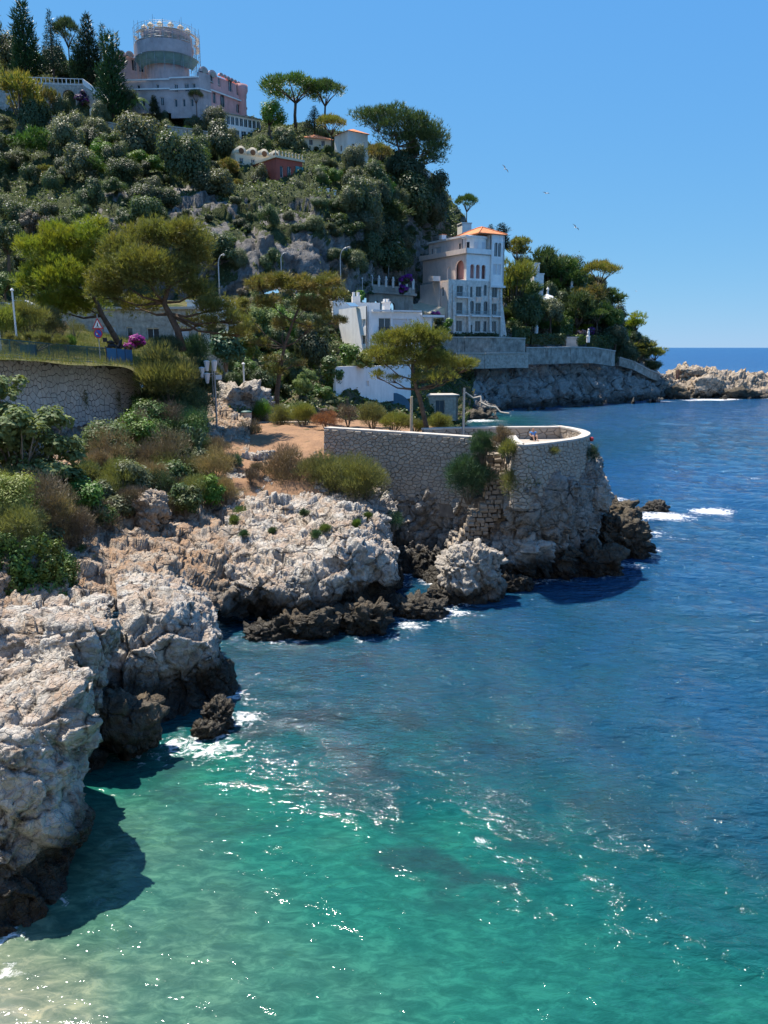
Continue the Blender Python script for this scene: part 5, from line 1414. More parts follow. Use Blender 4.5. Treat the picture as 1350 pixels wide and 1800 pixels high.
# hipped roof
rx0, rx1, ry0, ry1, rz0 = 8.2, 17.1, -1.05, 10.5, 25.2
mb = MB(); mx = (rx0+rx1)/2
mb.add([(rx0, ry0, rz0), (rx1, ry0, rz0), (rx1, ry1, rz0), (rx0, ry1, rz0), (mx, ry0+4.8, rz0+2.1), (mx, ry1-4.8, rz0+2.1), (rx0, ry0, rz0-.18), (rx1, ry0, rz0-.18), (rx1, ry1, rz0-.18), (rx0, ry1, rz0-.18)],
       [(0,1,4),(1,2,5,4),(2,3,5),(3,0,4,5),(6,9,8,7),(0,6,7,1),(1,7,8,2),(2,8,9,3),(3,9,6,0)])
roof = mb.build('roof', M['tile'], villa)
mb = MB()
for (a, b) in (((rx0, ry0), (mx, ry0+4.8)), ((rx1, ry0), (mx, ry0+4.8)), ((rx1, ry1), (mx, ry1-4.8)), ((rx0, ry1), (mx, ry1-4.8)), ):
    mb.tube([(a[0], a[1], rz0+.05), (b[0], b[1], rz0+2.16)], 0.14, 6)
mb.tube([(mx, ry0+4.8, rz0+2.16), (mx, ry1-4.8, rz0+2.16)], 0.15, 6)
mb.build('ridge_tiles', M['tile'], roof)
block(villa, 8.6, 12.5, 2.2, 9.8, 24.86, 25.18, M['white'], 'wall')
block(villa, 5.9, 7.3, 12, 13.2, 24.86, 26.0, M['white'], 'chimney'); block(villa, 5.8, 7.4, 11.9, 13.3, 26.0, 26.2, M['tile'], 'chimney_cap')
for (x, y, z0, z1) in ((X0+1.14, 3.4, 20.4, 24.3), (12.52, -0.1, 20.5, 25)):
    mb = MB(); mb.tube([(x-.08, y, z0), (x-.08, y, z1)], 0.09, 6); mb.build('drainpipe', M['darkmetal'], villa)
# lower left wing with the sloping gable and stair roof
mb = MB(); mb.prism([(-0.3, 13.2, -2), (-0.3, 3.2, -2), (-0.3, 3.2, S1+0.4), (-0.3, 6.2, S1-0.2), (-0.3, 13.2, 9.0)], (-0.15, 0, 0)); mb.build('gable', M['pinkwall'], villa)
block(villa, -2.6, -0.46, 3.0, 5.2, S1-0.3, S1+0.9, M['pinkwall'], 'balcony')
facade(villa, (-4.2, 12), (-4.2, 1.6), -2.5, 5.6, [(7.0, 8.2, 4.6, 7.3, 'arch')], M['stonewall'], 0.4, 'annex_wall')
facade(villa, (-4.2, 1.6), (-0.02, 1.6), -2.5, 5.6, [], M['stonewall'], 0.4, 'annex_wall')
mb = MB(); mb.add([(-4.6, 1.2, 5.62), (-0.01, 1.2, 7.2), (-0.01, 12.4, 9.0), (-4.6, 12.4, 7.6), (-4.6, 1.2, 5.4), (-0.01, 1.2, 5.4), (-0.01, 12.4, 5.4), (-4.6, 12.4, 5.4)], [(0,1,2,3),(0,4,5,1),(1,5,6,2),(2,6,7,3),(3,7,4,0),(7,6,5,4)]); mb.build('annex_roof', M['cream'], villa)

# ---- boulevard terrace with pillars and the arched undercroft left of the villa
g0 = at(648, 545, 186)
arc = thing('terrace_building', g0, 'grey arched undercroft carrying a boulevard terrace with white pillar posts left of the villa', 'building')
lf = local(g0, 0)
A, B = at(648, 550, 186), at(726, 552, 198); zt = at(680, 512, 190).z - g0.z
facade(arc, lf(A), lf(B), -4, zt-0.6, [(2.0, 3.6, 0.5, 6.2, 'archhole'), (4.6, 6.6, 0.5, 6.0, 'archhole'), (7.6, 9.4, 1.0, 6.0, 'archhole')], M['greywall'], 0.6)
la, lb = Vector(lf(A)+(0,)), Vector(lf(B)+(0,))
mb = MB(); dd = (lb-la).normalized(); nn = Vector((dd.y, -dd.x, 0))
mb.prism([la-dd*.6+nn*0.9+Vector((0,0,zt-.6)), lb+dd*.4+nn*0.9+Vector((0,0,zt-.6)), lb+dd*.4-nn*14+Vector((0,0,zt-.6)), la-dd*.6-nn*14+Vector((0,0,zt-.6))], (0, 0, 0.55)); mb.build('terrace_slab', M['greywall'], arc)
facade(arc, tuple((la+nn*.6)[:2]), tuple((lb+nn*.6)[:2]), zt, zt+1.3, [], M['greywall'], 0.3, 'parapet')
for k in range(7):
    p = la + (lb-la)*(0.03+0.155*k) + nn*.55
    mb = MB(); mb.box(p.x-.28, p.x+.28, p.y-.28, p.y+.28, zt+0.9, zt+2.6); mb.lathe([(.42, 2.6), (.42, 2.75), (.18, 2.85), (.3, 3.1), (.12, 3.4), (0, 3.45)], 8, (p.x, p.y, zt)); mb.build('pillar', M['trim'], arc)
block(arc, -0.5, -0.2, -1.5, 6, -4, zt-0.7, M['greywall'], 'side_wall')
mb = MB(); p = la
mb.prism([(p.x-5.5, p.y-0.4, zt-2.6), (p.x-0.6, p.y-0.4, zt+0.2), (p.x-0.6, p.y-0.4, zt+1.2), (p.x-5.5, p.y-0.4, zt-1.4)], (0, 0.3, 0)); mb.build('stair_parapet', M['trim'], arc)

# ---- modern white house
h0 = at(645, 618, 124); HZ = R(22)
house = thing('white_house', h0, 'modern flat-roofed white house with a dark window and a balcony behind the terrace pine', 'house', None, HZ)
facade(house, (0, 13.5), (0, 0), -1.5, 7.0, [(11.2, 13.0, 5.3, 6.5, 'shut'), (11.0, 13.0, 2.6, 4.0, 'rect')], M['white'], 0.35)
facade(house, (0, 0), (9.5, 0), -1.5, 6.1, [(2.0, 4.1, 4.5, 6.7, 'rect'), (4.35, 6.9, 4.5, 6.6, 'shut'), (7.1, 7.7, 4.5, 6.6, 'shut'), (1.6, 4.2, 1.0, 3.4, 'hole')], M['white'], 0.35)
block(house, 1.6, 4.2, 0.6, 0.7, -0.6, 2.0, M['concrete'], 'garage_door')
block(house, 0.36, 9.4, 0.36, 13.0, 5.7, 6.0, M['concrete'], 'roof')
block(house, 0.8, 9.2, -0.6, -0.01, 6.15, 6.4, M['trim'], 'roof_edge')
block(house, 1.1, 4.8, -1.1, -0.01, 2.55, 2.8, M['trim'], 'balcony')
mb = MB(); mb.box(1.9, 4.2, -.12, -.07, 3.75, 3.82)
for i in range(12): mb.box(1.95+i*.2, 1.98+i*.2, -.115, -.075, 2.95, 3.75)
mb.build('railing', M['darkmetal'], house)
mb = MB(); mb.tube([(-0.08, -0.08, -1.4), (-0.08, -0.08, 6.9)], 0.07, 6); mb.build('drainpipe', M['darkmetal'], house)
block(house, 9.5, 11.3, 0.2, 6, 2.4, 5.4, M['white'], 'side_wing'); block(house, 9.3, 13.2, -0.7, 6, 5.4, 5.75, M['trim'], 'canopy')
mb = MB(); mb.box(4.2, 5.2, 3, 4, 6.0, 7.7); mb.box(4.1, 5.3, 2.9, 4.1, 7.7, 7.9); mb.box(4.3, 4.55, 3.1, 3.9, 7.9, 8.3); mb.box(4.8, 5.05, 3.1, 3.9, 7.9, 8.3); mb.build('chimney', M['trim'], house)
block(house, 0.3, 1.1, 3.5, 4.5, 6.0, 6.9, M['bluebox'], 'roof_tank')
mb = MB(); mb.prism([(-1.6, 3.2, 7.02), (-.1, 3.2, 7.02), (-.1, 5.2, 7.6), (-1.6, 5.2, 7.6)], (0, 0, .06)); mb.build('solar_panel', M['bluepanel'], house)
# second white roof behind it with double chimney
k0 = at(610, 552, 140)
back = thing('white_house', k0, 'white rooftop with twin chimneys half hidden behind the ragged pine', 'house', None, R(15))
facade(back, (-2.5, 0), (6, 0), -2.5, 2.0, [(3.6, 4.6, 1.0, 2.2, 'rect')], M['white'], 0.35)
facade(back, (-2.5, 8), (-2.5, 0.36), -2.5, 3.6, [], M['white'], 0.35)
block(back, -2.1, 5.9, 0.36, 8, 1.2, 1.6, M['concrete'], 'roof'); block(back, -2.5, -.3, 1, 3, 1.61, 4.6, M['white'], 'stair_tower')
mb = MB(); mb.box(1.5, 2.9, 2, 3, 1.6, 3.2); mb.box(1.6, 2.0, 2.2, 2.8, 3.2, 3.9); mb.box(2.4, 2.8, 2.2, 2.8, 3.2, 3.9); mb.build('chimney', M['trim'], back)
# white garden wall by the shore
w0 = at(600, 690, 109)
gw = thing('garden_wall', w0, 'long whitewashed retaining wall below the white house', 'wall')
lf = local(w0, 0); a, b, c = at(590, 690, 107), at(640, 700, 113), at(722, 712, 128)
facade(gw, lf(a), lf(b), -2.0, 3.6, [], M['white'], 0.4); facade(gw, lf(b), lf(c), -2.0, 3.5, [(0.6, 1.6, 2.6, 3.4, 'shut')], M['white'], 0.4)
# rounded dark concrete store and stone hut by the shore
v0_ = at(690, 722, 122)
mb = MB(); prof = [(math.cos(R(a))*3.1, math.sin(R(a))*3.0) for a in range(0, 181, 15)]
cyl = thing('boat_store', v0_, 'dark barrel-vaulted boat store at the shore left of the leaning pine trunk', 'shed', None, R(8))
mb.prism([(x, 0, z-0.2) for x, z in prof], (0, 6, 0)); mb.build('vault', M['bluebox'], cyl, True)
mb = MB(); mb.box(-2.0, -0.3, -.05, -.01, 0, 1.5); mb.build('door', M['darkmetal'], cyl)
hu = at(768, 722, 150)
hut = thing('stone_hut', hu, 'small stone boathouse at the shore right of the leaning pine trunk', 'hut', None, R(10))
facade(hut, (-5.5, 0), (4.2, 0), -2, 2.8, [(0.6, 2.2, 1.2, 3.6, 'hole'), (5.2, 7.0, 1.4, 4.0, 'door')], M['stonewall'], 0.4, frame='greywall')
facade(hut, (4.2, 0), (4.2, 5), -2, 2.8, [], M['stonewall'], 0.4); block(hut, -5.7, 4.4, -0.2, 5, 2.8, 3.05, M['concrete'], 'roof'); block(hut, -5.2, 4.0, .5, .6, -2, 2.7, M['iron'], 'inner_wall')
# steps and concrete platforms under the sea cliff
stp = thing('concrete_steps', at(840, 708, 178), 'broken concrete steps and ledges at the foot of the sea cliff', 'steps')
so = stp.location
pts = [(818,690,178),(832,700,178),(845,697,178),(846,708,177),(858,714,176),(872,716,176),(880,725,175),(895,727,174)]
for (p, q) in zip(pts[:-1], pts[1:]):
    P, Q = at(*p)-so, at(*q)-so
    mb = MB(); mb.tube([P, Q], 0.24, 5); mb.build('ledge', M['stonewall'], stp)

# ---- sea walls under the villa and garden
def farwall(label, pts, ztop_px, mat, below=9, thick=1.0, name='sea_wall', cap=True):
    """pts: (px, py_top, Y)"""
    o = at(*pts[0]); r = thing(name, o, label, 'wall')
    V = [at(*p)-o for p in pts]
    for a, b in zip(V[:-1], V[1:]):
        d = (b-a); d.z = 0; d.normalize(); n = Vector((d.y, -d.x, 0))*0.6
        dn = Vector((0, 0, below))
        mb = MB(); mb.add([a+n, b+n, b-n*2, a-n*2, a+n*1.3-dn, b+n*1.3-dn, b-n*2-dn, a-n*2-dn], [(0,1,2,3),(4,7,6,5),(0,4,5,1),(1,5,6,2),(2,6,7,3),(3,7,4,0)]); mb.build('wall', mat, r)
        if cap:
            mb = MB(); e = Vector((0, 0, .3)); mb.add([a+n*1.35, b+n*1.35, b-n*2.1, a-n*2.1, a+n*1.35+e, b+n*1.35+e, b-n*2.1+e, a-n*2.1+e], [(0,3,2,1),(4,5,6,7),(0,1,5,4),(1,2,6,5),(2,3,7,6),(3,0,4,7)]); mb.build('coping', M['concrete'], r)
    return r
farwall('stained grey sea wall under the tall villa', [(770,594,190),(815,594,191.5),(860,594,194),(921,596,198)], None, M['oldwall'], 5.6)
farwall('lower buttressed ledge wall along the top of the sea cliff', [(800,622,189),(850,622,191),(905,621,195),(926,622,197)], None, M['stonewall'], 3.5)
farwall('pale garden retaining wall right of the villa sea wall', [(922,612,199),(960,612,202),(1000,611,206),(1040,612,213),(1078,618,219)], None, M['oldwall'], 4.0)
farwall('low grey parapet at the tip of the wooded point', [(1086,629,226),(1110,636,229),(1140,652,235),(1156,658,240)], None, M['oldwall'], 2.2)
farwall('small concrete block wall between the clipped hedges', [(993,594,212),(1014,594,214)], None, M['concrete'], 5)

# ---- castle on the hilltop
q0 = at(330, 196, 246)
castle = thing('castle', q0, 'mauve and pink hilltop castle with a scaffolded round tower', 'castle')
lf = local(q0, 0)
Z = lambda px, py, Y: at(px, py, Y).z - q0.z
def cw(a, b, top, bot, mat, ops=(), thick=1.0, name='wall'):
    zt_ = Z(*top); zb = Z(*bot)
    return facade(castle, lf(at(*a)), lf(at(*b)), zb, zt_, list(ops), mat, thick, name, frame='trim', inset=0.3)
# left wing
cw((205,150,250),(264,150,256),(240,98,252),(240,160,252), M['mauve'], [(2.0,3.4,8,10.5,'rect'),(5.0,6.4,6,9,'rect'),(7.2,8.6,6,9,'rect')])
# terrace wing wrapped in sheeting
cw((222,170,242),(300,180,241),(260,142,242),(260,200,242), M['sheet'], [(2.2,3.0,2,4,'rect'),(4.6,5.4,2,4,'rect'),(7.2,8.2,2,4.2,'rect'),(10,11,2,4.2,'rect'),(3.4,4.2,6,7.6,'rect'),(9,9.8,6,7.6,'rect')])
cw((300,185,241),(352,185,240),(320,138,241),(320,208,241), M['sheet'], [(1.2,2.0,3,5,'rect'),(3.6,4.4,3,5,'rect'),(6,6.8,3,5,'rect'),(1.4,2.4,7,9,'rect'),(4.4,5.6,7,9,'rect'),(6.8,7.6,7,9,'rect')])
cw((352,190,240),(372,195,243),(360,128,241),(360,212,241), M['sheet'])
# pink right wing, running back
cw((366,190,243),(432,200,256),(366,128,243),(400,215,248), M['rose'], [(1.2,2.4,9.5,12.5,'rect'),(5.0,7.0,4.2,7.6,'arch'),(8.6,10.2,9.2,12.4,'arch'),(2.0,3.4,4.4,7.4,'arch'),(4.4,5.4,9.4,12,'rect'),(12.0,13.2,9.0,11.6,'rect'),(11.6,13.2,4.0,6.5,'arch'),(15.2,16.4,3.5,6.5,'arch'),(15.6,16.6,9.0,11.4,'rect')])
castle_roof = MB()
pl = [lf(at(205,150,251)), lf(at(264,150,257)), lf(at(352,185,241)), lf(at(372,195,244)), lf(at(432,200,257)), lf(at(432,200,275)), lf(at(205,150,275))]
castle_roof.prism([(x, y, Z(366,128,243)-2.0) for x, y in pl], (0, 0, .3)); castle_roof.build('roof', M['concrete'], castle)
cw((354,180,243.5),(431,196,258),(366,122,243),(366,132,243), M['mauve'], (), 0.8, 'parapet')
# rounded battlements
def merlon(px, py, Y, r, ang, mat):
    c = at(px, py, Y) - q0; d = Vector((math.cos(ang), math.sin(ang), 0)); n = Vector((d.y, -d.x, 0))
    mb = MB(); mb.prism([c + d*(r*math.cos(t)) + Vector((0, 0, r*math.sin(t))) for t in [math.pi*k/10 for k in range(11)]] , n*0.9)
    m = mb.build('battlement', mat, castle)
    mb = MB(); mb.prism([c + n*0.92 + d*(r*.55*math.cos(t)) + Vector((0, 0, r*.15+r*.55*math.sin(t))) for t in [math.pi*2*k/10 for k in range(10)]], n*0.12); mb.build('roundel', M['greywall'], m)
for i in range(4): merlon(212+i*15, 98+i*1.2, 250.5+i*1.5, 1.25, R(30), M['mauve'])
for i in range(2): merlon(356+i*15, 128+i*6, 242.5+i*3.0, 1.5, R(48), M['mauve'])
for i in range(7): merlon(386+i*6.2, 134+i*3.0, 247.6+i*1.4, 0.75, R(48), M['rose'])
tl = Vector(lf(at(426, 200, 255))+(0,))
mb = MB(); mb.lathe([(1.35, Z(428,215,255)), (1.35, Z(428,168,255)), (1.9, Z(428,160,255)), (1.9, Z(428,150,255)), (1.5, Z(428,150,255)), (1.5, Z(428,155,255)), (0, Z(428,155,255))], 14, (tl.x, tl.y, 0)); mb.build('corner_turret', M['rose'], castle, True)
for (a, b, zz) in (((366,0,242.9),(432,0,255.9),Z(366,165,243)),):
    pass
for (x0, x1) in ((382, 400), (402, 424)):
    pass
for (a, b, pz) in (((366,190,242.6),(432,200,255.6),(366,158,243)),((352,190,239.6),(372,195,242.6),(360,160,241)),((300,185,240.6),(352,185,239.6),(320,160,241)),((222,170,241.6),(300,180,240.6),(260,160,242)),((300,185,240.6),(352,185,239.6),(320,139.5,241)),((222,170,241.6),(300,180,240.6),(260,143.5,242))):
    A_, B_ = Vector(lf(at(*a))+(0,)), Vector(lf(at(*b))+(0,)); zc = Z(*pz); dd_ = (B_-A_).normalized(); n_ = Vector((dd_.y, -dd_.x, 0))
    mb = MB(); mb.prism([A_+Vector((0,0,zc)), B_+Vector((0,0,zc)), B_+n_*.35+Vector((0,0,zc)), A_+n_*.35+Vector((0,0,zc))], (0, 0, .35)); mb.build('string_course', M['trim'], castle)
# awnings of the annex
an = MB(); aw = at(395, 200, 244) - q0
for k in range(2):
    c = at(388+k*22, 197+k*6, 244+k*2.5) - q0
    an = MB(); an.add([c, c+Vector((3.4, 2.2, -.3)), c+Vector((4.9, -.3, -2.6)), c+Vector((1.5, -2.5, -2.3))], [(0, 3, 2, 1)]); an.add([c+Vector((0,0,.08)), c+Vector((3.4, 2.2, -.22)), c+Vector((4.9, -.3, -2.52)), c+Vector((1.5, -2.5, -2.22))], [(0, 1, 2, 3)]); an.build('awning', M['shutter_w'], castle)
# round tower with scaffolding
T0 = at(297, 140, 250); T = T0 - q0; tr = 8.2
tz = lambda py: Z(297, py, 250)
mb = MB(); mb.lathe([(tr-2.2, tz(175)), (tr-2.2, tz(118)), (tr-.9, tz(110)), (tr-.9, tz(92)), (tr-.6, tz(90)), (tr-.6, tz(85)), (tr-1.0, tz(84)), (tr-1.0, tz(66)), (tr-1.6, tz(66)), (tr-1.6, tz(80)), (0, tz(80))], 28, (T.x, T.y, 0)); tower = mb.build('tower', M['mauve'], castle)
for k in range(8):
    a = R(200 + k*20); mb = MB(); e = Vector((math.cos(a), math.sin(a), 0)); w = Vector((-e.y, e.x, 0)); o = Vector((T.x, T.y, 0)) + e*(tr-.97)
    mb.prism([o-w*.9+Vector((0,0,tz(83))), o+w*.9+Vector((0,0,tz(83))), o+w*.9+Vector((0,0,tz(74))), o-w*.9+Vector((0,0,tz(74)))], e*.15); mb.build('window', M['greywall'], tower)
for k in range(7):
    a = R(195 + k*25); x, y = T.x+(tr-1.4)*math.cos(a), T.y+(tr-1.4)*math.sin(a)
    mb = MB(); mb.lathe([(.7, tz(66)), (.55, tz(62)), (.95, tz(60)), (.95, tz(58.5)), (.45, tz(56)), (.2, tz(53.5)), (0, tz(53))], 8, (x, y, 0)); mb.build('lantern', M['cream'], tower)
scf = thing('scaffolding', T0, 'silver scaffolding with white boards and green netting around the round castle tower', 'scaffolding')
zz = lambda py: at(297, py, 250).z - T0.z
mb = MB(); nb = 22
for k in range(nb):
    a = 2*math.pi*k/nb
    for rr_ in (tr+.1, tr+1.2):
        mb.tube([(rr_*math.cos(a), rr_*math.sin(a), zz(140)), (rr_*math.cos(a), rr_*math.sin(a), zz(52)+rnd.uniform(-1, .8))], 0.05, 4)
pl_ = mb.build('poles', M['metal'], scf); pl_['kind'] = 'stuff'
mb = MB()
for py in (58, 66, 74, 82, 92, 102, 112, 124):
    for rr_ in (tr+.1, tr+1.2):
        p = [(rr_*math.cos(2*math.pi*k/nb), rr_*math.sin(2*math.pi*k/nb), zz(py)) for k in range(nb+1)]
        for u, v in zip(p[:-1], p[1:]): mb.tube([u, v], 0.04, 4, False)
rl_ = mb.build('rails', M['metal'], scf); rl_['kind'] = 'stuff'
for py in (66, 82):
    for k in range(nb):
        if rnd.random() < 0.3: continue
        a0, a1 = 2*math.pi*(k+.04)/nb, 2*math.pi*(k+.96)/nb
        mb = MB(); mb.prism([((tr+.15)*math.cos(a0), (tr+.15)*math.sin(a0), zz(py)-.5), ((tr+1.15)*math.cos(a0), (tr+1.15)*math.sin(a0), zz(py)-.5), ((tr+1.15)*math.cos(a1), (tr+1.15)*math.sin(a1), zz(py)-.5), ((tr+.15)*math.cos(a1), (tr+.15)*math.sin(a1), zz(py)-.5)], (0, 0, .12)); mb.build('board', M['trim'], scf)
mb = MB(); mb.lathe([(tr+1.3, zz(110)), (tr+1.3, zz(88))], 30, a0=R(185), a1=R(330)); mb.lathe([(tr+1.26, zz(110)), (tr+1.26, zz(88))], 30, a0=R(185), a1=R(330)); mb.build('sheeting', M['sheet'], scf)
mb = MB(); mb.lathe([(tr-1.0, zz(126)), (tr+1.2, zz(110.5))], 30, a0=R(185), a1=R(355)); mb.build('netting', M['net'], scf)

# annex with conservatory below the pink wing
x0_ = at(425, 225, 240)
ann = thing('conservatory', x0_, 'white glazed conservatory annex beside the castle', 'building', None, R(35))
facade(ann, (-5, 0), (6, 0), -5, 3.0, [(0.4+k*1.35, 1.5+k*1.35, 5.4, 7.6, 'rect') for k in range(8)] + [(0.6+k*2.1, 2.2+k*2.1, 1.4, 4.2, 'rect') for k in range(5)], M['white'], 0.3)
facade(ann, (-5, 6), (-5, 0.31), -5, 3.0, [(1, 2.2, 5.4, 7.6, 'rect')], M['white'], 0.3); block(ann, -5.3, 6.3, -.5, 6.5, 3.0, 3.25, M['greywall'], 'roof')

# ---- red villa with domed cream roofs
r0 = at(487, 345, 196)
red = thing('red_villa', r0, 'red rendered villa with arched windows on the wooded hillside', 'villa', None, R(40))
facade(red, (0, 0), (7.5, 0), -4, 8.6, [(1.0,1.9,8.4,11,'arch'),(3.0,4.2,8.2,11.2,'arch'),(5.4,6.6,8.2,11,'arch'),(0.6,2.0,1.2,4.6,'rect'),(3.0,5.8,1.2,5,'rect')], M['redwall'], 0.35)
facade(red, (0, 12), (0, 0.36), -4, 8.6, [(3,4,8.4,11,'arch'),(7,8,8.4,11,'arch'),(9.6,10.8,4,6.5,'rect')], M['redwall'], 0.35)
block(red, -.4, 7.9, -.4, 12.2, 8.6, 9.1, M['cream'], 'cornice'); block(red, 4.0, 7.6, -2.6, -.02, 3.6, 3.8, M['wood'], 'canopy'); block(red, 5.2, 7.4, -.5, -.36, 4.4, 7.4, M['teal'], 'awning')
for k in range(9): mb = MB(); mb.lathe([(.16, 0), (.22, .5), (.12, .9), (.2, 1.1), (0, 1.2)], 6, (-.2+k*.95, -.2, 9.1)); mb.build('finial', M['cream'], red)
dm = thing('domed_villa', at(455, 290, 205), 'cream villa with rounded dome gables above the red villa', 'villa', None, R(30))
facade(dm, (-6, 0), (6, 0), -4, 2.0, [(1,2,3.8,5.2,'rect'),(4,5,3.8,5.2,'rect')], M['cream'], .35); facade(dm, (-6, 8), (-6, .36), -4, 2, [], M['cream'], .35)
for k in range(4):
    mb = MB(); x = -4.5+k*3.0; mb.prism([(x+1.5*math.cos(t), -.1, 2+1.9*math.sin(t)) for t in [math.pi*i/10 for i in range(11)]], (0, 8, 0)); d_ = mb.build('dome', M['cream'], dm, True)
    mb = MB(); mb.prism([(x+.7*math.cos(t), -.2, 2.7+.7*math.sin(t)) for t in [2*math.pi*i/10 for i in range(10)]], (0, .08, 0)); mb.build('roundel', M['wood'], d_)
tw = farwall('pale curved terrace wall with posts right of the red villa', [(520,338,192),(548,341,191),(575,347,191),(597,354,193)], None, M['concrete'], 4.5)
for (px, py) in ((563,337),(577,339),(589,342)):
    p = at(px, py+6, 191.3) - at(520,338,192); mb = MB(); mb.box(p.x-.25, p.x+.25, p.y-.25, p.y+.25, p.z-.5, p.z+1.5); mb.box(p.x-.35, p.x+.35, p.y-.35, p.y+.35, p.z+1.5, p.z+1.7); mb.build('post', M['trim'], tw)

# ---- small houses
def smallhouse(px, py, Y, w, d, h, mat, label, rz=25, roof=None, ops=True, name='house', below=4):
    o = at(px, py, Y); r = thing(name, o, label, 'house', None, R(rz))
    op = [(w*.18, w*.18+1.1, below+h*.4, below+h*.4+1.5, 'rect'), (w*.62, w*.62+1.1, below+h*.4, below+h*.4+1.5, 'rect')] if ops and w > 4 else []
    facade(r, (0, 0), (w, 0), -below, h, op, M[mat], .35); facade(r, (0, d), (0, .36), -below, h, [(d*.4, d*.4+1.1, below+h*.4, below+h*.4+1.5, 'rect')] if d > 4 else [], M[mat], .35); facade(r, (w, .36), (w, d), -below, h, [], M[mat], .35)
    if roof:
        mb = MB(); e = .5; rh = w*.22
        mb.add([(-e,-e,h),(w+e,-e,h),(w+e,d+e,h),(-e,d+e,h),(w/2,d*.35,h+rh),(w/2,d*.65,h+rh)],[(0,1,4),(1,2,5,4),(2,3,5),(3,0,4,5),(3,2,1,0)]); mb.build('roof', M[roof], r)
    else: block(r, -.15, w+.15, -.15, d, h, h+.3, M['trim'], 'roof')
    return r
sh = smallhouse(612, 282, 226, 6.5, 7, 7.5, 'white', 'tall white house with a red tiled roof left of the large umbrella pine', 35, 'tile')
block(sh, 6.52, 7.4, 1, 4, 1.5, 2.4, M['trim'], 'balcony')
smallhouse(535, 262, 232, 8, 7, 3.0, 'cream', 'low house with a reddish tiled roof behind the small umbrella pine', 20, 'tile')
smallhouse(738, 332, 236, 3.6, 5, 4.6, 'white', 'narrow white house peeping out below the large umbrella pine', 30, below=6)
smallhouse(812, 425, 232, 2.8, 4, 5, 'white', 'slim white chimney-like building behind the villa roof', 15)
smallhouse(925, 505, 232, 4.0, 6, 6.6, 'white', 'white stepped house among pines right of the villa', 15)
smallhouse(938, 508, 226, 3.0, 4, 4.0, 'white', 'lower white terrace block in front of the stepped house', 15)
smallhouse(983, 492, 240, 9, 6, 3.2, 'shutter_g', 'long grey-green flat roof between the pines on the point', 8)
gz = thing('garden_pavilion', at(962, 530, 224), 'white garden pavilion with a finial among the trees right of the villa', 'pavilion')
mb = MB(); mb.lathe([(2.6, -2), (2.6, 0), (2.8, .1), (2.8, .4), (1.6, 1.4), (.3, 2.0), (.25, 3.0), (.45, 3.3), (0, 4.0)], 12); mb.build('roof', M['trim'], gz)
for k in range(8): mb = MB(); a = 2*math.pi*k/8; mb.tube([(2.4*math.cos(a), 2.4*math.sin(a), -4), (2.4*math.cos(a), 2.4*math.sin(a), -2)], .16, 6); mb.build('column', M['trim'], gz)
for (px, py, Y, lab, h) in ((943,576,213,'white garden statue on a pedestal under the olive tree',2.6),(1034,592,214,'white conical garden obelisk on the clifftop',2.2),(1005,505,232,'pale stone pillar among dark trees on the point',2.6)):
    o = at(px, py, Y); r = thing('garden_statue', o, lab, 'statue'); mb = MB(); mb.lathe([(.5, -1.5), (.5, 0), (.6, .05), (.6, .2), (.3, .3), (.38, h*.5), (.2, h*.75), (.26, h*.88), (0, h)], 8); mb.build('body', M['trim'], r)

# ---- stone house and garden behind the two road pines
so0 = at(205, 604, 100)
sth = thing('stone_house', so0, 'long low stone house with pale doors behind the two road pines', 'house', None, R(-4))
facade(sth, (-7, 0), (10.5, 0), -1, 4.2, [(1.5,3.0,1,3.4,'door'),(5.4,7.0,1,3.2,'shut'),(8.4,9.2,1,3.0,'rect'),(11.0,12.6,1.2,2.9,'rect'),(14.4,16.4,1.1,3.0,'shut')], M['stonewall'], .4)
facade(sth, (-7, 7), (-7, .41), -1, 4.2, [], M['stonewall'], .4); block(sth, -7.3, 10.8, -.4, 7.2, 4.2, 4.5, M['concrete'], 'roof')
facade(sth, (10.5, 1.5), (14, 1.5), -1, 2.2, [(1.0,2.4,1.4,2.8,'rect')], M['white'], .35); block(sth, 10.3, 14.2, 1.1, 6, 2.2, 2.5, M['concrete'], 'roof')
block(sth, -12, -7.05, .8, 1.2, 1.2, 3.3, M['teal'], 'screen')
mb = MB(); mb.prism([(-14, -1.2, 2.6), (-4.2, -1.2, 0.2), (-4.2, -1.2, -1), (-14, -1.2, -1)], (0, .3, 0)); mb.build('ramp_wall', M['white'], sth)
far = smallhouse(330, 560, 118, 6, 5, 2.4, 'white', 'low white house with a pale roof right of the domed pine trunk', -5)
far2 = smallhouse(350, 634, 92, 3.0, 3, 1.3, 'concrete', 'small grey outbuilding among shrubs below the domed pine', 5)

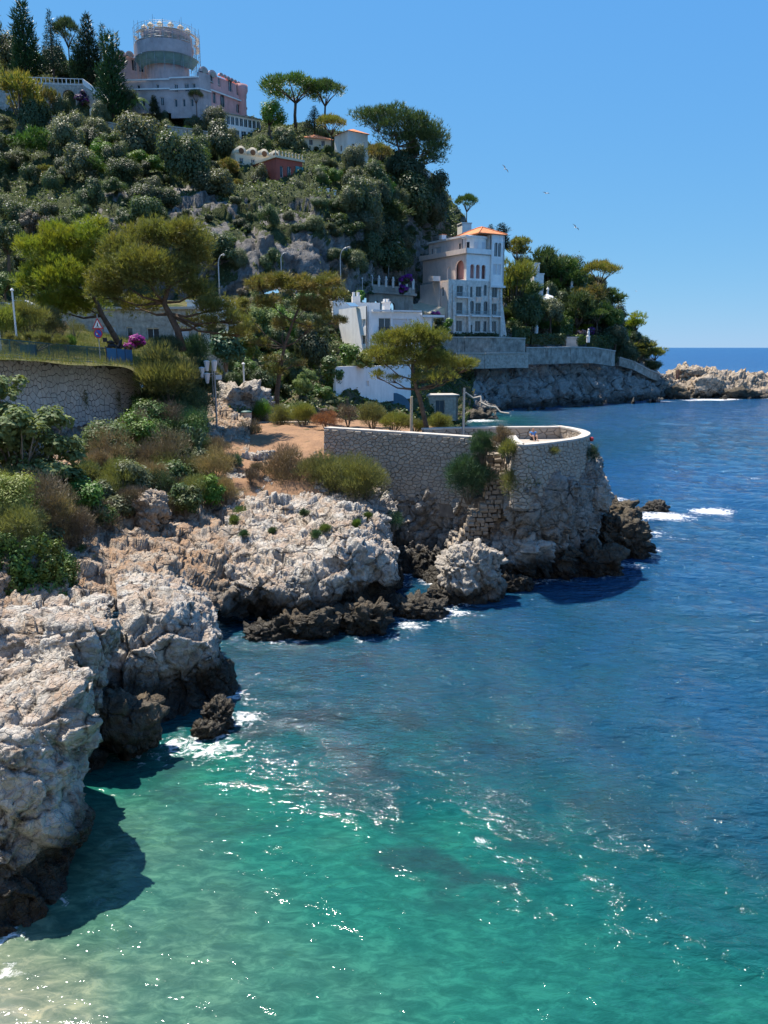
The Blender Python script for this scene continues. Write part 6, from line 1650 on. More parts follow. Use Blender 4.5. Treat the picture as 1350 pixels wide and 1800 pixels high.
# ---- upper left: garden wall with balustrade and stairs
t0 = at(40, 180, 240)
gt = thing('garden_terrace', t0, 'long stone garden terrace wall with a white balustrade and zigzag stairs on the hilltop', 'terrace')
lf = local(t0, 0); zf = lambda px, py, Y: at(px, py, Y).z - t0.z
def gwall(a, b, top, bot, ops=()): return facade(gt, lf(at(*a)), lf(at(*b)), zf(*bot), zf(*top), list(ops), M['stonewall'], .8)
gwall((-60,150,238),(150,158,242),(60,143,240),(60,235,240),[(17,19.5,3,11,'archhole'),(26,29.6,5,12,'archhole')])
gwall((150,160,242.2),(205,170,243),(180,152,242),(180,235,242))
pa, pb = at(-60,143,238)-t0, at(146,150,242)-t0
baluster_rail(gt, pa, pb, 0, 1.7, M['trim'], 1.1)
for (a, b) in (((146,149,241.5),(184,178,239)),((184,178,239),(158,203,237.5))):
    P, Q = at(*a)-t0, at(*b)-t0
    mb = MB(); dz = Vector((0, 0, 1.6)); n = Vector((.15, .5, 0)); mb.add([P, Q, Q+n, P+n, P+dz, Q+dz, Q+dz+n, P+dz+n], [(0,3,2,1),(4,5,6,7),(0,1,5,4),(1,2,6,5),(2,3,7,6),(3,0,4,7)]); mb.build('stair_parapet', M['trim'], gt)
    mb = MB(); mb.add([P, Q, Q-Vector((0,0,9)), P-Vector((0,0,9))], [(0,3,2,1)]); mb.add([P+n, Q+n, Q-Vector((0,0,9))+n, P-Vector((0,0,9))+n], [(0,1,2,3)]); mb.build('stair_wall', M['stonewall'], gt)
farwall('lower stone terrace wall beneath the zigzag stairs', [(150,214,233),(190,217,233),(226,224,234)], None, M['stonewall'], 7)
farwall('grey stone terrace wall below the castle garden', [(296,224,230),(330,228,229),(366,234,230)], None, M['stonewall'], 7)
farwall('reddish stone retaining wall in the left hillside trees', [(60,206,228),(110,208,229)], None, M['stonewall'], 7)
# ------------------------------------------------------------------ railing on the road wall
rail = thing('railing', rw[2], 'green painted railing with thin bars along the top of the grey road wall', 'railing')
N = 200
base = [rs(rL*0.2 + rL*0.66*i/N, rtop(rL*0.2 + rL*0.66*i/N)+0.17) for i in range(N+1)]
base = [p - n*0.35 for p, n in base]
for k in range(0, N, 20):
    mb = MB(); mb.tube([base[k], base[k]+Vector((0, 0, 1.12))], 0.045, 6); mb.build('post', M['greenrail'], rail)
for nm, h, r in (('top_rail', 1.1, .045), ('bottom_rail', .12, .03)):
    mb = MB(); mb.tube([p+Vector((0, 0, h)) for p in base], r, 5); mb.build(nm, M['greenrail'], rail)
bar0 = None
for k in range(N+1):
    if k % 20 == 0: continue
    if bar0 is None:
        mb = MB(); mb.tube([(0, 0, .12), (0, 0, 1.08)], 0.016, 5); bar0 = mb.mesh('bar', M['greenrail'])
    link('bar', bar0, rail, base[k])
pan = thing('barrier_panel', rw[5], 'solid blue panels closing the right end of the road railing', 'barrier')
bp = [rs(rL*(0.865+0.045*i), rtop(rL*(0.865+0.045*i))+0.16) for i in range(4)]
o_ = Vector(rw[2]) - Vector(rw[5])
for i in range(3):
    a, na = bp[i]; b, nb_ = bp[i+1]; d = (b-a).normalized()*0.04
    mb = MB(); mb.prism([a+d-na*.35+o_, b-d-nb_*.35+o_, b-d-nb_*.40+o_, a+d-na*.40+o_], (0, 0, 1.15)); mb.build('panel', M['bluepanel'], pan)
    mb = MB(); mb.tube([a-na*.38+o_, a-na*.38+o_+Vector((0, 0, 1.3))], .05, 6); mb.build('post', M['darkmetal'], pan)
for (px, lab, mt) in ((44, 'green half of the pair of utility boxes behind the railing', 'greenrail'), (57, 'blue half of the pair of utility boxes behind the railing', 'bluebox')):
    p = at(px, 622, 58.6); r = thing('utility_box', p, lab, 'utility box')
    mb = MB(); mb.box(-.27, .27, -.2, .2, -.6, .62); mb.build('body', M[mt], r); mb = MB(); mb.box(-.3, .3, -.23, .23, .622, .68); mb.build('lid', M[mt], r)
# dark scooter behind the blue panels
sc_ = thing('scooter', at(203, 620, 67.5), 'black parked scooter showing above the blue barrier panels', 'scooter', None, R(20))
mb = MB(); mb.tube([(-.6, 0, .55), (-.1, 0, .6), (.25, 0, .45), (.5, 0, .9), (.6, 0, 1.15)], [.16, .2, .16, .12, .06], 8); mb.build('body', M['iron'], sc_, True)
mb = MB(); mb.tube([(-.65, 0, .85), (-.3, 0, .9), (.0, 0, .82)], [.1, .16, .08], 8); mb.build('seat', M['iron'], sc_, True)
for x in (-.55, .65):
    mb = MB(); mb.lathe([(.16, -.06), (.27, -.06), (.27, .06), (.16, .06)], 14); w = mb.build('wheel', M['iron'], sc_); w.rotation_euler = (R(90), 0, 0); w.location = (x, 0, .27)
mb = MB(); mb.tube([(.55, -.35, 1.15), (.6, 0, 1.12), (.55, .35, 1.15)], .03, 6); mb.build('handlebar', M['darkmetal'], sc_)
mb = MB(); mb.box(-.95, -.6, -.2, .2, .9, 1.25); mb.build('top_box', M['iron'], sc_)

# ------------------------------------------------------------------ traffic signs
M['signred'] = plain_mat('sign_red', (0.55, 0.03, 0.03), .4, .4, .05); M['signwhite'] = plain_mat('sign_white', (.78, .78, .76), .4, .4, .05)
M['signblue'] = plain_mat('sign_blue', (.03, .09, .42), .4, .4, .05); M['signblack'] = plain_mat('sign_black', (.015, .015, .015), .5, .3, .05)
p = at(175, 618, 62.5)
sg = thing('traffic_sign', p, 'roadside post with a red triangle crossing sign above a round blue and red no-parking sign', 'traffic sign', None, R(-8))
mpx = mpp(175, 590, 62.5)
mb = MB(); mb.tube([(0, .03, -.6), (0, .03, 2.9)], .035, 8); mb.build('post', M['metal'], sg)
tc = (618-573)*mpx; tr_ = 13.0*mpx
def poly(cx, cz, r, n, a0, y, d, mat, nm, par, sx=1.0):
    mb = MB(); mb.prism([(cx+r*sx*math.cos(a0+2*math.pi*k/n), y, cz+r*math.sin(a0+2*math.pi*k/n)) for k in range(n)], (0, d, 0)); return mb.build(nm, M[mat], par)
t1 = poly(0, tc, tr_, 3, R(90), -.01, .02, 'signred', 'warning_triangle', sg, .95)
poly(0, tc, tr_*.70, 3, R(90), -.022, .01, 'signwhite', 'white_field', t1, .95)
mb = MB()
mb.prism([(x*tr_+0, -.03, tc+z*tr_) for x, z in ((-.03,.2),(.07,.2),(.08,.0),(.18,-.22),(.10,-.25),(.02,-.08),(-.10,-.26),(-.17,-.22),(-.05,0))], (0, .006, 0))
mb.prism([(x*tr_*.07+.02*tr_, -.03, tc+tr_*.27+z*tr_*.07) for x, z in [(math.cos(R(a)), math.sin(R(a))) for a in range(0, 360, 45)]], (0, .006, 0))
for k in range(4): mb.prism([(tr_*(-.38+k*.22), -.03, tc-tr_*.34), (tr_*(-.28+k*.22), -.03, tc-tr_*.34), (tr_*(-.26+k*.21), -.03, tc-tr_*.27), (tr_*(-.33+k*.21), -.03, tc-tr_*.27)], (0, .006, 0))
mb.build('pedestrian_symbol', M['signblack'], t1)
rc, rr_ = (618-587)*mpx, 8.2*mpx
d1 = poly(0, rc, rr_, 24, 0, -.01, .02, 'signred', 'round_sign', sg)
poly(0, rc, rr_*.78, 24, 0, -.022, .01, 'signblue', 'blue_field', d1)
mb = MB(); c45 = math.cos(R(45)); mb.prism([(-rr_*.62*c45-.03, -.032, rc+rr_*.62*c45-.03), (-rr_*.62*c45+.03, -.032, rc+rr_*.62*c45+.03), (rr_*.62*c45+.03, -.032, rc-rr_*.62*c45+.03), (rr_*.62*c45-.03, -.032, rc-rr_*.62*c45-.03)], (0, .008, 0)); mb.build('diagonal_bar', M['signred'], d1)
mb = MB(); mb.prism([(-rr_*.45, -.036, rc-rr_*.25), (-rr_*.1, -.036, rc-rr_*.25), (-rr_*.1, -.036, rc+.02), (-rr_*.45, -.036, rc+.02)], (0, .004, 0)); mb.build('white_sticker', M['signwhite'], d1)

# ------------------------------------------------------------------ lamps and posts
def street_lamp(px, base_py, top_py, Y, arm, label, grp='curved street lamps along the boulevard'):
    b0 = at(px, base_py, Y); hgt = at(px, top_py, Y).z - b0.z; m = mpp(px, base_py, Y)
    r = thing('street_lamp', b0, label, 'street lamp', grp)
    mb = MB(); ax = arm*m; s = 1 if ax > 0 else -1
    pts = [(0, 0, -1), (0, 0, hgt*.55), (0, 0, hgt*.8)] + [(ax*.75*(1-math.cos(t)), 0, hgt*.8+hgt*.2*math.sin(t)) for t in [R(a) for a in (20, 40, 60, 80, 90)]]
    mb.tube(pts, [.13, .11, .10, .09, .085, .08, .075, .07], 7); mb.build('pole', M['metal'], r, True)
    mb = MB(); mb.tube([(ax*.72, 0, hgt), (ax*.85, 0, hgt+.02), (ax*1.05, 0, hgt-.05), (ax*1.12, 0, hgt-.12)], [.07, .2, .2, .06], 8); mb.build('lamp_head', M['concrete'], r, True)
    return r
street_lamp(387, 540, 448, 128, 10, 'curved street lamp right of the domed pine')
street_lamp(495, 500, 445, 146, 9, 'curved street lamp above the ragged pine, in front of the bare rock')
street_lamp(599, 525, 435, 152, 16, 'curved street lamp above the white house')
street_lamp(683, 503, 426, 196, 18, 'tall curved street lamp behind the purple bougainvillea')
street_lamp(792, 440, 418, 215, -15, 'curved street lamp arm showing above the villa roof')
def post(px, base_py, top_py, Y, rad, label, mat='metal', name='lamp_post', cap=True, cat='lamp post'):
    b0 = at(px, base_py, Y); hgt = at(px, top_py, Y).z - b0.z
    r = thing(name, b0, label, cat)
    mb = MB(); mb.tube([(0, 0, -.8), (0, 0, hgt)], [rad*1.15, rad], 8); mb.build('pole', M[mat], r)
    if cap: mb = MB(); mb.lathe([(rad, hgt), (rad*2.1, hgt+.03), (rad*2.1, hgt+.1), (rad*.8, hgt+.22), (0, hgt+.24)], 10); mb.build('lamp_head', M['trim'], r)
    return r
post(29, 592, 512, 61, .065, 'white post with a small cap among the weeds behind the railing', 'trim')
post(0, 600, 562, 60, .06, 'white post at the very left edge behind the railing', 'trim')
post(430, 700, 641, 84, .09, 'white bollard light on top of the grey rock outcrop', 'trim')
post(723, 762, 697, 62, .11, 'pale wooden post left of the leaning pine trunk', 'cream', 'post', False, 'post')
post(814, 775, 682, 56.5, .085, 'slim grey pole on the terrace in front of the bay', 'metal', 'pole', False, 'pole')
post(637, 515, 490, 165, .1, 'short lamp post at the top of the white stair parapet', 'metal')
# cluster of floodlights on a mast
b0 = at(381, 745, 68); m = mpp(381, 700, 68)
fl = thing('lamp_cluster', b0, 'mast with four white lantern heads beside the dark clipped conifer', 'lamp post')
mb = MB(); mb.tube([(0, 0, -.5), (0, 0, 5.6)], [.09, .07], 8); mb.tube([(-.22, .1, 2), (-.22, .1, 5.2)], .05, 6); mb.build('pole', M['metal'], fl)
mb = MB(); mb.tube([(-1.3, 0, 3.9), (0, 0, 4.2), (.5, 0, 4.2)], .04, 6); mb.tube([(-.9, 0, 4.3), (.3, 0, 4.4)], .04, 6); mb.build('bracket', M['metal'], fl)
for (x, z) in ((-1.05, 4.45), (-.6, 5.0), (.05, 5.0), (-.62, 3.95)):
    mb = MB(); mb.lathe([(0, -.42), (.13, -.42), (.26, .38), (.28, .42), (.2, .46), (0, .5)], 8, (x, -.12, z)); mb.build('lantern', M['trim'], fl)
mb = MB(); mb.box(.1, .62, -.05, .0, 3.85, 4.25); mb.build('plate', M['trim'], fl)
# litter bin
bn = thing('litter_bin', at(434, 748, 76), 'grey litter bin with a green lid on the path', 'litter bin')
mb = MB(); mb.lathe([(.0, 0), (.46, 0), (.5, 1.25), (0, 1.25)], 14); mb.build('body', M['concrete'], bn)
mb = MB(); mb.lathe([(.54, 1.26), (.54, 1.36), (.3, 1.46), (0, 1.48)], 14); mb.build('lid', M['greenrail'], bn)
# white steps with handrail
ws = thing('steps', at(402, 748, 78), 'white concrete steps with a pale handrail beside the litter bin', 'steps')
for k in range(8):
    mb = MB(); mb.box(-.4-k*.33, 1.6-k*.33, k*.3, k*.3+.3, -.4, .17*(k+1)); mb.build('step', M['trim'], ws)
mb = MB()
mb.tube([(1.4, -.1, 1.0), (-1.4, 2.2, 2.5)], .045, 6); mb.tube([(1.4, -.1, .6), (-1.4, 2.2, 2.1)], .035, 6)
for t in (0, .33, .66, 1): mb.tube([(1.4-2.8*t, -.1+2.3*t, .1+1.3*t), (1.4-2.8*t, -.1+2.3*t, 1.0+1.5*t)], .035, 6)
mb.build('handrail', M['trim'], ws)
mb = MB(); mb.box(2.4, 8.0, .2, .6, -.6, .35); mb.build('low_wall', M['concrete'], ws)
cw_ = thing('path_wall', at(405, 690, 86), 'sloping concrete kerb wall on top of the grey rock outcrop', 'wall')
mb = MB(); mb.prism([(-2.6, 0, -.9), (1.2, 0, .6), (1.2, 0, .2), (-2.6, 0, -2.2)], (0, .5, 0)); mb.build('wall', M['concrete'], cw_)

# person sitting against the far parapet
M['skin'] = plain_mat('skin', (.42, .25, .17), .6, .3, .1); M['shirt'] = plain_mat('blue_shirt', (.12, .30, .62), .8, .2, .15); M['shorts'] = plain_mat('dark_shorts', (.04, .04, .05), .8, .2, .15); M['hair'] = plain_mat('dark_hair', (.03, .02, .015), .7, .3, .2)
pp = at(937, 768, 56.6); pp.z = 8.33
pr = thing('person', pp, 'person in a blue top sitting on the terrace floor against the far parapet', 'person', None, R(10))
def skin_body(name, nodes, edges, mat, parent):
    me = bpy.data.meshes.new(name); me.from_pydata([n[:3] for n in nodes], edges, []); me.update()
    o = link(name, me, parent)
    md = o.modifiers.new('skin', 'SKIN')
    for i, n in enumerate(nodes): me.skin_vertices[0].data[i].radius = (n[3], n[3])
    me.skin_vertices[0].data[0].use_root = True
    sb = o.modifiers.new('sub', 'SUBSURF'); sb.levels = 1; sb.render_levels = 1
    me.materials.append(mat); return o
body = [(0,0,.13,.14),(0,.05,.38,.13),(0,.06,.56,.14),(0,.05,.66,.06),(0,.02,.80,.10),(0,.0,.88,.08),
        (-.18,.05,.58,.055),(-.27,-.08,.36,.045),(-.16,-.28,.30,.035),(.18,.05,.58,.055),(.27,-.08,.36,.045),(.16,-.28,.30,.035),
        (-.11,-.06,.12,.09),(-.14,-.38,.42,.07),(-.13,-.60,.05,.05),(-.13,-.74,.04,.04),(.11,-.06,.12,.09),(.14,-.38,.42,.07),(.13,-.60,.05,.05),(.13,-.74,.04,.04)]
ed = [(0,1),(1,2),(2,3),(3,4),(4,5),(2,6),(6,7),(7,8),(2,9),(9,10),(10,11),(0,12),(12,13),(13,14),(14,15),(0,16),(16,17),(17,18),(18,19)]
skin_body('body', body, ed, M['skin'], pr)
skin_body('shirt', [(0,.0,.16,.165),(0,.05,.38,.155),(0,.06,.58,.16),(-.2,.05,.58,.075),(-.24,-.02,.48,.065),(.2,.05,.58,.075),(.24,-.02,.48,.065)], [(0,1),(1,2),(2,3),(3,4),(2,5),(5,6)], M['shirt'], pr)
skin_body('shorts', [(0,0,.12,.165),(-.12,-.10,.16,.11),(-.14,-.28,.33,.095),(.12,-.10,.16,.11),(.14,-.28,.33,.095)], [(0,1),(1,2),(0,3),(3,4)], M['shorts'], pr)
skin_body('hair', [(0,.06,.84,.10),(0,.03,.90,.095)], [(0,1)], M['hair'], pr)
# red lifebuoy fixed to the outside of the parapet end
lb_ = thing('lifebuoy', at(1040, 772, 52.6), 'small red float fixed to the seaward end of the round parapet', 'float')
mb = MB(); mb.lathe([(0, -.16), (.12, -.12), (.16, 0), (.12, .12), (0, .16)], 10); mb.build('float', M['signred'], lb_, True)
mb = MB(); mb.tube([(-.4, .05, .05), (0, 0, .1)], .03, 5); mb.build('bracket', M['darkmetal'], lb_)
# gulls
for (px, py, Y, a, lab) in ((888, 297, 120, 50, 'highest gull gliding over the bay'), (960, 340, 130, 5, 'middle gull gliding level over the bay'), (1012, 400, 120, 40, 'lowest gull banking over the bay'), (1118, 512, 320, 5, 'distant gull low over the horizon')):
    g_ = thing('gull', at(px, py, Y), lab, 'bird', 'gulls over the bay', R(20)); g_.rotation_euler = (R(10), R(a*.8), R(30))
    mb = MB(); mb.tube([(0, -.28, 0), (0, -.2, .01), (0, 0, .02), (0, .2, 0), (0, .32, 0)], [.02, .05, .075, .05, .015], 7); mb.build('body', M['trim'], g_, True)
    for s in (-1, 1):
        mb = MB(); mb.prism([(0, -.1, .03), (s*.35, -.14, .14), (s*.75, .05, .08), (s*.72, .1, .08), (s*.32, .06, .14), (0, .12, .03)], (0, 0, .015)); mb.build('wing', M['concrete'], g_)
# parked cars glimpsed through the trees at the far left
def car(px, py, Y, mat, label, rz):
    o = at(px, py, Y); r = thing('parked_car', o, label, 'car', 'cars parked on the boulevard', R(rz))
    prof = [(-2.1,.35),(-2.1,.8),(-1.9,.95),(-1.3,1.0),(-.8,1.42),(.5,1.45),(1.2,1.0),(2.0,.85),(2.1,.6),(2.1,.35)]
    mb = MB(); mb.prism([(x, -.85, z) for x, z in prof], (0, 1.7, 0)); mb.build('body', M[mat], r)
    mb = MB(); mb.prism([(-1.15,-.87,1.02),(-.75,-.87,1.36),(.42,-.87,1.38),(.98,-.87,1.02)], (0, .015, 0)); mb.build('window', M['pane'], r)
    for x in (-1.3, 1.3):
        for y in (-.86, .72):
            mb = MB(); mb.lathe([(.0, 0), (.2, 0), (.33, 0), (.33, .16), (0, .16)], 14); w = mb.build('wheel', M['iron'], r); w.rotation_euler = (R(-90), 0, 0); w.location = (x, y, .33)
M['carblue'] = plain_mat('blue_grey_car_paint', (.14, .19, .27), .3, .6, .03); M['carwhite'] = plain_mat('white_car_paint', (.72, .72, .70), .3, .6, .03)
car(8, 553, 100, 'carblue', 'blue-grey parked car at the far left beyond the bushes', 5)
car(42, 548, 104, 'carwhite', 'white parked car behind the white post at the far left', 5)
# rusty fence and platform on the jetty root
jf = thing('rusty_fence', at(1207, 665, 243), 'rust-brown sheet fence on the pale rocks of the jetty', 'fence')
M['rust'] = plain_mat('rusty_sheet', (.26, .13, .095), .85, .2, .3, 1.0)
for k in range(14):
    mb = MB(); x = -3.4+k*.5; mb.box(x, x+.42, 0+.3*(k % 3)*.2, .08+.3*(k % 3)*.2, -1, 2.6 if k < 6 else 2.1); mb.build('slat', M['rust'], jf)
mb = MB(); mb.box(-7, 4, -1.2, -.4, -2.2, -1.0); mb.build('platform', M['concrete'], jf)

# ------------------------------------------------------------------ bougainvillea, hedges
def clump(px, py, rx, ry, Y, mat, n, size, label, name='bougainvillea', cat='flowering shrub', kind='leaf', nc=10, dark=None, **kw):
    m = mpp(px, py, Y); c = at(px, py, Y); root = thing(name, c, label, cat)
    cl = subclumps(0, 0, 0, rx*m*.75, rx*m*.55, ry*m*.75, nc, min(rx, ry)*m*.5, low=-1)
    V, Fc = foliage(cl, n, size, kind, up=.3, shell=.3, aspect=.7); link('foliage', mesh_np('foliage', V, Fc, M[mat]), root)
    if dark:
        V, Fc = foliage([(c_[0]*.8, c_[1]*.8, c_[2]-.15*ry*m, c_[3], c_[4], c_[5]) for c_ in cl], n//2, size, kind, up=.3, shell=.2, aspect=.7); link('leaves', mesh_np('leaves', V, Fc, M[dark]), root)
    return root
clump(240, 600, 20, 15, 80, 'magenta', 1500, .22, 'bright magenta bougainvillea in front of the stone house', dark='green')
clump(228, 610, 12, 10, 79, 'magenta', 500, .2, 'lower left magenta spray beside the bright bougainvillea', dark='green')
clump(713, 490, 14, 11, 190, 'purple', 900, .5, 'bright purple head of bougainvillea tumbling over the boulevard terrace', dark='oak')
clump(709, 507, 9, 14, 189.5, 'purple', 500, .5, 'dark hanging tail of the purple bougainvillea on the boulevard terrace', dark='oak')
clump(766, 552, 11, 6, 186, 'magenta', 500, .5, 'small magenta bougainvillea at the foot of the villa gable', dark='oak')
M['plum'] = leaf_mat('plum_creeper', (0.10, 0.03, 0.14), 0.3, 0.4, None, 0, (1, 0.6, 1), 1.0)
clump(146, 172, 13, 13, 240.5, 'plum', 900, .5, 'deep purple creeper filling an arch of the garden terrace', dark='oak')
clump(1022, 585, 9, 8, 220, 'pink', 400, .5, 'pale pink flowering shrub in the clifftop garden', dark='green')
clump(1040, 582, 7, 7, 222, 'purple', 300, .5, 'small purple shrub behind the garden obelisk', dark='oak')
clump(640, 632, 26, 16, 112, 'lime', 1800, .35, 'pale yellow-green shrub on the white garden wall', 'shrub', 'shrub')
clump(618, 622, 22, 24, 113, 'green', 2000, .35, 'fresh green creeper left of the yellow shrub on the white wall', 'creeper', 'creeper')
clump(583, 650, 24, 40, 108, 'ivy', 3600, .35, 'dark blue-green ivy mass at the left end of the white garden wall', 'ivy', 'ivy', dark='ivy')
clump(768, 568, 16, 15, 175, 'oak', 1200, .5, 'round dark bush below the villa gable', 'shrub', 'shrub')
clump(786, 572, 11, 14, 176, 'green', 1000, .5, 'lighter green bush right of the round dark one below the villa', 'shrub', 'shrub')
clump(630, 520, 14, 12, 160, 'green', 900, .45, 'bright green tree below the boulevard terrace', 'shrub', 'shrub')
clump(655, 545, 16, 8, 160, 'lime', 700, .4, 'yellow-green hedge on the flat roof behind the chimney', 'hedge', 'hedge')
clump(700, 498, 22, 18, 196, 'dry', 1200, .5, 'dry straw climber on the wall left of the villa', 'climber', 'climber', )
def hedge(px0, px1, top, bot, Y0, Y1, label, mat='ivy', depth=2.5):
    a, b = at(px0, bot, Y0), at(px1, bot, Y1); h = at(px0, top, Y0).z - a.z
    r = thing('hedge', a, label, 'hedge'); d = b-a; n = int(d.length*h*26)
    u = rng.random(n); side = rng.random(n); D = np.array(d)
    v = np.where(side < .35, 1.0, rng.random(n)); w = np.where(side < .35, rng.random(n), rng.choice([0.0, 1.0], n, p=[.8, .2]))
    nrm_ = Vector((d.y, -d.x, 0)).normalized()
    P = u[:, None]*D + v[:, None]*np.array([0, 0, h]) - (w*depth)[:, None]*np.array(nrm_) + rng.normal(size=(n, 3))*.12
    cl = np.concatenate([P, np.full((n, 3), .2)], 1)
    V, Fc = foliage(cl, n*2, .42, 'leaf', up=.3, aspect=.7); link('foliage', mesh_np('foliage', V, Fc, M[mat]), r)
    mb = MB(); q = -nrm_*depth; i0 = nrm_*-.25
    mb.prism([i0+d*.01, i0+d*.99, d*.99+q*.9, d*.01+q*.9], (0, 0, h*.93)); mb.build('inner_branches', M['bush_dark'], r)
hedge(935, 994, 588, 606, 206, 210, 'long clipped hedge on the clifftop garden wall')
hedge(1013, 1030, 590, 606, 213, 215, 'short clipped hedge between the concrete blocks on the clifftop')
hedge(1042, 1078, 591, 612, 217, 222, 'clipped hedge at the right end of the clifftop garden')
hedge(905, 932, 575, 604, 205, 206, 'sloping clipped hedge beside the villa terrace')
hedge(985, 1008, 558, 588, 218, 220, 'flat-topped clipped block of greenery in the garden', depth=4)
hedge(792, 878, 586, 594, 196, 199.5, 'low dark hedge along the foot of the villa', 'oak', 1.2)

# ------------------------------------------------------------------ trees on the hill and the point
rng = np.random.default_rng(5)
def crown_mesh(kind, mat, v):
    if kind == 'bush':
        cl = subclumps(rng.normal()*.1, rng.normal()*.1, .62, rng.uniform(.55,.78), rng.uniform(.5,.75), rng.uniform(.42,.62), 16, rng.uniform(.24,.34), .9, low=-.6); V, Fc = foliage(cl, 8000, .066, 'leaf', up=.45, shell=.5, aspect=.75)
    elif kind == 'loose':
        cl = subclumps(rng.normal()*.12, rng.normal()*.12, .85, rng.uniform(.5,.7), rng.uniform(.45,.65), rng.uniform(.55,.75), 15, rng.uniform(.2,.3), .95, low=-.8); V, Fc = foliage(cl, 7000, .062, 'leaf', up=.45, shell=.35, aspect=.7)
    elif kind == 'pine':
        cl = subclumps(0, 0, 1.15, .72, .72, .62, 20, .30, .55, low=-.6); V, Fc = foliage(cl, 4200, .17, 'tuft', up=.8, shell=.4, aspect=.3)
    elif kind == 'cypress':
        cl = [(rng.normal()*.05, rng.normal()*.05, .25+2.9*t, .30*(1-.75*t**1.6)+.05, .30*(1-.75*t**1.6)+.05, .35) for t in np.linspace(0, 1, 15)]; V, Fc = foliage(cl, 3400, .14, 'spike', up=1.3, shell=.6, aspect=.4)
    elif kind == 'spruce':
        cl = []
        for t in np.linspace(0, 1, 11):
            for a in range(6): 
                r = .75*(1-t)+.05; w = a*1.05+t*9; cl.append((r*.62*math.cos(w), r*.62*math.sin(w), .35+2.5*t, r*.42+.04, r*.42+.04, .12))
        V, Fc = foliage(cl, 3000, .15, 'spike', up=.1, shell=.4, aspect=.35)
    elif kind == 'umbrella':
        cl = []
        for i in range(34):
            a = rng.random()*6.283; r = math.sqrt(rng.random()); cl.append((r*.88*math.cos(a), r*.88*math.sin(a), 1.66+.36*(1-r*r)+rng.normal()*.04, .28, .28, .16))
        V, Fc = foliage(cl, 3800, .13, 'spike', up=.9, shell=.3, aspect=.4, low=.4)
    return mesh_np('crown', V, Fc, M[mat])
def trunk_mesh(kind, v):
    mb = MB(); rr = random.Random(v)
    if kind == 'umbrella':
        mb.tube([(0, 0, -.15), (.02, 0, .6), (0, .02, 1.15)], [.055, .045, .04], 7)
        for k in range(9):
            a = k*.7; r = rr.uniform(.35, .85); mb.tube([(0, .02, 1.1), (r*.45*math.cos(a), r*.45*math.sin(a), 1.45), (r*math.cos(a), r*math.sin(a), 1.75)], [.03, .02, .008], 5)
    elif kind in ('cypress', 'spruce'): mb.tube([(0, 0, -.3), (0, 0, .6), (0, 0, 2.4)], [.07, .06, .02], 6)
    else:
        top = .9 if kind != 'pine' else 1.2
        mb.tube([(0, 0, -.3), (.04, 0, .3), (0, .03, top)], [.07, .055, .03], 6)
        for k in range(7):
            a = k*.95; r = rr.uniform(.3, .6); mb.tube([(.03, 0, .35), (r*.5*math.cos(a), r*.5*math.sin(a), .65), (r*math.cos(a), r*math.sin(a), top)], [.03, .02, .008], 5)
    return mb.mesh('trunk', M['bark'], True)
CM, TM = {}, {}
def proto(kind, mat):
    key = (kind, mat)
    if key not in CM: CM[key] = [crown_mesh(kind, mat, v) for v in range(5)]
    if kind not in TM: TM[kind] = [trunk_mesh(kind, v) for v in range(5)]
    v = rnd.randrange(5)
    return CM[key][v], TM[kind][v]
UNITH = {'bush': 1.25, 'loose': 1.65, 'pine': 1.95, 'cypress': 3.35, 'spruce': 3.0, 'umbrella': 2.15}
UNITW = {'bush': 1.6, 'loose': 1.45, 'pine': 1.65, 'cypress': .58, 'spruce': 1.25, 'umbrella': 1.95}
def tree(px, base_py, w_px, h_px, Y, kind, mat, label, group=None, name='tree', cat='tree', base=None, trunk=True, rz=None):
    b0 = base or at(px, base_py, Y)
    m = mpp(px, base_py, b0.y)
    cm, tm = proto(kind, mat)
    sx = w_px*m/UNITW[kind]; sz = h_px*m/UNITH[kind]
    r = thing(name, b0, label, cat, group, rnd.uniform(0, 6.28) if rz is None else rz)
    c = link('crown' if trunk else 'foliage', cm, r); c.scale = (sx, sx, sz)
    if not trunk: c.scale = (sx*rnd.uniform(.85, 1.2), sx*rnd.uniform(.85, 1.2), sz); r.rotation_euler = (rnd.uniform(-.16, .16), rnd.uniform(-.16, .16), r.rotation_euler.z)
    if trunk: t = link('trunk', tm, r); t.scale = (sx, sx, sz)
    return r
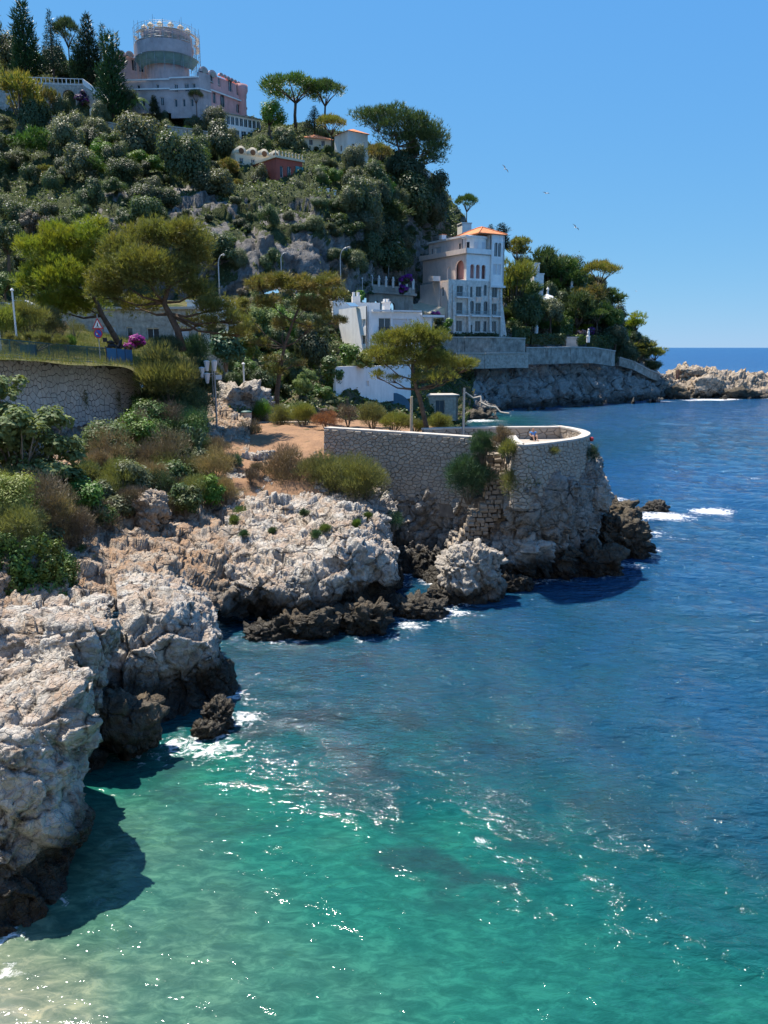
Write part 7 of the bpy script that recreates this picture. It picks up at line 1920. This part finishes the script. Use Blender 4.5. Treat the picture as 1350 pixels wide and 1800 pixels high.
# single trees that stand out on the skyline
T = [
 (-15,150,90,150,252,'loose','oak','broad dark tree cut by the top left corner'),
 (48,135,40,122,250,'cypress','cypress','tallest cypress at the top left'),
 (20,140,60,70,256,'bush','olive','grey-green tree between the top left corner and the tallest cypress'),
 (95,132,38,104,250,'spruce','cypress','pointed spruce right of the tallest cypress'),
 (125,140,48,95,254,'umbrella','umbrella','dark flat-topped pine right of the pointed spruce'),
 (160,150,34,110,249,'cypress','cypress','thick cypress behind the garden balustrade'),
 (140,148,26,70,247,'cypress','cypress','short cypress left of the thick one behind the balustrade'),
 (186,150,46,98,252,'spruce','cypress','dark cedar left of the castle'),
 (200,216,46,140,236,'cypress','cypress','big cypress standing in front of the stairs beside the castle'),
 (220,190,40,35,238,'bush','oak','dark bush at the foot of the big cypress'),
 (40,235,80,110,225,'pine','pine_dry','olive-brown pine on the left of the garden terrace'),
 (90,205,34,50,228,'pine','pine_dry','small pale pine beside the garden terrace arch'),
 (110,215,30,46,229,'bush','oak','dark bush under the terrace arch'),
 (150,270,60,62,222,'bush','olive','round grey olive below the zigzag stairs'),
 (228,290,56,64,216,'loose','olive','feathery grey tree below the castle garden wall'),
 (275,285,54,72,216,'loose','green','fresh green tree below the castle garden wall'),
 (335,340,70,70,200,'bush','olive','pale tan-grey olive on the cliff below the castle'),
 (372,240,50,55,236,'loose','olive','grey tree beneath the castle awnings'),
 (346,208,24,46,240,'umbrella','pine_dry','small bare pine in front of the castle sheeting'),
 (272,200,14,28,239,'cypress','cypress','small column cypress in the castle garden'),
 (16,368,12,60,185,'cypress','cypress','lone slim cypress on the left cliff'),
 (475,235,50,58,238,'loose','green','bright round tree right of the conservatory'),
 (520,228,118,82,245,'umbrella','umbrella','tall stone pine alone on the skyline with a flat crown'),
 (572,232,76,80,250,'umbrella','umbrella','second stone pine leaning right behind the tall one'),
 (553,235,36,45,240,'spruce','cypress','dark conifer between the two skyline stone pines'),
 (583,275,54,66,226,'umbrella','pine_dry','small leaning stone pine in front of the white house gable'),
 (510,275,60,50,228,'bush','olive','olive bush below the tall stone pine'),
 (465,275,40,34,226,'bush','green','green bush above the domed villa'),
 (565,345,50,46,200,'bush','green','yellow-green hedge tree right of the red villa'),
 (455,345,46,62,196,'loose','olive','grey tree in front of the red villa'),
 (520,375,40,60,188,'loose','olive','grey tree below the red villa terrace'),
 (665,325,46,66,212,'umbrella','pine_dry','small pine with twin stems under the large umbrella pine'),
 (820,405,40,58,234,'umbrella','umbrella','leaning small stone pine on the ridge behind the villa'),
 (862,430,34,34,226,'spruce','cypress','dark conifer tip behind the villa roof'),
 (880,440,26,44,230,'cypress','cypress','pointed dark conifer right of the villa roof'),
 (908,470,52,58,236,'pine','pine','upswept pine right of the villa roof'),
 (905,560,64,112,214,'pine','pine','big yellow-green pine directly right of the villa'),
 (925,580,56,66,212,'bush','oak','dark tree mass at the foot of the big pine by the villa'),
 (968,575,52,54,216,'bush','olive','round grey olive tree in the clifftop garden'),
 (985,520,60,70,236,'pine','umbrella','dark pine above the garden pavilion'),
 (1010,530,50,60,234,'pine','umbrella','dark pine left of the grey-green flat roof end'),
 (1052,545,64,82,232,'umbrella','pine_dry','open sprawling pine on the skyline of the point'),
 (1035,560,66,64,228,'pine','pine_dry','brownish pine below the open skyline pine'),
 (1048,592,46,46,222,'umbrella','green','small rounded umbrella pine behind the obelisk'),
 (1085,590,40,52,232,'loose','green','fresh green tree on the shoulder of the point'),
 (1116,590,36,44,240,'pine','pine','leaning grey-green pine near the end of the point'),
 (1080,615,60,44,226,'bush','olive','olive shrubbery behind the right end of the garden'),
 (1125,640,60,44,238,'pine','pine','spreading pine at the end of the point'),
 (1150,640,40,34,243,'pine','pine','outermost pine leaning out over the jetty'),
 (1100,640,50,36,229,'bush','oak','dark bush above the low parapet of the point'),
 (1140,655,44,24,240,'bush','oak','low dark bush at the tip of the point'),
 (1065,610,40,28,224,'bush','oak','dark bush at the end of the clipped hedge'),
 (15,470,70,90,118,'loose','oak','dark leafy tree at the left edge above the road'),
 (95,430,40,50,140,'loose','brown','left one of two russet trees behind the upswept pine'),
 (60,420,44,56,142,'loose','brown','right-leaning russet tree at the left above the road'),
 (10,530,60,50,108,'bush','green','fresh green hedge above the parked cars'),
]
for (px, py, w, h, Y, k, mt, lab) in T: tree(px, py, w, h, Y, k, mt, lab)
# the large umbrella pine group and the palm
pine('umbrella_pine', 'largest spreading umbrella pine on the skyline with many bare limbs', 224,
     [(708,305,0,.45),(706,290,0,.42),(704,275,0,.36),(700,258,0,.28),(695,240,0,.2)],
     [(640,208,26,12,0,1.2,4),(668,206,32,13,1,1.5,4),(695,208,36,14,0,1.6,4),(722,217,34,15,0,1.5,4),(745,230,30,17,0,1.5,3),(762,246,22,18,0,1.2,3),(772,264,14,16,0,1,2),(768,282,15,11,0,.8,1),(732,246,30,16,1,1.3,3),(692,230,38,15,1,1.3,3),(655,222,28,10,0,.9,3),(750,268,18,12,0,.8,2),(705,250,30,14,2,1,3)],
     'umbrella', 46000, .8, up=.7, rs=.95, low=.45, cl=11)
def palm(px, py, Y, h, fr, label, n=26):
    b0 = at(px, py, Y); r = thing('palm_tree', b0, label, 'palm')
    mb = MB(); mb.tube([(0, 0, -1), (.1, 0, h*.5), (0, 0, h)], [.35, .28, .3], 8); mb.build('trunk', M['bark_grey'], r)
    mb = MB()
    for k in range(n):
        a = k*2.4; el = R(rnd.uniform(-25, 75)); c = Vector((math.cos(a)*math.cos(el), math.sin(a)*math.cos(el), math.sin(el)))
        w = Vector((-math.sin(a), math.cos(a), 0)); pts = []
        for t in np.linspace(0, 1, 6):
            p = Vector((0, 0, h)) + c*fr*t - Vector((0, 0, fr*.55*t*t)); pts.append(p)
        for i in range(5):
            for s in (-1, 1):
                for q in (0, .5):
                    p = pts[i]*(1-q)+pts[i+1]*q; e = p + w*s*fr*.22*(1-.5*(i+q)/5) + (pts[i+1]-pts[i])*.5 - Vector((0, 0, fr*.1)); dd = (pts[i+1]-pts[i])*.22
                    mb.add([p, p+dd, e], [(0, 1, 2)])
    mb.build('fronds', M['green'], r)
palm(782, 385, 232, 4.6, 3.6, 'palm tree on the ridge above the villa')
palm(240, 190, 238, 2.2, 3.8, 'yellow-green palm in the castle garden')
palm(905, 590, 208, 3.0, 3.2, 'palm among dark shrubs right of the villa')

# shrubs and trees filling the slopes
ROCKY = [[(380,440),(440,400),(520,425),(610,420),(625,515),(370,525),(385,465)], [(165,345),(300,330),(400,335),(430,400),(330,430),(190,415)], [(440,350),(560,385),(580,430),(450,420)]]
def inpoly(x, y, P):
    c = False; j = len(P)-1
    for i in range(len(P)):
        if (P[i][1] > y) != (P[j][1] > y) and x < (P[j][0]-P[i][0])*(y-P[i][1])/(P[j][1]-P[i][1]+1e-9)+P[i][0]: c = not c
        j = i
    return c
BLOCK = [(205,80,440,206),(430,215,470,260),(420,245,552,378),(590,222,660,300),(738,415,890,592),(643,500,740,552),(583,540,740,620),(590,635,725,705),(690,690,800,730),(130,128,210,205)]
def scatter(P, step, kinds, size, label_of, group, prob=1.0, n_max=400, trunk=False, name='shrub', cat='shrub', tall=1.0, ymin=0):
    xs = [p[0] for p in P]; ys = [p[1] for p in P]; k = 0
    y = min(ys)
    pts = []
    while y < max(ys):
        x = min(xs) + (step/2 if int(y/step) % 2 else 0)
        while x < max(xs):
            a, b = x+rnd.uniform(-.45, .45)*step, y+rnd.uniform(-.4, .4)*step*.8
            if inpoly(a, b, P) and not any(q[0] < a < q[2] and q[1] < b < q[3] for q in BLOCK): pts.append((a, b))
            x += step
        y += step*.8
    rnd.shuffle(pts)
    for (a, b) in pts:
        pr_ = prob(a, b) if callable(prob) else prob
        if rnd.random() > pr_ or k >= n_max: continue
        h = hit(a, b, ymin)
        if h is None: continue
        kd, mt = rnd.choices([c[:2] for c in kinds], [c[2] for c in kinds])[0]
        s = size*rnd.uniform(.65, 1.35)
        if any(q[0] < a+s*.3 and a-s*.3 < q[2] and q[1] < b-s*.75 and b-s*.75 < q[3] for q in BLOCK): s *= .55
        tree(a, b, s, s*tall*rnd.uniform(.75, 1.1), 0, kd, mt, label_of[mt], group, name, cat, base=h - Vector((0, 0, .3)), trunk=trunk); k += 1
    return k
KIND = {'olive': ('olive_tree', 'grey-green olive tree'), 'oak': ('evergreen_shrub', 'dark evergreen shrub'), 'green': ('green_shrub', 'fresh green shrub'), 'pine_dry': ('pine_shrub', 'olive-brown shrub'), 'brown': ('dry_shrub', 'brown dry shrub'),
        'umbrella': ('pine_tree', 'deep green pine'), 'fig': ('broadleaf_shrub', 'big-leaved shrub'), 'ivy': ('ivy_bush', 'dark ivy bush'), 'pine': ('pine_tree', 'yellow-green pine')}
LAND = [(20,300,'at the left edge below the castle'),(90,250,'below the garden terrace wall'),(165,250,'below the zigzag stairs'),(250,265,'below the castle garden wall'),(330,265,'below the middle of the castle'),(400,270,'below the conservatory'),(110,330,'on the left hillside above the road pines'),(230,330,'on the hillside above the domed pine'),(330,350,'around the tan-grey olive on the cliff'),(410,320,'left of the red villa'),
        (30,430,'by the slim lone cypress'),(200,380,'on the cliff between the road pines'),(300,430,'on the shaded cliff right of the domed pine'),(390,400,'on the shaded cliff below the red villa'),(400,470,'near the lamp right of the domed pine'),(470,400,'on the bare cliff below the red villa'),(500,460,'near the lamp above the ragged pine'),(560,400,'below the curved terrace wall'),(560,460,'left of the lamp above the white house'),
        (570,290,'right of the red villa'),(640,300,'below the tall white house'),(700,330,'below the large umbrella pine'),(620,360,'in the middle of the wooded flank'),(690,390,'on the flank above the boulevard terrace'),(760,370,'on the ridge below the narrow white house'),(620,430,'beside the lamp above the white house'),(690,460,'beside the tall curved lamp'),(745,440,'left of the villa roof'),
        (900,500,'right of the villa roof'),(900,570,'at the right foot of the villa'),(960,500,'around the garden pavilion'),(1000,560,'around the olive in the clifftop garden'),(1050,540,'below the open skyline pine'),(1090,600,'on the shoulder of the point'),(1120,630,'at the end of the point'),
        (420,600,'behind the lamp cluster'),(450,660,'behind the ragged pine trunk'),(540,600,'between the ragged pine and the white house'),(560,680,'left of the white garden wall'),(500,710,'above the shore path'),(650,715,'below the white garden wall'),(720,720,'beside the boat store'),
        (100,130,'behind the garden balustrade'),(260,195,'at the left end of the castle garden'),(390,225,'at the right end of the castle garden'),(950,635,'on the cliff lip under the garden wall'),(1080,645,'on the cliff lip at the point')]
def scatter(P, step, kinds, size, prob=1.0, n_max=400, trunk=False, tall=1.0, ymin=0):
    xs = [p[0] for p in P]; ys = [p[1] for p in P]; k = 0
    y = min(ys)
    pts = []
    while y < max(ys):
        x = min(xs) + (step/2 if int(y/step) % 2 else 0)
        while x < max(xs):
            a, b = x+rnd.uniform(-.45, .45)*step, y+rnd.uniform(-.4, .4)*step*.8
            if inpoly(a, b, P) and not any(q[0] < a < q[2] and q[1] < b < q[3] for q in BLOCK): pts.append((a, b))
            x += step
        y += step*.8
    for (a, b) in pts:
        pr_ = prob(a, b) if callable(prob) else prob
        if rnd.random() > pr_ or k >= n_max: continue
        h = hit(a, b, ymin)
        if h is None: continue
        kd, mt = rnd.choices([c[:2] for c in kinds], [c[2] for c in kinds])[0]
        f = min(2.1, max(.42, math.exp(rnd.gauss(-.08, .38)))); s = size*f
        if any(q[0] < a+s*.3 and a-s*.3 < q[2] and q[1] < b-s*.75 and b-s*.75 < q[3] for q in BLOCK): s *= .55
        tl_ = tall*rnd.uniform(.6, 1.3)
        adj = ('low ' if tl_ < tall*.85 else '') + ('small' if s < size*.75 else 'smallish' if s < size*.92 else 'medium-sized' if s < size*1.1 else 'large' if s < size*1.25 else 'very large')
        nm, ds = KIND[mt]; wh = min(LAND, key=lambda q: (q[0]-a)**2+(q[1]-b)**2)[2]
        lab = adj + ' ' + ds + ' ' + wh
        tree(a, b, s, s*tl_, 0, kd, mt, lab, lab, nm, nm.split('_')[1], base=h - Vector((0, 0, .3)), trunk=trunk); k += 1
    return k
mixed = [('bush','olive',.22),('bush','oak',.30),('loose','olive',.14),('loose','oak',.12),('loose','green',.07),('pine','pine_dry',.07),('pine','umbrella',.08)]
def upper(a, b): return .5 if any(inpoly(a, b, q) for q in ROCKY) else .97
n0 = scatter([(-20,225),(60,225),(140,225),(250,225),(330,238),(430,255),(430,340),(-20,345)], 25, mixed, 42, upper)
def cliffp(a, b):
    if any(inpoly(a, b, q) for q in ROCKY): return .34
    return .72 if vnoise(np.array([[a/60., b/45., 3.3]]), 9)[0] > -.05 else .10
n1 = scatter([(-20,345),(430,340),(440,470),(380,500),(-20,520)], 27, [('bush','oak',.55),('bush','olive',.3),('loose','oak',.15)], 40, cliffp)
def mid(a, b): return .30 if any(inpoly(a, b, q) for q in ROCKY) else .95
n2 = scatter([(430,345),(545,350),(600,360),(610,500),(560,505),(440,480)], 26, [('bush','oak',.6),('bush','olive',.2),('loose','oak',.2)], 42, mid)
n3 = scatter([(545,250),(600,250),(700,300),(755,335),(790,405),(760,470),(690,490),(610,480),(600,360),(545,300)], 24, [('bush','oak',.30),('bush','olive',.26),('loose','olive',.15),('loose','oak',.1),('pine','umbrella',.12),('loose','green',.07)], 46, 1.0, tall=1.05)
n4 = scatter([(885,452),(930,470),(1000,485),(1045,510),(1100,590),(1150,645),(1090,632),(1040,600),(900,590),(885,560)], 14.5, [('pine','umbrella',.35),('bush','oak',.38),('pine','pine',.14),('bush','olive',.13)], 33, 1.0, tall=1.05, trunk=True)
n5 = scatter([(390,560),(590,545),(640,620),(600,700),(470,705),(385,690)], 24, [('loose','fig',.45),('bush','oak',.3),('bush','green',.15),('bush','ivy',.1)], 38, .95)
n6 = scatter([(595,620),(640,700),(720,735),(560,735),(480,715)], 26, [('bush','ivy',.5),('bush','brown',.3),('bush','oak',.2)], 24, .6, tall=.7)
n7 = scatter([(600,470),(740,460),(740,500),(610,520),(480,520),(400,545),(420,520),(520,500)], 26, [('bush','brown',.4),('bush','oak',.4),('bush','olive',.2)], 22, .5, tall=.8)
n8 = scatter([(0,118),(210,120),(210,145),(0,136)], 24, [('bush','oak',.5),('bush','green',.5)], 30, .9)
n9 = scatter([(230,178),(300,195),(420,212),(430,240),(330,232),(220,215)], 18, [('bush','green',.4),('bush','oak',.3),('bush','olive',.3)], 24, .95)
n10 = scatter([(930,615),(1170,640),(1170,660),(930,630)], 30, [('bush','oak',.7),('bush','olive',.3)], 16, .6)
print('shrubs', n0, n1, n2, n3, n4, n5, n6, n7, n8, n9, n10)

# ground cover: low undergrowth on the hill and slopes, dry grass behind the railing
def cover(name, mesh, n, size, mat, label, kind='leaf', keep=None, hgt=1.2, seed=1, up=.5, aspect=.7):
    global rng
    rng = np.random.default_rng(seed)
    V, Fc = mesh
    tri = V[Fc]
    nr_ = np.cross(tri[:, 1]-tri[:, 0], tri[:, 2]-tri[:, 0]); A = np.linalg.norm(nr_, axis=1); nz = np.abs(nr_[:, 2])/np.maximum(A, 1e-9)
    c = tri.mean(1)
    w = A*(keep(c, nz) if keep else 1.0)
    k = rng.choice(len(Fc), n, p=w/w.sum())
    a, b = rng.random((n, 1)), rng.random((n, 1))
    P = tri[k, 0]*(1-a)*(1-b) + tri[k, 1]*a*(1-b) + tri[k, 2]*a*b + tri[k, 3]*(1-a)*b
    hh = np.clip(.4+1.2*vnoise(P/3.0, 31), 0.05, 1)*hgt
    P[:, 2] += rng.random(n)*hh
    cl = np.concatenate([P, np.full((n, 3), size*.5)], 1)
    V2, F2 = foliage(cl, int(n*1.3), size, kind, up=up, aspect=aspect, shell=.2)
    o = link(name, mesh_np(name, V2, F2, M[mat])); o['kind'] = 'stuff'; o['label'] = label
def bareness(c):
    dz = (c[:, 2]-H); dep = c[:, 1]*CP - dz*SP
    px = 675 + F*c[:, 0]/dep; py = 900 - F*(c[:, 1]*SP + dz*CP)/dep
    px = px + 22*vnoise(c/8.0, 55); py = py + 22*vnoise(c/8.0, 56)
    bare = np.array([any(inpoly(a, b, q) for q in ROCKY) for a, b in zip(px, py)])
    return bare*(fbm(c/6.0, 3, 91) > -.12)*1.0
def veg(c, nz, sh=0.0): return ((fbm((c + sh)/9.0, 3, 77)*.5 + nz*.9) > .42)*np.where(bareness(c) > .5, .03, 1.0)
hm = bpy.data.objects['hill'].data
at_ = hm.attributes.new('bare', 'FLOAT', 'POINT'); at_.data.foreach_set('value', bareness(HILL[0]).astype(np.float32))
cover('undergrowth', HILL, 90000, .5, 'oak', 'low dark undergrowth covering the castle hill', keep=veg, hgt=1.6, seed=21)
cover('undergrowth', HILL, 45000, .45, 'olive', 'low olive undergrowth covering the castle hill', keep=lambda c, nz: veg(c, nz, 40), hgt=1.3, seed=22)
cover('undergrowth', WOOD, 40000, .38, 'ivy', 'dark ground cover on the slope behind the shore path', hgt=.8, seed=23)
cover('undergrowth', POINT, 30000, .45, 'oak', 'dark ground cover on top of the wooded point', keep=lambda c, nz: (c[:, 2] > 16)*1.0 + 1e-6, hgt=1.2, seed=24)
cover('dry_grass', RISE, 45000, .42, 'lime', 'tall dry grass on the bank behind the railing', 'spike', keep=lambda c, nz: (c[:, 1] < 100)*(np.abs(c[:, 0]) < 60)*1.0 + 1e-9, hgt=.1, seed=25, up=2.0, aspect=.14)
# things that would share a label are told apart by their order from the left
same = {}
for o in SC.objects:
    if o.parent is None and 'label' in o and 'category' in o: same.setdefault(o['label'], []).append(o)
bpy.context.view_layer.update()
ORD = ['first', 'second', 'third', 'fourth', 'fifth', 'sixth', 'seventh', 'eighth', 'ninth', 'tenth']
for lab, os_ in same.items():
    if len(os_) < 2: continue
    os_.sort(key=lambda o: o.matrix_world.translation.x / max(1, o.matrix_world.translation.y))
    for k, o in enumerate(os_):
        w = (('left', 'right')[k] + ' one: ' if len(os_) == 2 else ORD[min(k, 9)] + ' from left: ') + lab
        if len(w.split()) > 16: w = w.replace('low very', 'very').replace('grey-green ', '').replace(': low ', ': ')
        if len(w.split()) <= 16: o['label'] = w
